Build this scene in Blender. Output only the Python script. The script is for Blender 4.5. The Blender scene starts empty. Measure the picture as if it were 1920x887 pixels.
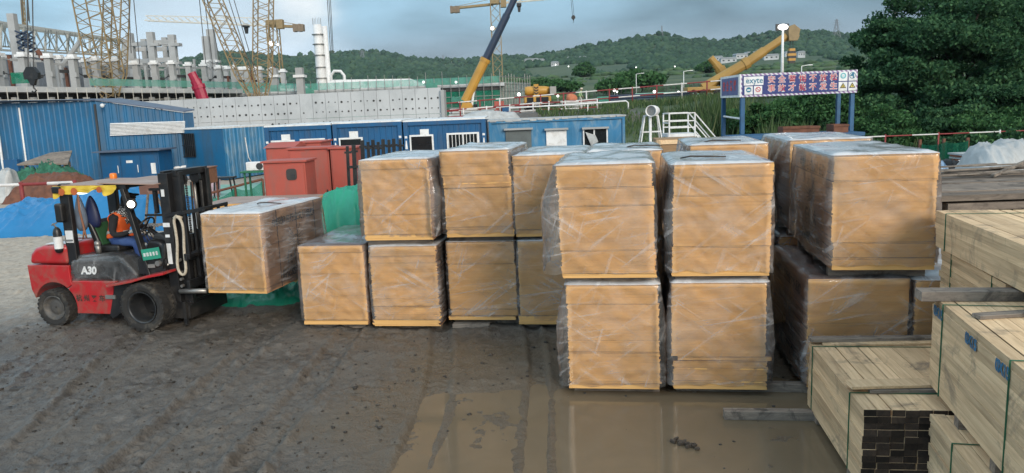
import bpy, bmesh, math, random
import numpy as np
from mathutils import Vector, Matrix, noise

sc = bpy.context.scene
COL = sc.collection
R = math.radians
random.seed(7)
RNG = np.random.default_rng(11)

# ------------------------------------------------------------------ camera
H_CAM, PITCH, ROLL, FPX = 3.0, R(9.55), R(2.3), 1450.0
cam_d = bpy.data.cameras.new('camera'); cam = bpy.data.objects.new('camera', cam_d); COL.objects.link(cam)
cam_d.sensor_fit = 'HORIZONTAL'; cam_d.sensor_width = 36.0; cam_d.lens = 36.0 * FPX / 1920.0
cam_d.clip_start = 0.05; cam_d.clip_end = 20000
cam.matrix_world = Matrix.Translation((0, 0, H_CAM)) @ Matrix.Rotation(R(90) - PITCH, 4, 'X') @ Matrix.Rotation(-ROLL, 4, 'Z')
sc.camera = cam

# ------------------------------------------------------------------ world: overcast dusk sky
SUN_EL, SUN_AZ = R(24), R(152)          # azimuth measured from +Y (view) clockwise: behind and right of the camera
w = bpy.data.worlds.new('World'); sc.world = w; w.use_nodes = True
nt = w.node_tree; N = nt.nodes; Lk = nt.links; N.clear()
def nd(t, **k):
    n = N.new(t)
    for a, b in k.items(): setattr(n, a, b)
    return n
out = nd('ShaderNodeOutputWorld'); bg = nd('ShaderNodeBackground'); bg.inputs['Strength'].default_value = 1.0
Lk.new(bg.outputs[0], out.inputs[0])
sky = nd('ShaderNodeTexSky', sky_type='NISHITA'); sky.sun_disc = False; sky.sun_elevation = SUN_EL; sky.sun_rotation = SUN_AZ
sky.air_density = 1.0; sky.dust_density = 2.0
skm = nd('ShaderNodeVectorMath', operation='SCALE'); skm.inputs['Scale'].default_value = 0.08
Lk.new(sky.outputs[0], skm.inputs[0])
tc = nd('ShaderNodeTexCoord'); sep = nd('ShaderNodeSeparateXYZ'); Lk.new(tc.outputs['Generated'], sep.inputs[0])
# cloud deck: flattened direction so that clouds stretch towards the horizon
mp = nd('ShaderNodeMapping'); mp.inputs['Scale'].default_value = (1.0, 1.0, 3.4); Lk.new(tc.outputs['Generated'], mp.inputs[0])
nz = nd('ShaderNodeTexNoise'); nz.inputs['Scale'].default_value = 2.9; nz.inputs['Detail'].default_value = 7; nz.inputs['Roughness'].default_value = 0.52
nz.inputs['Distortion'].default_value = 0.25
Lk.new(mp.outputs[0], nz.inputs['Vector'])
nz2 = nd('ShaderNodeTexNoise'); nz2.inputs['Scale'].default_value = 1.1; nz2.inputs['Detail'].default_value = 3
Lk.new(mp.outputs[0], nz2.inputs['Vector'])
# elevation ramp: pale pinkish at the horizon, slate blue above, bright overhead
er = nd('ShaderNodeValToRGB'); Lk.new(sep.outputs['Z'], er.inputs[0])
e = er.color_ramp.elements
e[0].position = 0.0; e[0].color = (0.50, 0.53, 0.60, 1)
e[1].position = 1.0; e[1].color = (0.62, 0.74, 0.84, 1)
for p_, c_ in ((0.05, (0.40, 0.50, 0.61)), (0.10, (0.245, 0.39, 0.50)), (0.20, (0.27, 0.46, 0.585)), (0.38, (0.40, 0.54, 0.64))):
    q = er.color_ramp.elements.new(p_); q.color = (*c_, 1)
# left of the view is lighter, right is darker
xr = nd('ShaderNodeMapRange'); xr.inputs['From Min'].default_value = -0.6; xr.inputs['From Max'].default_value = 0.55
xr.inputs['To Min'].default_value = 1.55; xr.inputs['To Max'].default_value = 0.52; Lk.new(sep.outputs['X'], xr.inputs['Value'])
# behind the camera the deck is brighter
yr = nd('ShaderNodeMapRange'); yr.inputs['From Min'].default_value = -0.3; yr.inputs['From Max'].default_value = 0.6
yr.inputs['To Min'].default_value = 1.25; yr.inputs['To Max'].default_value = 1.0; Lk.new(sep.outputs['Y'], yr.inputs['Value'])
nr = nd('ShaderNodeMapRange'); nr.inputs['From Min'].default_value = 0.3; nr.inputs['From Max'].default_value = 0.7
nr.inputs['To Min'].default_value = 0.45; nr.inputs['To Max'].default_value = 1.55; Lk.new(nz.outputs['Fac'], nr.inputs['Value'])
def mul(a, b):
    m_ = nd('ShaderNodeMath', operation='MULTIPLY'); Lk.new(a, m_.inputs[0]); Lk.new(b, m_.inputs[1]); return m_.outputs[0]
k = mul(mul(xr.outputs[0], yr.outputs[0]), nr.outputs[0])
cm = nd('ShaderNodeVectorMath', operation='SCALE'); Lk.new(er.outputs[0], cm.inputs[0]); Lk.new(k, cm.inputs['Scale'])
# bright break in the clouds, upper left of centre
br = nd('ShaderNodeVectorMath', operation='DOT_PRODUCT'); br.inputs[1].default_value = Vector((-0.2439, 0.9607, 0.138)).normalized()
Lk.new(tc.outputs['Generated'], br.inputs[0])
ba = nd('ShaderNodeMath', operation='MULTIPLY_ADD'); Lk.new(nz.outputs['Fac'], ba.inputs[0]); ba.inputs[1].default_value = 0.008
Lk.new(br.outputs['Value'], ba.inputs[2])
bm_ = nd('ShaderNodeMapRange', interpolation_type='SMOOTHSTEP'); bm_.inputs['From Min'].default_value = 1.0026; bm_.inputs['From Max'].default_value = 1.0054
Lk.new(ba.outputs[0], bm_.inputs['Value'])
# low pale gap over the hills, left of centre
b2 = nd('ShaderNodeVectorMath', operation='DOT_PRODUCT'); b2.inputs[1].default_value = Vector((-0.335, 0.936, 0.072)).normalized()
Lk.new(tc.outputs['Generated'], b2.inputs[0])
b2m = nd('ShaderNodeMapRange', interpolation_type='SMOOTHSTEP'); b2m.inputs['From Min'].default_value = 0.984; b2m.inputs['From Max'].default_value = 1.0
b2m.inputs['To Max'].default_value = 0.5
Lk.new(b2.outputs['Value'], b2m.inputs['Value'])
mx1 = nd('ShaderNodeMix', data_type='RGBA'); Lk.new(bm_.outputs[0], mx1.inputs['Factor']); Lk.new(cm.outputs[0], mx1.inputs['A']); mx1.inputs['B'].default_value = (1.05, 1.02, 0.95, 1)
mx2 = nd('ShaderNodeMix', data_type='RGBA'); Lk.new(b2m.outputs[0], mx2.inputs['Factor']); Lk.new(mx1.outputs['Result'], mx2.inputs['A']); mx2.inputs['B'].default_value = (0.80, 0.84, 0.90, 1)
mx3 = nd('ShaderNodeMix', data_type='RGBA'); mx3.inputs['Factor'].default_value = 0.12; Lk.new(mx2.outputs['Result'], mx3.inputs['A']); Lk.new(skm.outputs[0], mx3.inputs['B'])
Lk.new(mx3.outputs['Result'], bg.inputs['Color'])

sun_d = bpy.data.lights.new('sun', 'SUN'); sun_d.energy = 2.6; sun_d.angle = R(28); sun_d.color = (1.0, 0.90, 0.78)
sun = bpy.data.objects.new('sun', sun_d); COL.objects.link(sun)
sdir = Vector((math.sin(SUN_AZ) * math.cos(SUN_EL), math.cos(SUN_AZ) * math.cos(SUN_EL), math.sin(SUN_EL)))
sun.rotation_euler = sdir.to_track_quat('Z', 'Y').to_euler()

vs = sc.view_settings; vs.view_transform = 'Standard'; vs.look = 'None'; vs.gamma = 1.0; vs.use_curve_mapping = False; vs.exposure = 0.33
sc.cycles.use_denoising = True
sc.cycles.max_bounces = 8; sc.cycles.transparent_max_bounces = 24
sc.cycles.sample_clamp_indirect = 8.0

# ------------------------------------------------------------------ helpers
def ray(px, py):
    u, v = px - 960.0, py - 443.5
    u0 = u * math.cos(ROLL) - v * math.sin(ROLL); v0 = u * math.sin(ROLL) + v * math.cos(ROLL)
    return Vector((u0, FPX * math.cos(PITCH) - v0 * math.sin(PITCH), -FPX * math.sin(PITCH) - v0 * math.cos(PITCH)))
def at(px, py, Y):                       # world point at distance Y seen in that direction
    d = ray(px, py); return Vector((0, 0, H_CAM)) + d * (Y / d.y)
def onz(px, py, z):
    d = ray(px, py); return Vector((0, 0, H_CAM)) + d * ((z - H_CAM) / d.z)

def proj(p):                              # pixel of a world point
    q = Vector(p) - Vector((0, 0, H_CAM)); f = q.y * math.cos(PITCH) - q.z * math.sin(PITCH); d = -q.y * math.sin(PITCH) - q.z * math.cos(PITCH)
    u0, v0 = FPX * q.x / f, FPX * d / f
    return (u0 * math.cos(ROLL) + v0 * math.sin(ROLL) + 960.0, -u0 * math.sin(ROLL) + v0 * math.cos(ROLL) + 443.5)
def tag(o, label=None, cat=None, group=None, kind=None):
    if label: o['label'] = label
    if cat: o['category'] = cat
    if group: o['group'] = group
    if kind: o['kind'] = kind
    return o
def thing(name, label, cat, loc=(0, 0, 0), rz=0.0, group=None):
    o = bpy.data.objects.new(name, None); COL.objects.link(o); o.empty_display_size = 0.2
    o.location = loc; o.rotation_euler = (0, 0, rz)
    return tag(o, label, cat, group)
def copy_tree(o, parent=None):
    c = o.copy(); COL.objects.link(c)
    if parent: c.parent = parent
    for ch in [x for x in bpy.data.objects if x.parent == o]: copy_tree(ch, c)
    return c

class MB:
    def __init__(s): s.v = []; s.f = []; s.m = []
    def add(s, vs_, fs, mi=0, M=None):
        b = len(s.v)
        s.v += [tuple(M @ Vector(p)) for p in vs_] if M is not None else [tuple(p) for p in vs_]
        for f in fs: s.f.append([b + i for i in f]); s.m.append(mi)
        return s
    def box(s, c, d, rz=0, mi=0, M=None, caps=None):
        x, y, z = d[0] / 2, d[1] / 2, d[2] / 2
        vv = [(-x, -y, -z), (x, -y, -z), (x, y, -z), (-x, y, -z), (-x, -y, z), (x, -y, z), (x, y, z), (-x, y, z)]
        T = Matrix.Translation(c) @ (M if M is not None else Matrix.Rotation(rz, 4, 'Z'))
        s.add(vv, [(0, 3, 2, 1), (4, 5, 6, 7), (0, 1, 5, 4), (1, 2, 6, 5), (2, 3, 7, 6), (3, 0, 4, 7)], mi, T)
        if caps is not None:            # caps: (-z,+z,-y,+x,+y,-x) material per face
            for i in range(6): s.m[-6 + i] = caps[i]
        return s
    def bar(s, a, b, w_=0.05, h_=None, mi=0):
        a, b = Vector(a), Vector(b); d = b - a; L = d.length
        if L < 1e-6: return s
        up = Vector((0, 0, 1)) if abs(d.normalized().z) < 0.97 else Vector((0, 1, 0))
        x = d.normalized(); y = up.cross(x).normalized(); z = x.cross(y)
        M = Matrix((x, y, z)).transposed().to_4x4(); M.translation = Vector((0, 0, 0))
        return s.box((a + b) / 2, (L, w_, h_ or w_), mi=mi, M=M)
    def tube(s, pts, r, n=8, mi=0, cap=True):
        pts = [Vector(p) for p in pts]; rr = r if isinstance(r, (list, tuple)) else [r] * len(pts)
        rings = []
        prev = None
        for i, p in enumerate(pts):
            t = (pts[min(i + 1, len(pts) - 1)] - pts[max(i - 1, 0)]).normalized()
            if prev is None:
                up = Vector((0, 0, 1)) if abs(t.z) < 0.9 else Vector((1, 0, 0))
                x = up.cross(t).normalized()
            else:
                x = (prev - t * prev.dot(t)).normalized()
            prev = x; y = t.cross(x)
            rings.append([p + (x * math.cos(2 * math.pi * j / n) + y * math.sin(2 * math.pi * j / n)) * rr[i] for j in range(n)])
        vv = [q for ring in rings for q in ring]; ff = []
        for i in range(len(pts) - 1):
            for j in range(n):
                k_ = (j + 1) % n; ff.append((i * n + j, i * n + k_, (i + 1) * n + k_, (i + 1) * n + j))
        if cap: ff.append(tuple(range(n))[::-1]); ff.append(tuple((len(pts) - 1) * n + j for j in range(n)))
        return s.add(vv, ff, mi)
    def prism(s, poly, a, b, axis='y', mi=0, M=None):
        n = len(poly)
        P = {'y': lambda p, t: (p[0], t, p[1]), 'x': lambda p, t: (t, p[0], p[1]), 'z': lambda p, t: (p[0], p[1], t)}[axis]
        vv = [P(p, a) for p in poly] + [P(p, b) for p in poly]
        ff = [tuple(range(n))[::-1], tuple(range(n, 2 * n))] + [(i, (i + 1) % n, n + (i + 1) % n, n + i) for i in range(n)]
        return s.add(vv, ff, mi, M)
    def lathe(s, prof, c, axis='z', n=24, mi=0, M=None):
        vv = []; ff = []
        for (r, t) in prof:
            for j in range(n):
                a = 2 * math.pi * j / n; u, v = r * math.cos(a), r * math.sin(a)
                p = {'z': (u, v, t), 'y': (u, t, v), 'x': (t, u, v)}[axis]
                vv.append((p[0] + c[0], p[1] + c[1], p[2] + c[2]))
        for i in range(len(prof) - 1):
            for j in range(n):
                k_ = (j + 1) % n; ff.append((i * n + j, i * n + k_, (i + 1) * n + k_, (i + 1) * n + j))
        return s.add(vv, ff, mi, M)
    def disc(s, c, r, axis='z', n=24, mi=0, t=0.01):
        return s.lathe([(0.0005, -t / 2), (r, -t / 2), (r, t / 2), (0.0005, t / 2)], c, axis, n, mi)
    def ball(s, c, r, n=12, mi=0, sq=(1, 1, 1)):
        m_ = n // 2; vv = []; ff = []
        for i in range(m_ + 1):
            th = math.pi * i / m_
            for j in range(n):
                a = 2 * math.pi * j / n
                vv.append((c[0] + r * sq[0] * math.sin(th) * math.cos(a), c[1] + r * sq[1] * math.sin(th) * math.sin(a), c[2] + r * sq[2] * math.cos(th)))
        for i in range(m_):
            for j in range(n): ff.append((i * n + j, (i + 1) * n + j, (i + 1) * n + (j + 1) % n, i * n + (j + 1) % n))
        return s.add(vv, ff, mi)
    def lattice(s, a, b, w0, w1, segs, r=0.05, mi=0, h0=None, h1=None, br_=None):
        a, b = Vector(a), Vector(b); d = (b - a).normalized()
        up = Vector((0, 1, 0)) if abs(d.y) < 0.8 else Vector((0, 0, 1))
        x = d.cross(up).normalized(); y = x.cross(d).normalized()
        h0 = h0 or w0; h1 = h1 or w1; br_ = br_ or r * 0.6
        cs = []
        for i in range(segs + 1):
            t = i / segs; p = a.lerp(b, t); ww = (w0 + (w1 - w0) * t) / 2; hh = (h0 + (h1 - h0) * t) / 2
            cs.append([p + x * ww + y * hh, p - x * ww + y * hh, p - x * ww - y * hh, p + x * ww - y * hh])
        for q in range(4):
            s.bar(cs[0][q], cs[-1][q], 2 * r, 2 * r, mi)
        for i in range(segs):
            for q in range(4):
                p_, q_ = (q, (q + 1) % 4) if i % 2 == 0 else ((q + 1) % 4, q)
                s.bar(cs[i][p_], cs[i + 1][q_], 2 * br_, 2 * br_, mi)
        return s
    def build(s, name, mats, parent=None, smooth=False, bevel=0.0, seg=2, world=False, fix=True, angle=None):
        me = bpy.data.meshes.new(name)
        vv = s.v
        if world and parent is not None:
            o_ = parent.location; vv = [(p[0] - o_[0], p[1] - o_[1], p[2] - o_[2]) for p in vv]
        me.from_pydata(vv, [], s.f)
        for m_ in (mats if isinstance(mats, (list, tuple)) else [mats]): me.materials.append(m_)
        me.polygons.foreach_set('material_index', s.m)
        if fix:
            b = bmesh.new(); b.from_mesh(me); bmesh.ops.recalc_face_normals(b, faces=b.faces); b.to_mesh(me); b.free()
        if smooth: me.polygons.foreach_set('use_smooth', [True] * len(me.polygons))
        me.update()
        o = bpy.data.objects.new(name, me); COL.objects.link(o)
        if parent is not None: o.parent = parent
        if bevel:
            md = o.modifiers.new('bevel', 'BEVEL'); md.width = bevel; md.segments = seg; md.limit_method = 'ANGLE'; md.angle_limit = R(35)
            if smooth is False:
                me.polygons.foreach_set('use_smooth', [True] * len(me.polygons))
                md.harden_normals = True
        return o

def np_mesh(name, V, Fq, mats, parent=None, smooth=False, mi=None):
    """numpy verts (n,3) and quads or tris (m,k) to an object"""
    me = bpy.data.meshes.new(name); n, m_ = len(V), len(Fq); k_ = Fq.shape[1]
    me.vertices.add(n); me.vertices.foreach_set('co', np.ascontiguousarray(V, np.float32).ravel())
    me.loops.add(m_ * k_); me.loops.foreach_set('vertex_index', np.ascontiguousarray(Fq, np.int32).ravel())
    me.polygons.add(m_); me.polygons.foreach_set('loop_start', np.arange(0, m_ * k_, k_, dtype=np.int32))
    me.polygons.foreach_set('loop_total', np.full(m_, k_, np.int32))
    for x in (mats if isinstance(mats, (list, tuple)) else [mats]): me.materials.append(x)
    if mi is not None: me.polygons.foreach_set('material_index', np.ascontiguousarray(mi, np.int32))
    if smooth: me.polygons.foreach_set('use_smooth', np.ones(m_, bool))
    me.update(calc_edges=True); me.validate()
    o = bpy.data.objects.new(name, me); COL.objects.link(o)
    if parent is not None: o.parent = parent
    return o

def text_mesh(s, size=1.0, offset=0.0, extrude=0.0, align='CENTER', shear=0.0):
    c = bpy.data.curves.new('t', 'FONT'); c.body = s; c.size = size; c.offset = offset; c.extrude = extrude; c.align_x = align; c.align_y = 'CENTER'
    c.shear = shear; c.resolution_u = 3; c.fill_mode = 'BOTH'
    o = bpy.data.objects.new('t', c); COL.objects.link(o)
    dg = bpy.context.evaluated_depsgraph_get(); dg.update()
    me = bpy.data.meshes.new_from_object(o.evaluated_get(dg))
    bpy.data.objects.remove(o); bpy.data.curves.remove(c)
    return me
def text(name, s, size, M, mat, parent=None, offset=0.0, sx=1.0, **k):
    me = text_mesh(s, size, offset, **k); me.transform(M @ Matrix.Diagonal((sx, 1, 1, 1)))
    me.name = name; me.materials.clear(); me.materials.append(mat)
    o = bpy.data.objects.new(name, me); COL.objects.link(o)
    if parent is not None: o.parent = parent
    return o
# a text lying in the x/z plane, facing -y
def face_m(x, y, z, rz=0.0): return Matrix.Translation((x, y, z)) @ Matrix.Rotation(rz, 4, 'Z') @ Matrix.Rotation(R(90), 4, 'X')

# ---- numpy value noise
_T = np.random.default_rng(5).random((256, 256)).astype(np.float32)
def vnoise(x, y):
    xi = np.floor(x).astype(int); yi = np.floor(y).astype(int); fx = x - xi; fy = y - yi
    fx = fx * fx * (3 - 2 * fx); fy = fy * fy * (3 - 2 * fy)
    a = _T[xi & 255, yi & 255]; b = _T[(xi + 1) & 255, yi & 255]; c = _T[xi & 255, (yi + 1) & 255]; d = _T[(xi + 1) & 255, (yi + 1) & 255]
    return (a + (b - a) * fx) * (1 - fy) + (c + (d - c) * fx) * fy
def fbm(x, y, o=4, g=0.5):
    t = 0; a = 1.0; s_ = 0
    for i in range(o):
        t = t + a * vnoise(x * 2 ** i + 17.3 * i, y * 2 ** i + 9.1 * i); s_ += a; a *= g
    return t / s_
def sstep(a, b, x):
    t = np.clip((x - a) / (b - a), 0, 1); return t * t * (3 - 2 * t)

# ------------------------------------------------------------------ materials
def newmat(name):
    m_ = bpy.data.materials.new(name); m_.use_nodes = True; t = m_.node_tree; t.nodes.clear(); return m_, t
class NT:
    def __init__(s, t): s.t = t
    def n(s, typ, ins=None, **k):
        x = s.t.nodes.new(typ)
        for a, b in k.items(): setattr(x, a, b)
        for a, b in (ins or {}).items():
            if isinstance(b, bpy.types.NodeSocket): s.t.links.new(b, x.inputs[a])
            else: x.inputs[a].default_value = b
        return x
    def ramp(s, fac, stops, interp='LINEAR'):
        x = s.n('ShaderNodeValToRGB', {'Fac': fac}); x.color_ramp.interpolation = interp
        el = x.color_ramp.elements
        while len(el) > 1: el.remove(el[0])
        el[0].position = stops[0][0]; el[0].color = tuple(stops[0][1]) + (1,)
        for p, c in stops[1:]: q = el.new(p); q.color = tuple(c) + (1,)
        return x.outputs[0]
    def mix(s, f, a, b, typ='MIX'):
        x = s.n('ShaderNodeMix', data_type='RGBA', blend_type=typ)
        for nm, v in (('Factor', f), ('A', a), ('B', b)):
            if isinstance(v, bpy.types.NodeSocket): s.t.links.new(v, x.inputs[nm])
            elif nm == 'Factor': x.inputs[nm].default_value = v
            else: x.inputs[nm].default_value = tuple(v) + (1,) if len(v) == 3 else v
        return x.outputs['Result']
    def math(s, op, a, b=0.0, c=None, clamp=False):
        ins = {0: a, 1: b}
        if c is not None: ins[2] = c
        return s.n('ShaderNodeMath', ins, operation=op, use_clamp=clamp).outputs[0]
    def vec(s, scale=None, rot=None, rnd=True, coord='Object'):
        v = s.n('ShaderNodeTexCoord').outputs[coord]
        if rnd:
            r_ = s.n('ShaderNodeObjectInfo').outputs['Random']
            off = s.math('MULTIPLY', r_, 57.0)
            v = s.n('ShaderNodeVectorMath', {0: v, 1: off}, operation='ADD').outputs[0]
        if scale or rot:
            v = s.n('ShaderNodeMapping', {'Vector': v, 'Scale': scale or (1, 1, 1), 'Rotation': rot or (0, 0, 0)}).outputs[0]
        return v
    def noise(s, v, scale=5, detail=4, rough=0.55, dist=0.0):
        return s.n('ShaderNodeTexNoise', {'Vector': v, 'Scale': scale, 'Detail': detail, 'Roughness': rough, 'Distortion': dist}).outputs['Fac']
    def bump(s, h, strength=0.3, dist=0.01, normal=None):
        ins = {'Height': h, 'Strength': strength, 'Distance': dist}
        if normal is not None: ins['Normal'] = normal
        return s.n('ShaderNodeBump', ins).outputs[0]
    def pbsdf(s, **k):
        return s.n('ShaderNodeBsdfPrincipled', {a.replace('_', ' '): b for a, b in k.items()})
    def out(s, sh):
        o = s.n('ShaderNodeOutputMaterial'); s.t.links.new(sh, o.inputs['Surface']); return o

def mat(name, col, rough=0.6, metal=0.0, var=0.25, vs=3.0, col2=None, dirt=None, ds=1.5, bump=0.0, bs=40.0, island=0.0, stretch=None, spec=0.5, coat=0.0, dsc=None, dlo=0.5):
    m_, t = newmat(name); k = NT(t); v = k.vec(scale=stretch)
    n1 = k.noise(v, vs, 5, 0.6)
    c2 = col2 or tuple(c * (1 - var) for c in col)
    f = k.n('ShaderNodeMapRange', {'Value': n1, 'From Min': 0.35, 'From Max': 0.65}).outputs[0]
    c = k.mix(f, col, c2)
    if island:
        rp = k.n('ShaderNodeNewGeometry').outputs['Random Per Island']
        hv = k.n('ShaderNodeMapRange', {'Value': rp, 'To Min': 1 - island, 'To Max': 1 + island}).outputs[0]
        c = k.n('ShaderNodeVectorMath', {0: c, 'Scale': hv}, operation='SCALE').outputs[0]
    if dirt:
        n2 = k.noise(k.vec(scale=dsc), ds, 7, 0.7, 0.6)
        fd = k.n('ShaderNodeMapRange', {'Value': n2, 'From Min': dlo, 'From Max': dlo + 0.22, 'To Max': 0.8}).outputs[0]
        c = k.mix(fd, c, dirt)
    rg = k.n('ShaderNodeMapRange', {'Value': n1, 'To Min': max(0.02, rough - 0.12), 'To Max': min(1, rough + 0.12)}).outputs[0]
    p = k.pbsdf(Base_Color=c, Roughness=rg, Metallic=metal, Specular_IOR_Level=spec, Coat_Weight=coat)
    if bump:
        t.links.new(k.bump(k.noise(v, bs, 4), bump, 0.01), p.inputs['Normal'])
    k.out(p.outputs[0]); return m_
def emit(name, col, strength):
    m_, t = newmat(name); k = NT(t)
    k.out(k.n('ShaderNodeEmission', {'Color': tuple(col) + (1,), 'Strength': strength}).outputs[0]); return m_

def wood_mat(name, base, dark, grain=(30, 1.2, 30), island=0.18, stain=None, rough=0.75, stain_lo=0.56, stain_s=2.2):
    m_, t = newmat(name); k = NT(t)
    rp = k.n('ShaderNodeNewGeometry').outputs['Random Per Island']
    v0 = k.vec(); off = k.math('MULTIPLY', rp, 31.0)
    v = k.n('ShaderNodeVectorMath', {0: v0, 1: off}, operation='ADD').outputs[0]
    v = k.n('ShaderNodeMapping', {'Vector': v, 'Scale': grain}).outputs[0]
    g = k.noise(v, 1.0, 5, 0.65, 1.2)
    g2 = k.noise(k.n('ShaderNodeMapping', {'Vector': v, 'Scale': (0.25, 1.0, 0.25)}).outputs[0], 1.0, 3, 0.5, 0.6)
    f = k.n('ShaderNodeMapRange', {'Value': g, 'From Min': 0.35, 'From Max': 0.72}).outputs[0]
    c = k.mix(f, base, dark)
    c = k.mix(k.n('ShaderNodeMapRange', {'Value': g2, 'From Min': 0.52, 'From Max': 0.75, 'To Max': 0.55}).outputs[0], c, tuple(x * 0.62 for x in dark))
    hv = k.n('ShaderNodeMapRange', {'Value': rp, 'To Min': 1 - island, 'To Max': 1 + island}).outputs[0]
    c = k.n('ShaderNodeVectorMath', {0: c, 'Scale': hv}, operation='SCALE').outputs[0]
    if stain:
        s1 = k.noise(k.vec(), stain_s, 6, 0.7, 0.8)
        c = k.mix(k.n('ShaderNodeMapRange', {'Value': s1, 'From Min': stain_lo, 'From Max': stain_lo + 0.13, 'To Max': 0.75}).outputs[0], c, stain)
    p = k.pbsdf(Base_Color=c, Roughness=rough, Specular_IOR_Level=0.3)
    t.links.new(k.bump(g, 0.35, 0.004), p.inputs['Normal'])
    k.out(p.outputs[0]); return m_

def film_mat(name, white=0.10, streak=0.55, gloss=1.0, cloud=1.0):
    m_, t = newmat(name); k = NT(t)
    v = k.vec()
    def ridge(rot, sc_, lo, hi, seed):
        q = k.n('ShaderNodeMapping', {'Vector': v, 'Rotation': rot, 'Location': (seed, seed * 2, seed * 3)}).outputs[0]
        q = k.n('ShaderNodeMapping', {'Vector': q, 'Scale': sc_}).outputs[0]
        n_ = k.noise(q, 1.0, 2, 0.5, 0.12)
        return k.n('ShaderNodeMapRange', {'Value': n_, 'From Min': lo, 'From Max': hi}, interpolation_type='SMOOTHSTEP').outputs[0], n_
    r1, n1 = ridge((0.1, R(38), 0.1), (1.1, 1.6, 20.0), 0.555, 0.72, 1.0)
    r2, n2 = ridge((-0.1, R(-34), 0.1), (1.0, 1.6, 18.0), 0.56, 0.72, 3.0)
    r3, n3 = ridge((0.05, R(9), 0.0), (0.9, 1.2, 24.0), 0.56, 0.72, 5.0)
    r4, n4 = ridge((0.1, R(72), 0.2), (1.6, 2.0, 22.0), 0.575, 0.74, 7.0)
    m1_ = k.n('ShaderNodeMapRange', {'Value': k.noise(v, 1.5, 2), 'From Min': 0.40, 'From Max': 0.60}).outputs[0]
    m2_ = k.n('ShaderNodeMapRange', {'Value': k.noise(v, 2.1, 2), 'From Min': 0.42, 'From Max': 0.60}).outputs[0]
    s_ = k.math('ADD', k.math('MULTIPLY', k.math('ADD', r1, r3), m1_), k.math('MULTIPLY', k.math('ADD', r2, r4), m2_))
    cl = k.n('ShaderNodeMapRange', {'Value': k.noise(v, 2.4, 4, 0.6, 0.4), 'From Min': 0.45, 'From Max': 0.75, 'To Min': white * (0.5 if white < .5 else .8), 'To Max': white * (0.5 + 1.6 * cloud)}).outputs[0]
    fac = k.math('MULTIPLY_ADD', s_, streak, cl, clamp=True)
    h = k.math('ADD', k.math('ADD', n1, n2), k.math('ADD', n3, k.math('MULTIPLY', n4, 0.6)))
    b = k.bump(h, 0.13, 0.012)
    tr = k.n('ShaderNodeBsdfTransparent', {'Color': (0.99, 0.99, 0.99, 1)})
    df = k.n('ShaderNodeBsdfDiffuse', {'Color': (0.86, 0.87, 0.88, 1), })
    tl = k.n('ShaderNodeBsdfTranslucent', {'Color': (0.86, 0.87, 0.88, 1)})
    dm = k.n('ShaderNodeMixShader', {0: 0.35, 1: df.outputs[0], 2: tl.outputs[0]})
    m1 = k.n('ShaderNodeMixShader', {0: fac, 1: tr.outputs[0], 2: dm.outputs[0]})
    gl = k.n('ShaderNodeBsdfGlossy', {'Roughness': 0.14, 'Normal': b, 'Color': (1, 1, 1, 1)})
    fr = k.n('ShaderNodeFresnel', {'IOR': 1.45, 'Normal': b})
    m2 = k.n('ShaderNodeMixShader', {0: k.math('MULTIPLY', fr.outputs[0], gloss, clamp=True), 1: m1.outputs[0], 2: gl.outputs[0]})
    k.out(m2.outputs[0]); return m_

def leaf_mat(name, a, b, c=None):
    m_, t = newmat(name); k = NT(t)
    rp = k.n('ShaderNodeNewGeometry').outputs['Random Per Island']
    n_ = k.noise(k.vec(), 0.7, 3)
    f = k.math('ADD', k.math('MULTIPLY', rp, 0.55), k.math('MULTIPLY', n_, 0.45))
    col = k.ramp(f, [(0.25, a), (0.6, b), (0.85, c or b)])
    p = k.pbsdf(Base_Color=col, Roughness=0.7, Specular_IOR_Level=0.15)
    tl = k.n('ShaderNodeBsdfTranslucent', {'Color': col})
    k.out(k.n('ShaderNodeMixShader', {0: 0.25, 1: p.outputs[0], 2: tl.outputs[0]}).outputs[0]); return m_
def net_mat(name, col, dens=0.6, scale=60):
    m_, t = newmat(name); k = NT(t)
    n_ = k.noise(k.vec(), 1.3, 4)
    f = k.n('ShaderNodeMapRange', {'Value': n_, 'From Min': 0.3, 'From Max': 0.7, 'To Min': dens - 0.15, 'To Max': dens + 0.2}).outputs[0]
    d = k.n('ShaderNodeBsdfDiffuse', {'Color': tuple(col) + (1,)}); tl = k.n('ShaderNodeBsdfTranslucent', {'Color': tuple(col) + (1,)})
    dm = k.n('ShaderNodeMixShader', {0: 0.4, 1: d.outputs[0], 2: tl.outputs[0]})
    k.out(k.n('ShaderNodeMixShader', {0: f, 1: k.n('ShaderNodeBsdfTransparent').outputs[0], 2: dm.outputs[0]}).outputs[0]); return m_

M_ = {}
M_['edge'] = None
M_['film'] = film_mat('clear_wrap', 0.13, 0.25, 0.9)
M_['filmtop'] = film_mat('folded_sheen_wrap', 0.95, 0.4, 1.0, 0.5)  # stack tops: folded film layers, plus sky sheen whitened into the colour
M_['panel'] = mat('film_faced_panel', (0.17, 0.085, 0.062), 0.4, var=0.25, vs=2.0, dirt=(0.33, 0.28, 0.24), ds=2.5)
M_['black'] = mat('black_paint', (0.012, 0.012, 0.013), 0.42, var=0.3, dirt=(0.05, 0.045, 0.04), ds=3)
M_['rubber'] = mat('tyre_rubber', (0.022, 0.021, 0.02), 0.85, var=0.3, dirt=(0.11, 0.095, 0.075), ds=5, bump=0.3, bs=60)
M_['red'] = mat('red_paint', (0.42, 0.018, 0.022), 0.32, var=0.14, vs=2, dirt=(0.20, 0.115, 0.085), ds=3.5, dlo=.44, coat=0.1)
M_['rim'] = mat('rim_steel', (0.10, 0.095, 0.09), 0.6, metal=0.3, dirt=(0.15, 0.13, 0.10), ds=6)
M_['steel'] = mat('worn_steel', (0.34, 0.33, 0.31), 0.45, metal=0.7)
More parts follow.
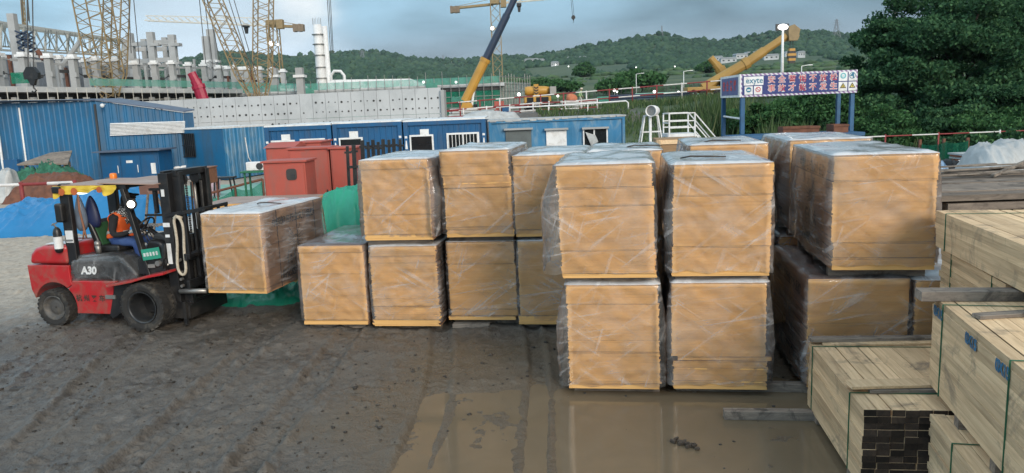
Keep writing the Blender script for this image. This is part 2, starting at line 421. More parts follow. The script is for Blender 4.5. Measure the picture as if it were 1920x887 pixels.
M_['darkgrey'] = mat('dark_grey_plastic', (0.03, 0.032, 0.034), 0.55)
M_['white'] = mat('white_paint', (0.74, 0.75, 0.75), 0.5, var=0.15, dirt=(0.45, 0.43, 0.40), ds=4)
M_['ink'] = mat('black_ink', (0.018, 0.016, 0.015), 0.7, var=0.4, vs=14, col2=(0.07, 0.05, 0.035))
M_['bluewall'] = mat('blue_sheet', (0.012, 0.128, 0.275), 0.45, var=0.22, vs=0.8, dirt=(0.045, 0.085, 0.13), ds=1.6, dsc=(1.6, 1.6, 0.22), dlo=0.46)
M_['bluedark'] = mat('dark_blue_paint', (0.007, 0.090, 0.225), 0.45, var=0.2, vs=1.0, dirt=(0.035, 0.07, 0.13), ds=1.8, dsc=(1.6, 1.6, 0.25), dlo=0.48)
M_['bluelight'] = mat('light_blue_paint', (0.028, 0.185, 0.36), 0.5, var=0.2, vs=1.0, dirt=(0.22, 0.31, 0.36), ds=1.5, dsc=(1.3, 1.3, 0.4), dlo=0.46)
M_['bluesteel'] = mat('blue_steel', (0.012, 0.095, 0.215), 0.5)
M_['glass'] = mat('dark_glass', (0.015, 0.018, 0.02), 0.08, var=0.3)
M_['conc'] = mat('concrete', (0.36, 0.37, 0.37), 0.85, var=0.18, vs=0.6, dirt=(0.26, 0.27, 0.27), ds=0.5)
M_['conc2'] = mat('pale_concrete', (0.48, 0.50, 0.51), 0.85, var=0.12, vs=0.5, dirt=(0.30, 0.32, 0.33), ds=0.35)
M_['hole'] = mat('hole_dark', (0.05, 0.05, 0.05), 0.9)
M_['crane'] = mat('crane_yellow', (0.27, 0.195, 0.095), 0.6, var=0.2)
M_['craneor'] = mat('crane_orange', (0.47, 0.25, 0.04), 0.45, var=0.2, vs=0.6)
M_['boomdark'] = mat('dark_blue_boom', (0.02, 0.035, 0.07), 0.4)
M_['wire'] = mat('wire_rope', (0.06, 0.06, 0.06), 0.6)
M_['truss'] = mat('truss_cream', (0.58, 0.57, 0.52), 0.6, var=0.15)
M_['primer'] = mat('red_primer', (0.42, 0.085, 0.06), 0.6, var=0.14, vs=1.5, dirt=(0.25, 0.10, 0.08), ds=2.4, dsc=(1.5, 1.5, .35), dlo=.47)
M_['rust'] = mat('rusty_steel', (0.17, 0.065, 0.035), 0.75, var=0.4, vs=4, dirt=(0.08, 0.04, 0.03), ds=3)
M_['tarpblue'] = mat('blue_tarp', (0.007, 0.165, 0.39), 0.4, var=0.15, vs=1.0)
M_['tarpgreen'] = mat('green_tarp', (0.012, 0.28, 0.175), 0.45, var=0.15, vs=2)
M_['tarpwhite'] = mat('white_tarp', (0.46, 0.48, 0.48), 0.5, var=0.25, vs=1.5, dirt=(0.27, 0.27, 0.26), ds=2.2, dlo=.46)
M_['netgreen'] = net_mat('green_netting', (0.03, 0.27, 0.17), 0.68)
M_['netpale'] = net_mat('pale_green_netting', (0.16, 0.45, 0.36), 0.62)
M_['sheetgreen'] = mat('pale_green_sheet', (0.22, 0.42, 0.34), 0.7, var=0.2)
M_['lamp'] = emit('lit_lamp', (1.0, 0.97, 0.92), 5.0)
M_['lampfar'] = emit('lit_lamp_far', (1.0, 0.98, 0.94), 2.6)
M_['wood'] = wood_mat('fresh_lumber', (0.74, 0.545, 0.335), (0.50, 0.34, 0.195), island=0.22, stain=(0.17, 0.135, 0.105), stain_lo=0.545)
M_['woodend'] = wood_mat('dark_end_grain', (0.062, 0.042, 0.030), (0.024, 0.018, 0.015), (18, 18, 18), 0.6)
M_['woodendl'] = wood_mat('brown_end_grain', (0.20, 0.11, 0.06), (0.12, 0.06, 0.035), (18, 18, 18), 0.4)
M_['oldwood'] = wood_mat('weathered_timber', (0.27, 0.22, 0.175), (0.11, 0.09, 0.075), (3, 14, 14), 0.35, stain=(0.04, 0.035, 0.03), stain_lo=0.52)
M_['oldwoody'] = wood_mat('weathered_plank', (0.30, 0.255, 0.21), (0.13, 0.11, 0.095), (2.2, 20, 20), 0.2, stain=(0.05, 0.045, 0.04), stain_lo=0.5, stain_s=5)
M_['strap'] = mat('green_strap', (0.02, 0.12, 0.06), 0.5)
M_['leafdark'] = leaf_mat('dark_foliage', (0.018, 0.055, 0.026), (0.042, 0.112, 0.048), (0.095, 0.19, 0.078))
M_['leafmid'] = leaf_mat('mid_foliage', (0.024, 0.070, 0.024), (0.052, 0.135, 0.046), (0.105, 0.21, 0.080))
M_['grass'] = leaf_mat('bank_grass', (0.045, 0.085, 0.032), (0.090, 0.145, 0.055), (0.18, 0.19, 0.10))
M_['bark'] = mat('bark', (0.07, 0.055, 0.042), 0.9, var=0.4, vs=8, bump=0.5, bs=20)

M_['netheap'] = mat('green_heap_net', (0.035, 0.17, 0.105), 0.85, var=0.5, vs=4, bump=0.5, bs=30)
M_['netscreen'] = net_mat('dark_green_screen', (0.015, 0.12, 0.075), 0.75)
M_['netstand'] = mat('green_stand', (0.02, 0.16, 0.08), 0.6)
M_['rustbrown'] = mat('brown_rusty_paint', (0.24, 0.10, 0.045), 0.6, var=0.3, vs=5)
M_['pinkbin'] = mat('pale_pink_plastic', (0.55, 0.38, 0.42), 0.5)
M_['panelpale'] = mat('dusty_panel', (0.34, 0.23, 0.18), 0.5, var=0.25, vs=1.5, dirt=(0.42, 0.34, 0.29), ds=1.5)
M_['sackblue'] = mat('pale_blue_sack', (0.36, 0.50, 0.66), 0.5, var=0.3, vs=3)
M_['hat'] = mat('black_cloth', (0.012, 0.012, 0.014), 0.9)

M_['filmhood'] = film_mat('hood_plastic', 0.09, 0.16, 0.9)
M_['seatgreen'] = mat('green_seat_cloth', (0.012, 0.07, 0.022), 0.85)
M_['beacon'] = mat('orange_beacon', (0.85, 0.22, 0.02), 0.25)
M_['lampfork'] = emit('lit_headlight', (1.0, 0.93, 0.82), 5.0)
M_['lampwork'] = emit('lit_work_lamp', (0.75, 0.92, 1.0), 2.5)
M_['plategreen'] = mat('green_plate', (0.03, 0.30, 0.20), 0.45)
M_['chain'] = mat('chain_steel', (0.10, 0.095, 0.09), 0.5, metal=0.6)
M_['forkgrey'] = mat('fork_steel', (0.12, 0.115, 0.11), 0.55, metal=0.4)
M_['rope'] = mat('cream_rope', (0.52, 0.46, 0.36), 0.9, var=0.3, vs=30)
M_['yellowcloth'] = mat('yellow_cloth', (0.68, 0.48, 0.05), 0.8, var=0.15, vs=6)
M_['redprint'] = mat('faded_red_print', (0.50, 0.12, 0.03), 0.8)
M_['bagclear'] = mat('grey_bag', (0.16, 0.20, 0.26), 0.3, var=0.4, vs=5)
M_['bagnavy'] = mat('navy_bag', (0.010, 0.018, 0.075), 0.5, var=0.3)
M_['strapbrown'] = mat('brown_strap', (0.25, 0.11, 0.06), 0.8)
M_['trousers'] = mat('blue_trousers', (0.022, 0.055, 0.19), 0.85, var=0.35, vs=7, col2=(0.05, 0.10, 0.25))
M_['skin'] = mat('skin', (0.30, 0.16, 0.10), 0.5, var=0.1)
M_['glove'] = mat('pale_glove', (0.48, 0.48, 0.47), 0.85, var=0.3, vs=10)
M_['shoe'] = mat('dark_shoe', (0.03, 0.027, 0.024), 0.7)
M_['vest'] = mat('orange_vest', (0.78, 0.13, 0.025), 0.7, var=0.15, vs=6)
M_['reflect'] = mat('grey_stripe', (0.45, 0.45, 0.44), 0.4)
M_['eye'] = mat('eye', (0.02, 0.015, 0.012), 0.2)
M_['lips'] = mat('lips', (0.22, 0.09, 0.07), 0.5)
M_['palegreen'] = mat('pale_green_cloth', (0.42, 0.52, 0.30), 0.8)
M_['paletrousers'] = mat('pale_trousers', (0.48, 0.48, 0.42), 0.8)
M_['helmet'] = mat('white_helmet', (0.72, 0.62, 0.52), 0.4)
M_['vestgreen'] = mat('lime_vest', (0.42, 0.62, 0.22), 0.7)
def check_mat():
    m_, t = newmat('checked_scarf'); k = NT(t)
    v = k.vec(rnd=False); c = k.n('ShaderNodeTexChecker', {'Vector': v, 'Scale': 44.0, 'Color1': (0.012, 0.012, 0.014, 1), 'Color2': (0.55, 0.55, 0.54, 1)})
    n_ = k.noise(v, 45, 2); f = k.math('GREATER_THAN', n_, 0.44)
    k.out(k.pbsdf(Base_Color=k.mix(f, (0.012, 0.012, 0.014), c.outputs['Color']), Roughness=0.9).outputs[0]); return m_
M_['scarf'] = check_mat()
# ------------------------------------------------------------------ ground, one sheet to the horizon
def plateau(x): return np.clip(2.2 + 0.042 * (x + 5.8), 1.7, 3.35)
def base_h(x, y):
    left = sstep(5.0, -1.0, x)                       # 1 on the left of the yard
    y0 = 34.5 + left * 11.0; y1 = 57.0 - left * 9.0
    h = sstep(y0, y1, y) * plateau(x)
    r = np.hypot(x, y)
    return np.where(y > 30, h + sstep(105, 460, r) * 15.0, 0.0)
PUDDLE_Z = -0.012
def puddle_mask(x, y):
    n = fbm(x * 0.9 + 3, y * 0.9, 5) - 0.5
    # standing water lies in front of the stacks, from the left edge of the front row to the lumber
    d = np.maximum(np.abs(x - 0.9) / 2.25, np.abs(y - 6.1) / 1.95) + n * 0.62
    return sstep(1.06, 0.80, d)
def wet_mask(x, y):
    n = fbm(x * 0.7 + 31, y * 0.7, 5) - 0.5
    d = np.maximum(np.abs(x - 1.2) / 3.6, np.abs(y - 7.2) / 3.2) + n * 0.8
    return sstep(1.1, 0.6, d)
def tracks(x, y):
    """tyre marks running away from the camera: depth and tread"""
    t = np.zeros_like(x); rim = np.zeros_like(x)
    for (x0, c1, c2, wd, a, ph) in ((-2.3, -0.05, 0.010, 0.17, 1.0, 0.0), (-3.45, -0.05, 0.012, 0.17, 1.0, 1.1), (-1.0, 0.06, -0.012, 0.15, 0.8, 0.4),
                                    (-4.4, -0.16, 0.0, 0.18, 0.9, 2.0), (-5.6, -0.16, 0.0, 0.18, 0.8, 0.7), (0.12, 0.02, 0.0, 0.11, 0.85, 0.2)):
        cx = x0 + c1 * (y - 5) + c2 * (y - 5) ** 2 + 0.05 * np.sin(y * 0.9 + ph)
        d = x - cx
        inn = sstep(wd, wd * 0.72, np.abs(d))
        tread = 0.5 + 0.5 * np.sign(np.sin(y * 46 + np.abs(d) * 34 + ph * 9))
        t -= a * inn * (0.016 + 0.020 * tread * vnoise(x * 3, y * 3 + ph))
        rim += a * 0.020 * np.exp(-((np.abs(d) - wd * 1.2) / 0.05) ** 2) * (0.4 + vnoise(x * 6 + 4, y * 6))
    f = sstep(3.0, 4.2, y) * sstep(13, 9.5, y)
    return (t + rim) * f * (0.5 + 0.9 * vnoise(x * 0.8, y * 0.8 + 9))
def ground_z(x, y, fine=True):
    z = base_h(x, y)
    near = sstep(34, 22, y) * sstep(-2, 2, y)
    u = fbm(x * 0.35 + 5, y * 0.35, 3) - 0.5
    z = z + near * u * 0.05
    if fine:
        pm = puddle_mask(x, y)
        mud = fbm(x * 2.3, y * 2.3, 5, 0.6) - 0.5
        lump = np.clip(fbm(x * 5.5 + 40, y * 5.5 + 7, 4, 0.6) - 0.56, 0, 1)
        chop = vnoise(x * 13 + 4, y * 16) * vnoise(x * 5 + 9, y * 5)
        rough = near * (1 - 0.72 * pm) * (1 - 0.45 * wet_mask(x, y))
        z = z + rough * (mud * 0.055 + lump * 0.16 + chop * 0.04) + tracks(x, y) * (1 - 0.62 * pm) * 1.35
        z = z + near * (1 - pm) * 0.010 - near * pm * 0.024
    return z
def build_ground():
    az = np.concatenate([np.linspace(-math.pi, -0.85, 40)[:-1], np.linspace(-0.85, 0.75, 620), np.linspace(0.75, math.pi, 40)[1:]])
    rr = [0.4, 1.2, 2.2, 3.0]
    while rr[-1] < 26: rr.append(rr[-1] * 1.0040)
    while rr[-1] < 700: rr.append(rr[-1] * 1.022)
    rr += [1000, 1800, 3000, 4200]
    rr = np.array(rr)
    A, Rr = np.meshgrid(az, rr)
    X, Y = np.sin(A) * Rr, np.cos(A) * Rr
    Z = ground_z(X, Y)
    V = np.stack([X, Y, Z], -1).reshape(-1, 3)
    nr_, na = A.shape
    i, j = np.meshgrid(np.arange(nr_ - 1), np.arange(na - 1), indexing='ij')
    a = i * na + j
    Fq = np.stack([a, a + 1, a + na + 1, a + na], -1).reshape(-1, 4)
    x, y = X.ravel(), Y.ravel()
    # land cover as its own colour: r = grass, g = wet mud, b = dry sand, a = pale site track
    nn = fbm(x * 0.25, y * 0.25, 4) - 0.5
    right = sstep(2, 6, x)
    grass = np.clip(sstep(33.5, 36, y + nn * 3) * right * sstep(60, 56, y + nn * 4) + sstep(100, 118, np.hypot(x, y) + nn * 20), 0, 1)
    grass = np.where((y < 60) & (x < 11), grass * sstep(0.36, 0.58, fbm(x * 0.4 + 9, y * 0.3, 4)), grass)
    wet = wet_mask(x, y)
    sand = sstep(12.2, 16.5, y + nn * 5 - 0.10 * x) * sstep(1.5, -3.5, x + nn * 3) * (y < 60)
    track = sstep(56, 60, y) * (y < 110)
    Cc = np.stack([grass, wet, sand, track], -1).astype(np.float32)
    m_, t = newmat('mud'); k = NT(t)
    g = np_mesh('ground', V, Fq, m_, smooth=True)
    ca = g.data.color_attributes.new('cover', 'FLOAT_COLOR', 'POINT'); ca.data.foreach_set('color', Cc.ravel())
    at_ = k.n('ShaderNodeVertexColor', layer_name='cover'); sp = k.n('ShaderNodeSeparateColor', {0: at_.outputs['Color']})
    v = k.vec(rnd=False)
    n1 = k.noise(v, 0.9, 8, 0.62, 0.3); n2 = k.noise(v, 7.0, 8, 0.68, 0.4); n3 = k.noise(v, 34.0, 5, 0.6)
    mud = k.ramp(n2, [(0.30, (0.022, 0.018, 0.015)), (0.44, (0.085, 0.072, 0.058)), (0.60, (0.135, 0.117, 0.096)), (0.78, (0.215, 0.192, 0.165))])
    mud = k.mix(k.n('ShaderNodeMapRange', {'Value': n1, 'From Min': 0.42, 'From Max': 0.66}).outputs[0], mud, (0.140, 0.122, 0.100), 'MIX')
    mud = k.n('ShaderNodeVectorMath', {0: mud, 1: (0.84, 0.845, 0.86)}, operation='MULTIPLY').outputs[0]
    mud = k.mix(k.n('ShaderNodeMapRange', {'Value': n3, 'From Min': 0.55, 'From Max': 0.66, 'To Max': 0.7}).outputs[0], mud, (0.03, 0.027, 0.024))
    wetc = k.mix(n2, (0.135, 0.105, 0.070), (0.080, 0.064, 0.045))
    c = k.mix(k.math('MULTIPLY', sp.outputs['Green'], 0.85), mud, wetc)
    sandc = k.ramp(n2, [(0.3, (0.27, 0.232, 0.185)), (0.55, (0.42, 0.365, 0.295)), (0.8, (0.50, 0.445, 0.365))])
    c = k.mix(sp.outputs['Blue'], c, sandc)
    c = k.mix(at_.outputs['Alpha'], c, k.mix(n1, (0.15, 0.12, 0.09), (0.26, 0.22, 0.17)))
    ng = k.noise(k.vec(scale=(0.02, 0.075, 0.05), rnd=False), 1.0, 8, 0.65)
    grc = k.ramp(ng, [(0.3, (0.020, 0.045, 0.022)), (0.47, (0.042, 0.076, 0.036)), (0.6, (0.080, 0.108, 0.052)), (0.75, (0.045, 0.078, 0.034))])
    c = k.mix(sp.outputs['Red'], c, grc)
    rw = k.n('ShaderNodeMapRange', {'Value': n1, 'From Min': 0.35, 'From Max': 0.68, 'To Min': 0.40, 'To Max': 0.85}).outputs[0]
    rgh = k.math('SUBTRACT', rw, k.math('MULTIPLY', sp.outputs['Green'], 0.22), clamp=True)
    rgh = k.math('MAXIMUM', rgh, k.math('MULTIPLY', sp.outputs['Red'], 0.95))
    rgh = k.math('MAXIMUM', rgh, k.math('MULTIPLY', sp.outputs['Blue'], 0.85))
    p = k.pbsdf(Base_Color=c, Roughness=rgh, Specular_IOR_Level=0.5)
    hh = k.math('ADD', n2, k.math('MULTIPLY', n3, 0.35))
    t.links.new(k.bump(hh, 0.75, 0.05), p.inputs['Normal'])
    k.out(p.outputs[0])
    tag(g, kind='structure')
build_ground()

def build_puddle():
    m_, t = newmat('muddy_water'); k = NT(t)
    v = k.vec(rnd=False)
    n = k.noise(v, 1.6, 6, 0.6, 0.8)
    c = k.mix(n, (0.185, 0.142, 0.092), (0.115, 0.090, 0.060))
    p = k.pbsdf(Base_Color=c, Roughness=0.07, IOR=1.33)
    w1 = k.noise(k.vec(scale=(1.0, 2.2, 1), rnd=False), 9.0, 3)
    t.links.new(k.bump(w1, 0.06, 0.008), p.inputs['Normal'])
    k.out(p.outputs[0])
    V = []; n_ = 60
    cx, cy = 1.05, 6.1
    for i in range(n_):
        a = 2 * math.pi * i / n_; V.append((cx + 3.0 * math.cos(a), cy + 3.0 * math.sin(a), PUDDLE_Z))
    V.append((cx, cy, PUDDLE_Z))
    b = MB(); b.add(V, [(n_, i, (i + 1) % n_) for i in range(n_)])
    tag(b.build('puddle_water', m_, fix=False), kind='structure')
build_puddle()

# mud clods thrown up by tyres: uncountable, one object
def clods():
    ico = []
    b = bmesh.new(); bmesh.ops.create_icosphere(b, subdivisions=1, radius=1.0)
    iv = np.array([v.co[:] for v in b.verts]); fi = np.array([[v.index for v in f.verts] for f in b.faces]); b.free()
    n = 7000
    x = RNG.uniform(-7.5, 4.5, n); y = RNG.uniform(3.6, 11.5, n)
    keep = RNG.random(n) < np.clip(1.0 - 0.88 * puddle_mask(x, y), 0, 1) * (0.25 + 1.1 * (fbm(x * 1.1, y * 1.1, 3) > 0.52))
    x, y = x[keep], y[keep]; n = len(x)
    r = 0.004 + 0.018 * RNG.random(n) ** 5
    z = ground_z(x, y) + r * 0.25
    z = np.maximum(z, PUDDLE_Z)
    jit = 1 + 0.45 * (RNG.random((n, len(iv), 1)) - 0.5)
    sc3 = np.stack([RNG.uniform(0.7, 1.6, n), RNG.uniform(0.7, 1.5, n), RNG.uniform(0.45, 0.9, n)], -1)
    V = iv[None] * jit * sc3[:, None] * r[:, None, None] + np.stack([x, y, z], -1)[:, None]
    Fq = fi[None] + (np.arange(n) * len(iv))[:, None, None]
    m_ = mat('mud_clod', (0.045, 0.038, 0.031), 0.75, var=0.4, island=0.45)
    tag(np_mesh('mud_clods', V.reshape(-1, 3), Fq.reshape(-1, 3), m_), kind='stuff', label='small clods of mud scattered over the wet yard', cat='mud')
clods()

# ------------------------------------------------------------------ wrapped stacks of formwork board
def edge_material():
    m_, t = newmat('board_edges'); k = NT(t)
    rp = k.n('ShaderNodeNewGeometry').outputs['Random Per Island']
    v = k.vec(scale=(1.2, 1.2, 34.0))
    n = k.noise(v, 1.0, 4, 0.6, 0.3)
    n2 = k.noise(k.vec(), 1.3, 4)
    c = k.ramp(n, [(0.25, (0.68, 0.39, 0.138)), (0.5, (0.73, 0.425, 0.157)), (0.75, (0.75, 0.45, 0.175))])
    c = k.mix(k.n('ShaderNodeMapRange', {'Value': n2, 'From Min': 0.35, 'From Max': 0.7, 'To Max': 0.4}).outputs[0], c, (0.70, 0.395, 0.135))
    hv = k.n('ShaderNodeMapRange', {'Value': rp, 'To Min': 0.97, 'To Max': 1.025}).outputs[0]
    c = k.n('ShaderNodeVectorMath', {0: c, 'Scale': hv}, operation='SCALE').outputs[0]
    p = k.pbsdf(Base_Color=c, Roughness=0.62, Specular_IOR_Level=0.35)
    k.out(p.outputs[0]); return m_
M_['edge'] = edge_material()
M_['edgeside'] = mat('printed_board_side', (0.52, 0.30, 0.165), 0.65, var=0.2, vs=2.5, island=0.03)

def film_mesh(w_, d_, z0, z1, seed, off=0.014, flare=(0.0, 0.0, 0.0, 0.0), amp=0.009, topbump=0.02, hem=0.03):
    """bag of clear film over a stack, footprint x 0..w, y 0..d. flare = extra slack at left, right, front, back near the hem"""
    rc = 0.035; per = []
    def seg(a, b, n_, nrm):
        for i in range(n_): t = i / n_; per.append((a[0] + (b[0] - a[0]) * t, a[1] + (b[1] - a[1]) * t, nrm[0], nrm[1]))
    def arc(cx, cy, a0):
        for i in range(4): a = a0 + (math.pi / 2) * i / 4; per.append((cx + rc * math.cos(a), cy + rc * math.sin(a), math.cos(a), math.sin(a)))
    seg((rc, 0), (w_ - rc, 0), 26, (0, -1)); arc(w_ - rc, rc, -math.pi / 2)
    seg((w_, rc), (w_, d_ - rc), 34, (1, 0)); arc(w_ - rc, d_ - rc, 0)
    seg((w_ - rc, d_), (rc, d_), 12, (0, 1)); arc(rc, d_ - rc, math.pi / 2)
    seg((0, d_ - rc), (0, rc), 34, (-1, 0)); arc(rc, rc, math.pi)
    n = len(per); rows = 30; V = []
    rs = random.Random(seed); sx = rs.uniform(0, 90)
    an = [rs.uniform(0.35, 0.8), -rs.uniform(0.35, 0.9), rs.uniform(-0.15, 0.15)]
    def wr(px, py, pz, nx, ny):
        u = px * abs(ny) + py * abs(nx); s_ = 0
        for q, a in enumerate(an):
            c_, si = math.cos(a), math.sin(a)
            x1, z_ = u * c_ + pz * si, -u * si + pz * c_
            f = noise.noise(Vector((x1 * 2.0 + sx + q * 9, z_ * 11.0, nx * 3 + ny * 5 + q)))
            s_ += (1 - 2 * abs(f)) ** 3 * 0.7
        return s_ + 0.8 * noise.noise(Vector((u * 2.4 + sx, pz * 2.4, nx * 3 + ny * 7)))
    for r_ in range(rows + 1):
        t = r_ / rows
        for (px, py, nx, ny) in per:
            hz_ = z0 + hem * (noise.noise(Vector((px * 5 + sx, py * 5, 1))) + 0.5)
            pz = hz_ + (z1 - hz_) * t
            fl = max(0, -nx) * flare[0] + max(0, nx) * flare[1] + max(0, -ny) * flare[2] + max(0, ny) * flare[3]
            o = off + amp * max(-0.75, wr(px, py, pz, nx, ny)) + fl * (math.sin(min(1, (1 - t) * 1.25 + 0.12) * math.pi * 0.62) ** 1.5) * (1 + 0.4 * noise.noise(Vector((px * 3, py * 3, pz * 2 + sx))))
            V.append((px + nx * o, py + ny * o, pz))
    for q in range(1, 9):
        g = 1 - q / 9.0
        for i, (px, py, nx, ny) in enumerate(per):
            bx, by = w_ / 2, d_ / 2
            x, y = bx + (px - bx) * g, by + (py - by) * g
            zz = z1 + 0.008 + topbump * (0.45 + noise.noise(Vector((x * 3 + sx, y * 2, 3))) + 0.5 * abs(noise.noise(Vector((x * 9 + sx, y * 5, 8)))))
            V.append((x, y, max(z1 + 0.004, zz)))
    F = []
    R_ = rows + 9
    for a in range(R_ - 1):
        for i in range(n): j = (i + 1) % n; F.append((a * n + i, a * n + j, (a + 1) * n + j, (a + 1) * n + i))
    V.append((w_ / 2, d_ / 2, z1 + 0.02)); c = len(V) - 1
    for i in range(n): F.append(((R_ - 1) * n + i, (R_ - 1) * n + (i + 1) % n, c))
    return V, F, (rows - 0) * n

def wings(mb, cx, cz, s, y, mi=0):
    """ring with a spread wing of feathers on either side, lying in x/z facing -y"""
    n = 20
    for i in range(n):
        a0, a1 = 2 * math.pi * i / n, 2 * math.pi * (i + 1) / n
        q = [(cx + s * r * math.cos(a), y, cz + s * r * math.sin(a)) for r, a in ((0.26, a0), (0.36, a0), (0.36, a1), (0.26, a1))]
        mb.add(q, [(0, 1, 2, 3)], mi)
    for sd in (-1, 1):
        for q in range(8):
            a = R(-62 + q * 15.5); L = 0.55 + 0.085 * q
            b0 = (0.40 * math.cos(a), 0.40 * math.sin(a) - 0.02); d = (math.cos(a + 0.1), math.sin(a + 0.1)); nrm = (-d[1], d[0])
            pts = [(b0[0] - nrm[0] * 0.03, b0[1] - nrm[1] * 0.03), (b0[0] + d[0] * L - nrm[0] * 0.075, b0[1] + d[1] * L - nrm[1] * 0.055), (b0[0] + d[0] * (L + .06), b0[1] + d[1] * (L + .06)), (b0[0] + nrm[0] * 0.05, b0[1] + nrm[1] * 0.05)]
            mb.add([(cx + sd * s * p[0], y, cz + s * p[1]) for p in pts], [(0, 1, 2, 3)], mi)
    mb.add([(cx - .13 * s, y, cz - .06 * s), (cx, y, cz + .07 * s), (cx + .13 * s, y, cz - .06 * s), (cx + .13 * s, y, cz), (cx, y, cz + .14 * s), (cx - .13 * s, y, cz)], [(0, 1, 4, 5), (1, 2, 3, 4)], mi)

YAW = R(-8.5)
GRP = 'film wrapped stacks of formwork board'
def stack(label, x, y, z0, z1, w_=0.93, d_=1.83, yaw=YAW, packs=None, seed=1, flare=(0.02, 0.02, 0.0, 0.02), side=None, ragged=0.003, film=True, battens=True, bh=0.085, film_z0=None, overhang=0.0, pal=None, bare=False, tail=None):
    """z0 underside of boards, z1 top. packs: list of (number of boards, dx, dy). side: which long side carries print ('l' or 'r')"""
    o = thing('board_stack', label, 'board stack', (x, y, 0), yaw, GRP)
    rs = random.Random(seed); th = 0.0152
    nb = max(3, int(round((z1 - z0) / th))); th = (z1 - z0) / nb
    seq = []
    for (n_, dx, dy) in (packs or [(nb, 0, 0)]): seq += [(dx, dy)] * n_
    while len(seq) < nb: seq.append(seq[-1])
    b = MB()
    for i in range(nb):
        dx, dy = seq[i]; jx, jy = rs.gauss(0, ragged), rs.gauss(0, ragged * .3)
        if rs.random() < 0.05: jx += rs.uniform(-0.012, 0.012); jy -= rs.uniform(0, 0.008)
        edge_gap = 0.0002 if i + 1 < nb and seq[i + 1] == seq[i] else 0.006
        b.box((w_ / 2 + dx + jx, d_ / 2 + dy + jy, z0 + th * (i + 0.5)), (w_ + rs.gauss(0, 0.0012), d_, th - edge_gap), rz=rs.gauss(0, 0.0015), caps=(1, 1, 0, 2, 0, 2))
    b.build('boards', [M_['edge'], M_['panel'], M_['edgeside']], o, fix=False)
    if battens:
        for q, yy in enumerate((0.22, d_ / 2, d_ - 0.22)):
            bb = MB(); bb.box((w_ / 2 + rs.uniform(-0.03, 0.03), yy - 0.06 * (q == 0), z0 - 0.003 - bh / 2), (w_ * 0.96, 0.09, bh))
            bb.build('batten', M_['oldwood'], o)
    if side:
        xs = -0.0085 if side == 'l' else w_ + 0.0085; rz = R(-90) if side == 'l' else R(90)
        sgn = -1 if side == 'l' else 1; hh = z1 - z0
        dx0 = (packs[0][1] if packs else 0)
        text('lettering', '中国知名行业文竹品牌', 0.125, face_m(xs, d_ / 2, z1 - 0.19, rz), M_['ink'], o, offset=0.004, sx=1.0)
        e_ = MB(); wings(e_, 0, 0, 0.17, 0.0)
        ob = e_.build('emblem', M_['ink'], o, fix=False); ob.matrix_local = Matrix.Translation((xs, d_ / 2, z0 + hh * 0.56)) @ Matrix.Rotation(rz, 4, 'Z')
        text('lettering', '佰亿达', 0.2, face_m(xs, d_ / 2, z0 + hh * 0.33, rz), M_['ink'], o, offset=0.006)
        text('lettering', '佰亿达建筑模板', 0.135, face_m(xs, d_ / 2, z0 + hh * 0.14, rz), M_['ink'], o, offset=0.006)
    if pal is not None: pal(o, w_, d_, z0, z1)
    if tail:
        tx, ty = tail; q = MB(); zt = z1 + .045; q.tube([(tx, ty, zt - .02), (tx + .10, ty - .05, zt), (tx + .26, ty - .02, zt - .008), (tx + .45, ty - .10, zt - .01)], [.008, .010, .010, .007], 6); q.build('strap_tail', M_['ink'], o, smooth=True)
    if film:
        V, F, nf_ = film_mesh(w_, d_, (film_z0 if film_z0 is not None else z0 + 0.03), z1, seed, flare=flare)
        fm = MB(); fm.add(V, F); fm.m = [0] * nf_ + [0 if bare else 1] * (len(F) - nf_); fm.build('plastic_wrap', [M_['film'], M_['filmtop']], o, smooth=True, fix=False)
    return o
def strips(o, w_, d_, z0, z1):
    for yy in (0.42, 0.98, 1.55):
        s_ = MB(); s_.box((w_ + 0.0065, yy, (z0 + z1) / 2), (0.003, 0.016, (z1 - z0) * 0.98)); s_.build('strap', M_['ink'], o)

stack('lowest left board stack standing alone with bare brown panels on its back top', -2.97, 10.56, 0.09, 1.21, packs=[(4, 0, -.01), (44, 0.0, 0.015), (20, 0.004, 0.01), (8, -.004, 0)], seed=21, bare=True, film_z0=0.14, flare=(0.03, 0.02, 0.0, 0.02))
stack('ragged lower board stack directly right of the lone left stack', -1.95, 10.36, 0.09, 1.2, w_=0.93, packs=[(6, 0.0, -0.03), (12, 0.02, -0.015), (40, 0.0, 0.0), (6, -0.01, -.01), (10, 0.0, 0.0)], seed=22, ragged=0.007)
stack('upper board stack at the left end of the double row, wrap hanging loose right', -1.985, 10.33, 1.29, 2.37, w_=0.93, packs=[(5, 0.01, -.02), (18, 0.0, 0), (40, 0.005, 0), (8, -0.01, -.01)], seed=23, flare=(0.05, 0.10, 0.0, 0.02), ragged=0.004)
stack('lower board stack on a grey timber block, second from the left in the double row', -0.89, 10.36, 0.13, 1.22, w_=0.93, packs=[(4, -0.02, -.02), (6, 0.015, -.005), (42, 0.0, 0), (20, -0.012, 0.0)], seed=24, flare=(0.02, 0.03, 0, 0.02))
stack('upper board stack shifted in stepped layers, second in the double row', -0.90, 10.26, 1.3, 2.45, w_=0.91, packs=[(7, 0.035, -.01), (2, .02, 0), (35, 0.022, 0.01), (11, 0.015, -0.015), (30, -0.012, 0.0)], seed=25, ragged=0.004)
stack('lower board stack half hidden behind the lower left front stack', 0.07, 10.14, 0.09, 1.23, w_=0.93, packs=[(8, -0.02, -.02), (80, 0.0, 0)], seed=26, flare=(0.02, 0.05, 0, 0.02))
stack('upper board stack with puffed white wrap on top, third in the double row', 0.05, 10.14, 1.29, 2.36, w_=0.93, packs=[(6, 0.01, -.01), (56, 0.0, 0.012), (12, -0.006, -0.008)], seed=27, flare=(0.04, 0.06, 0, 0.02))
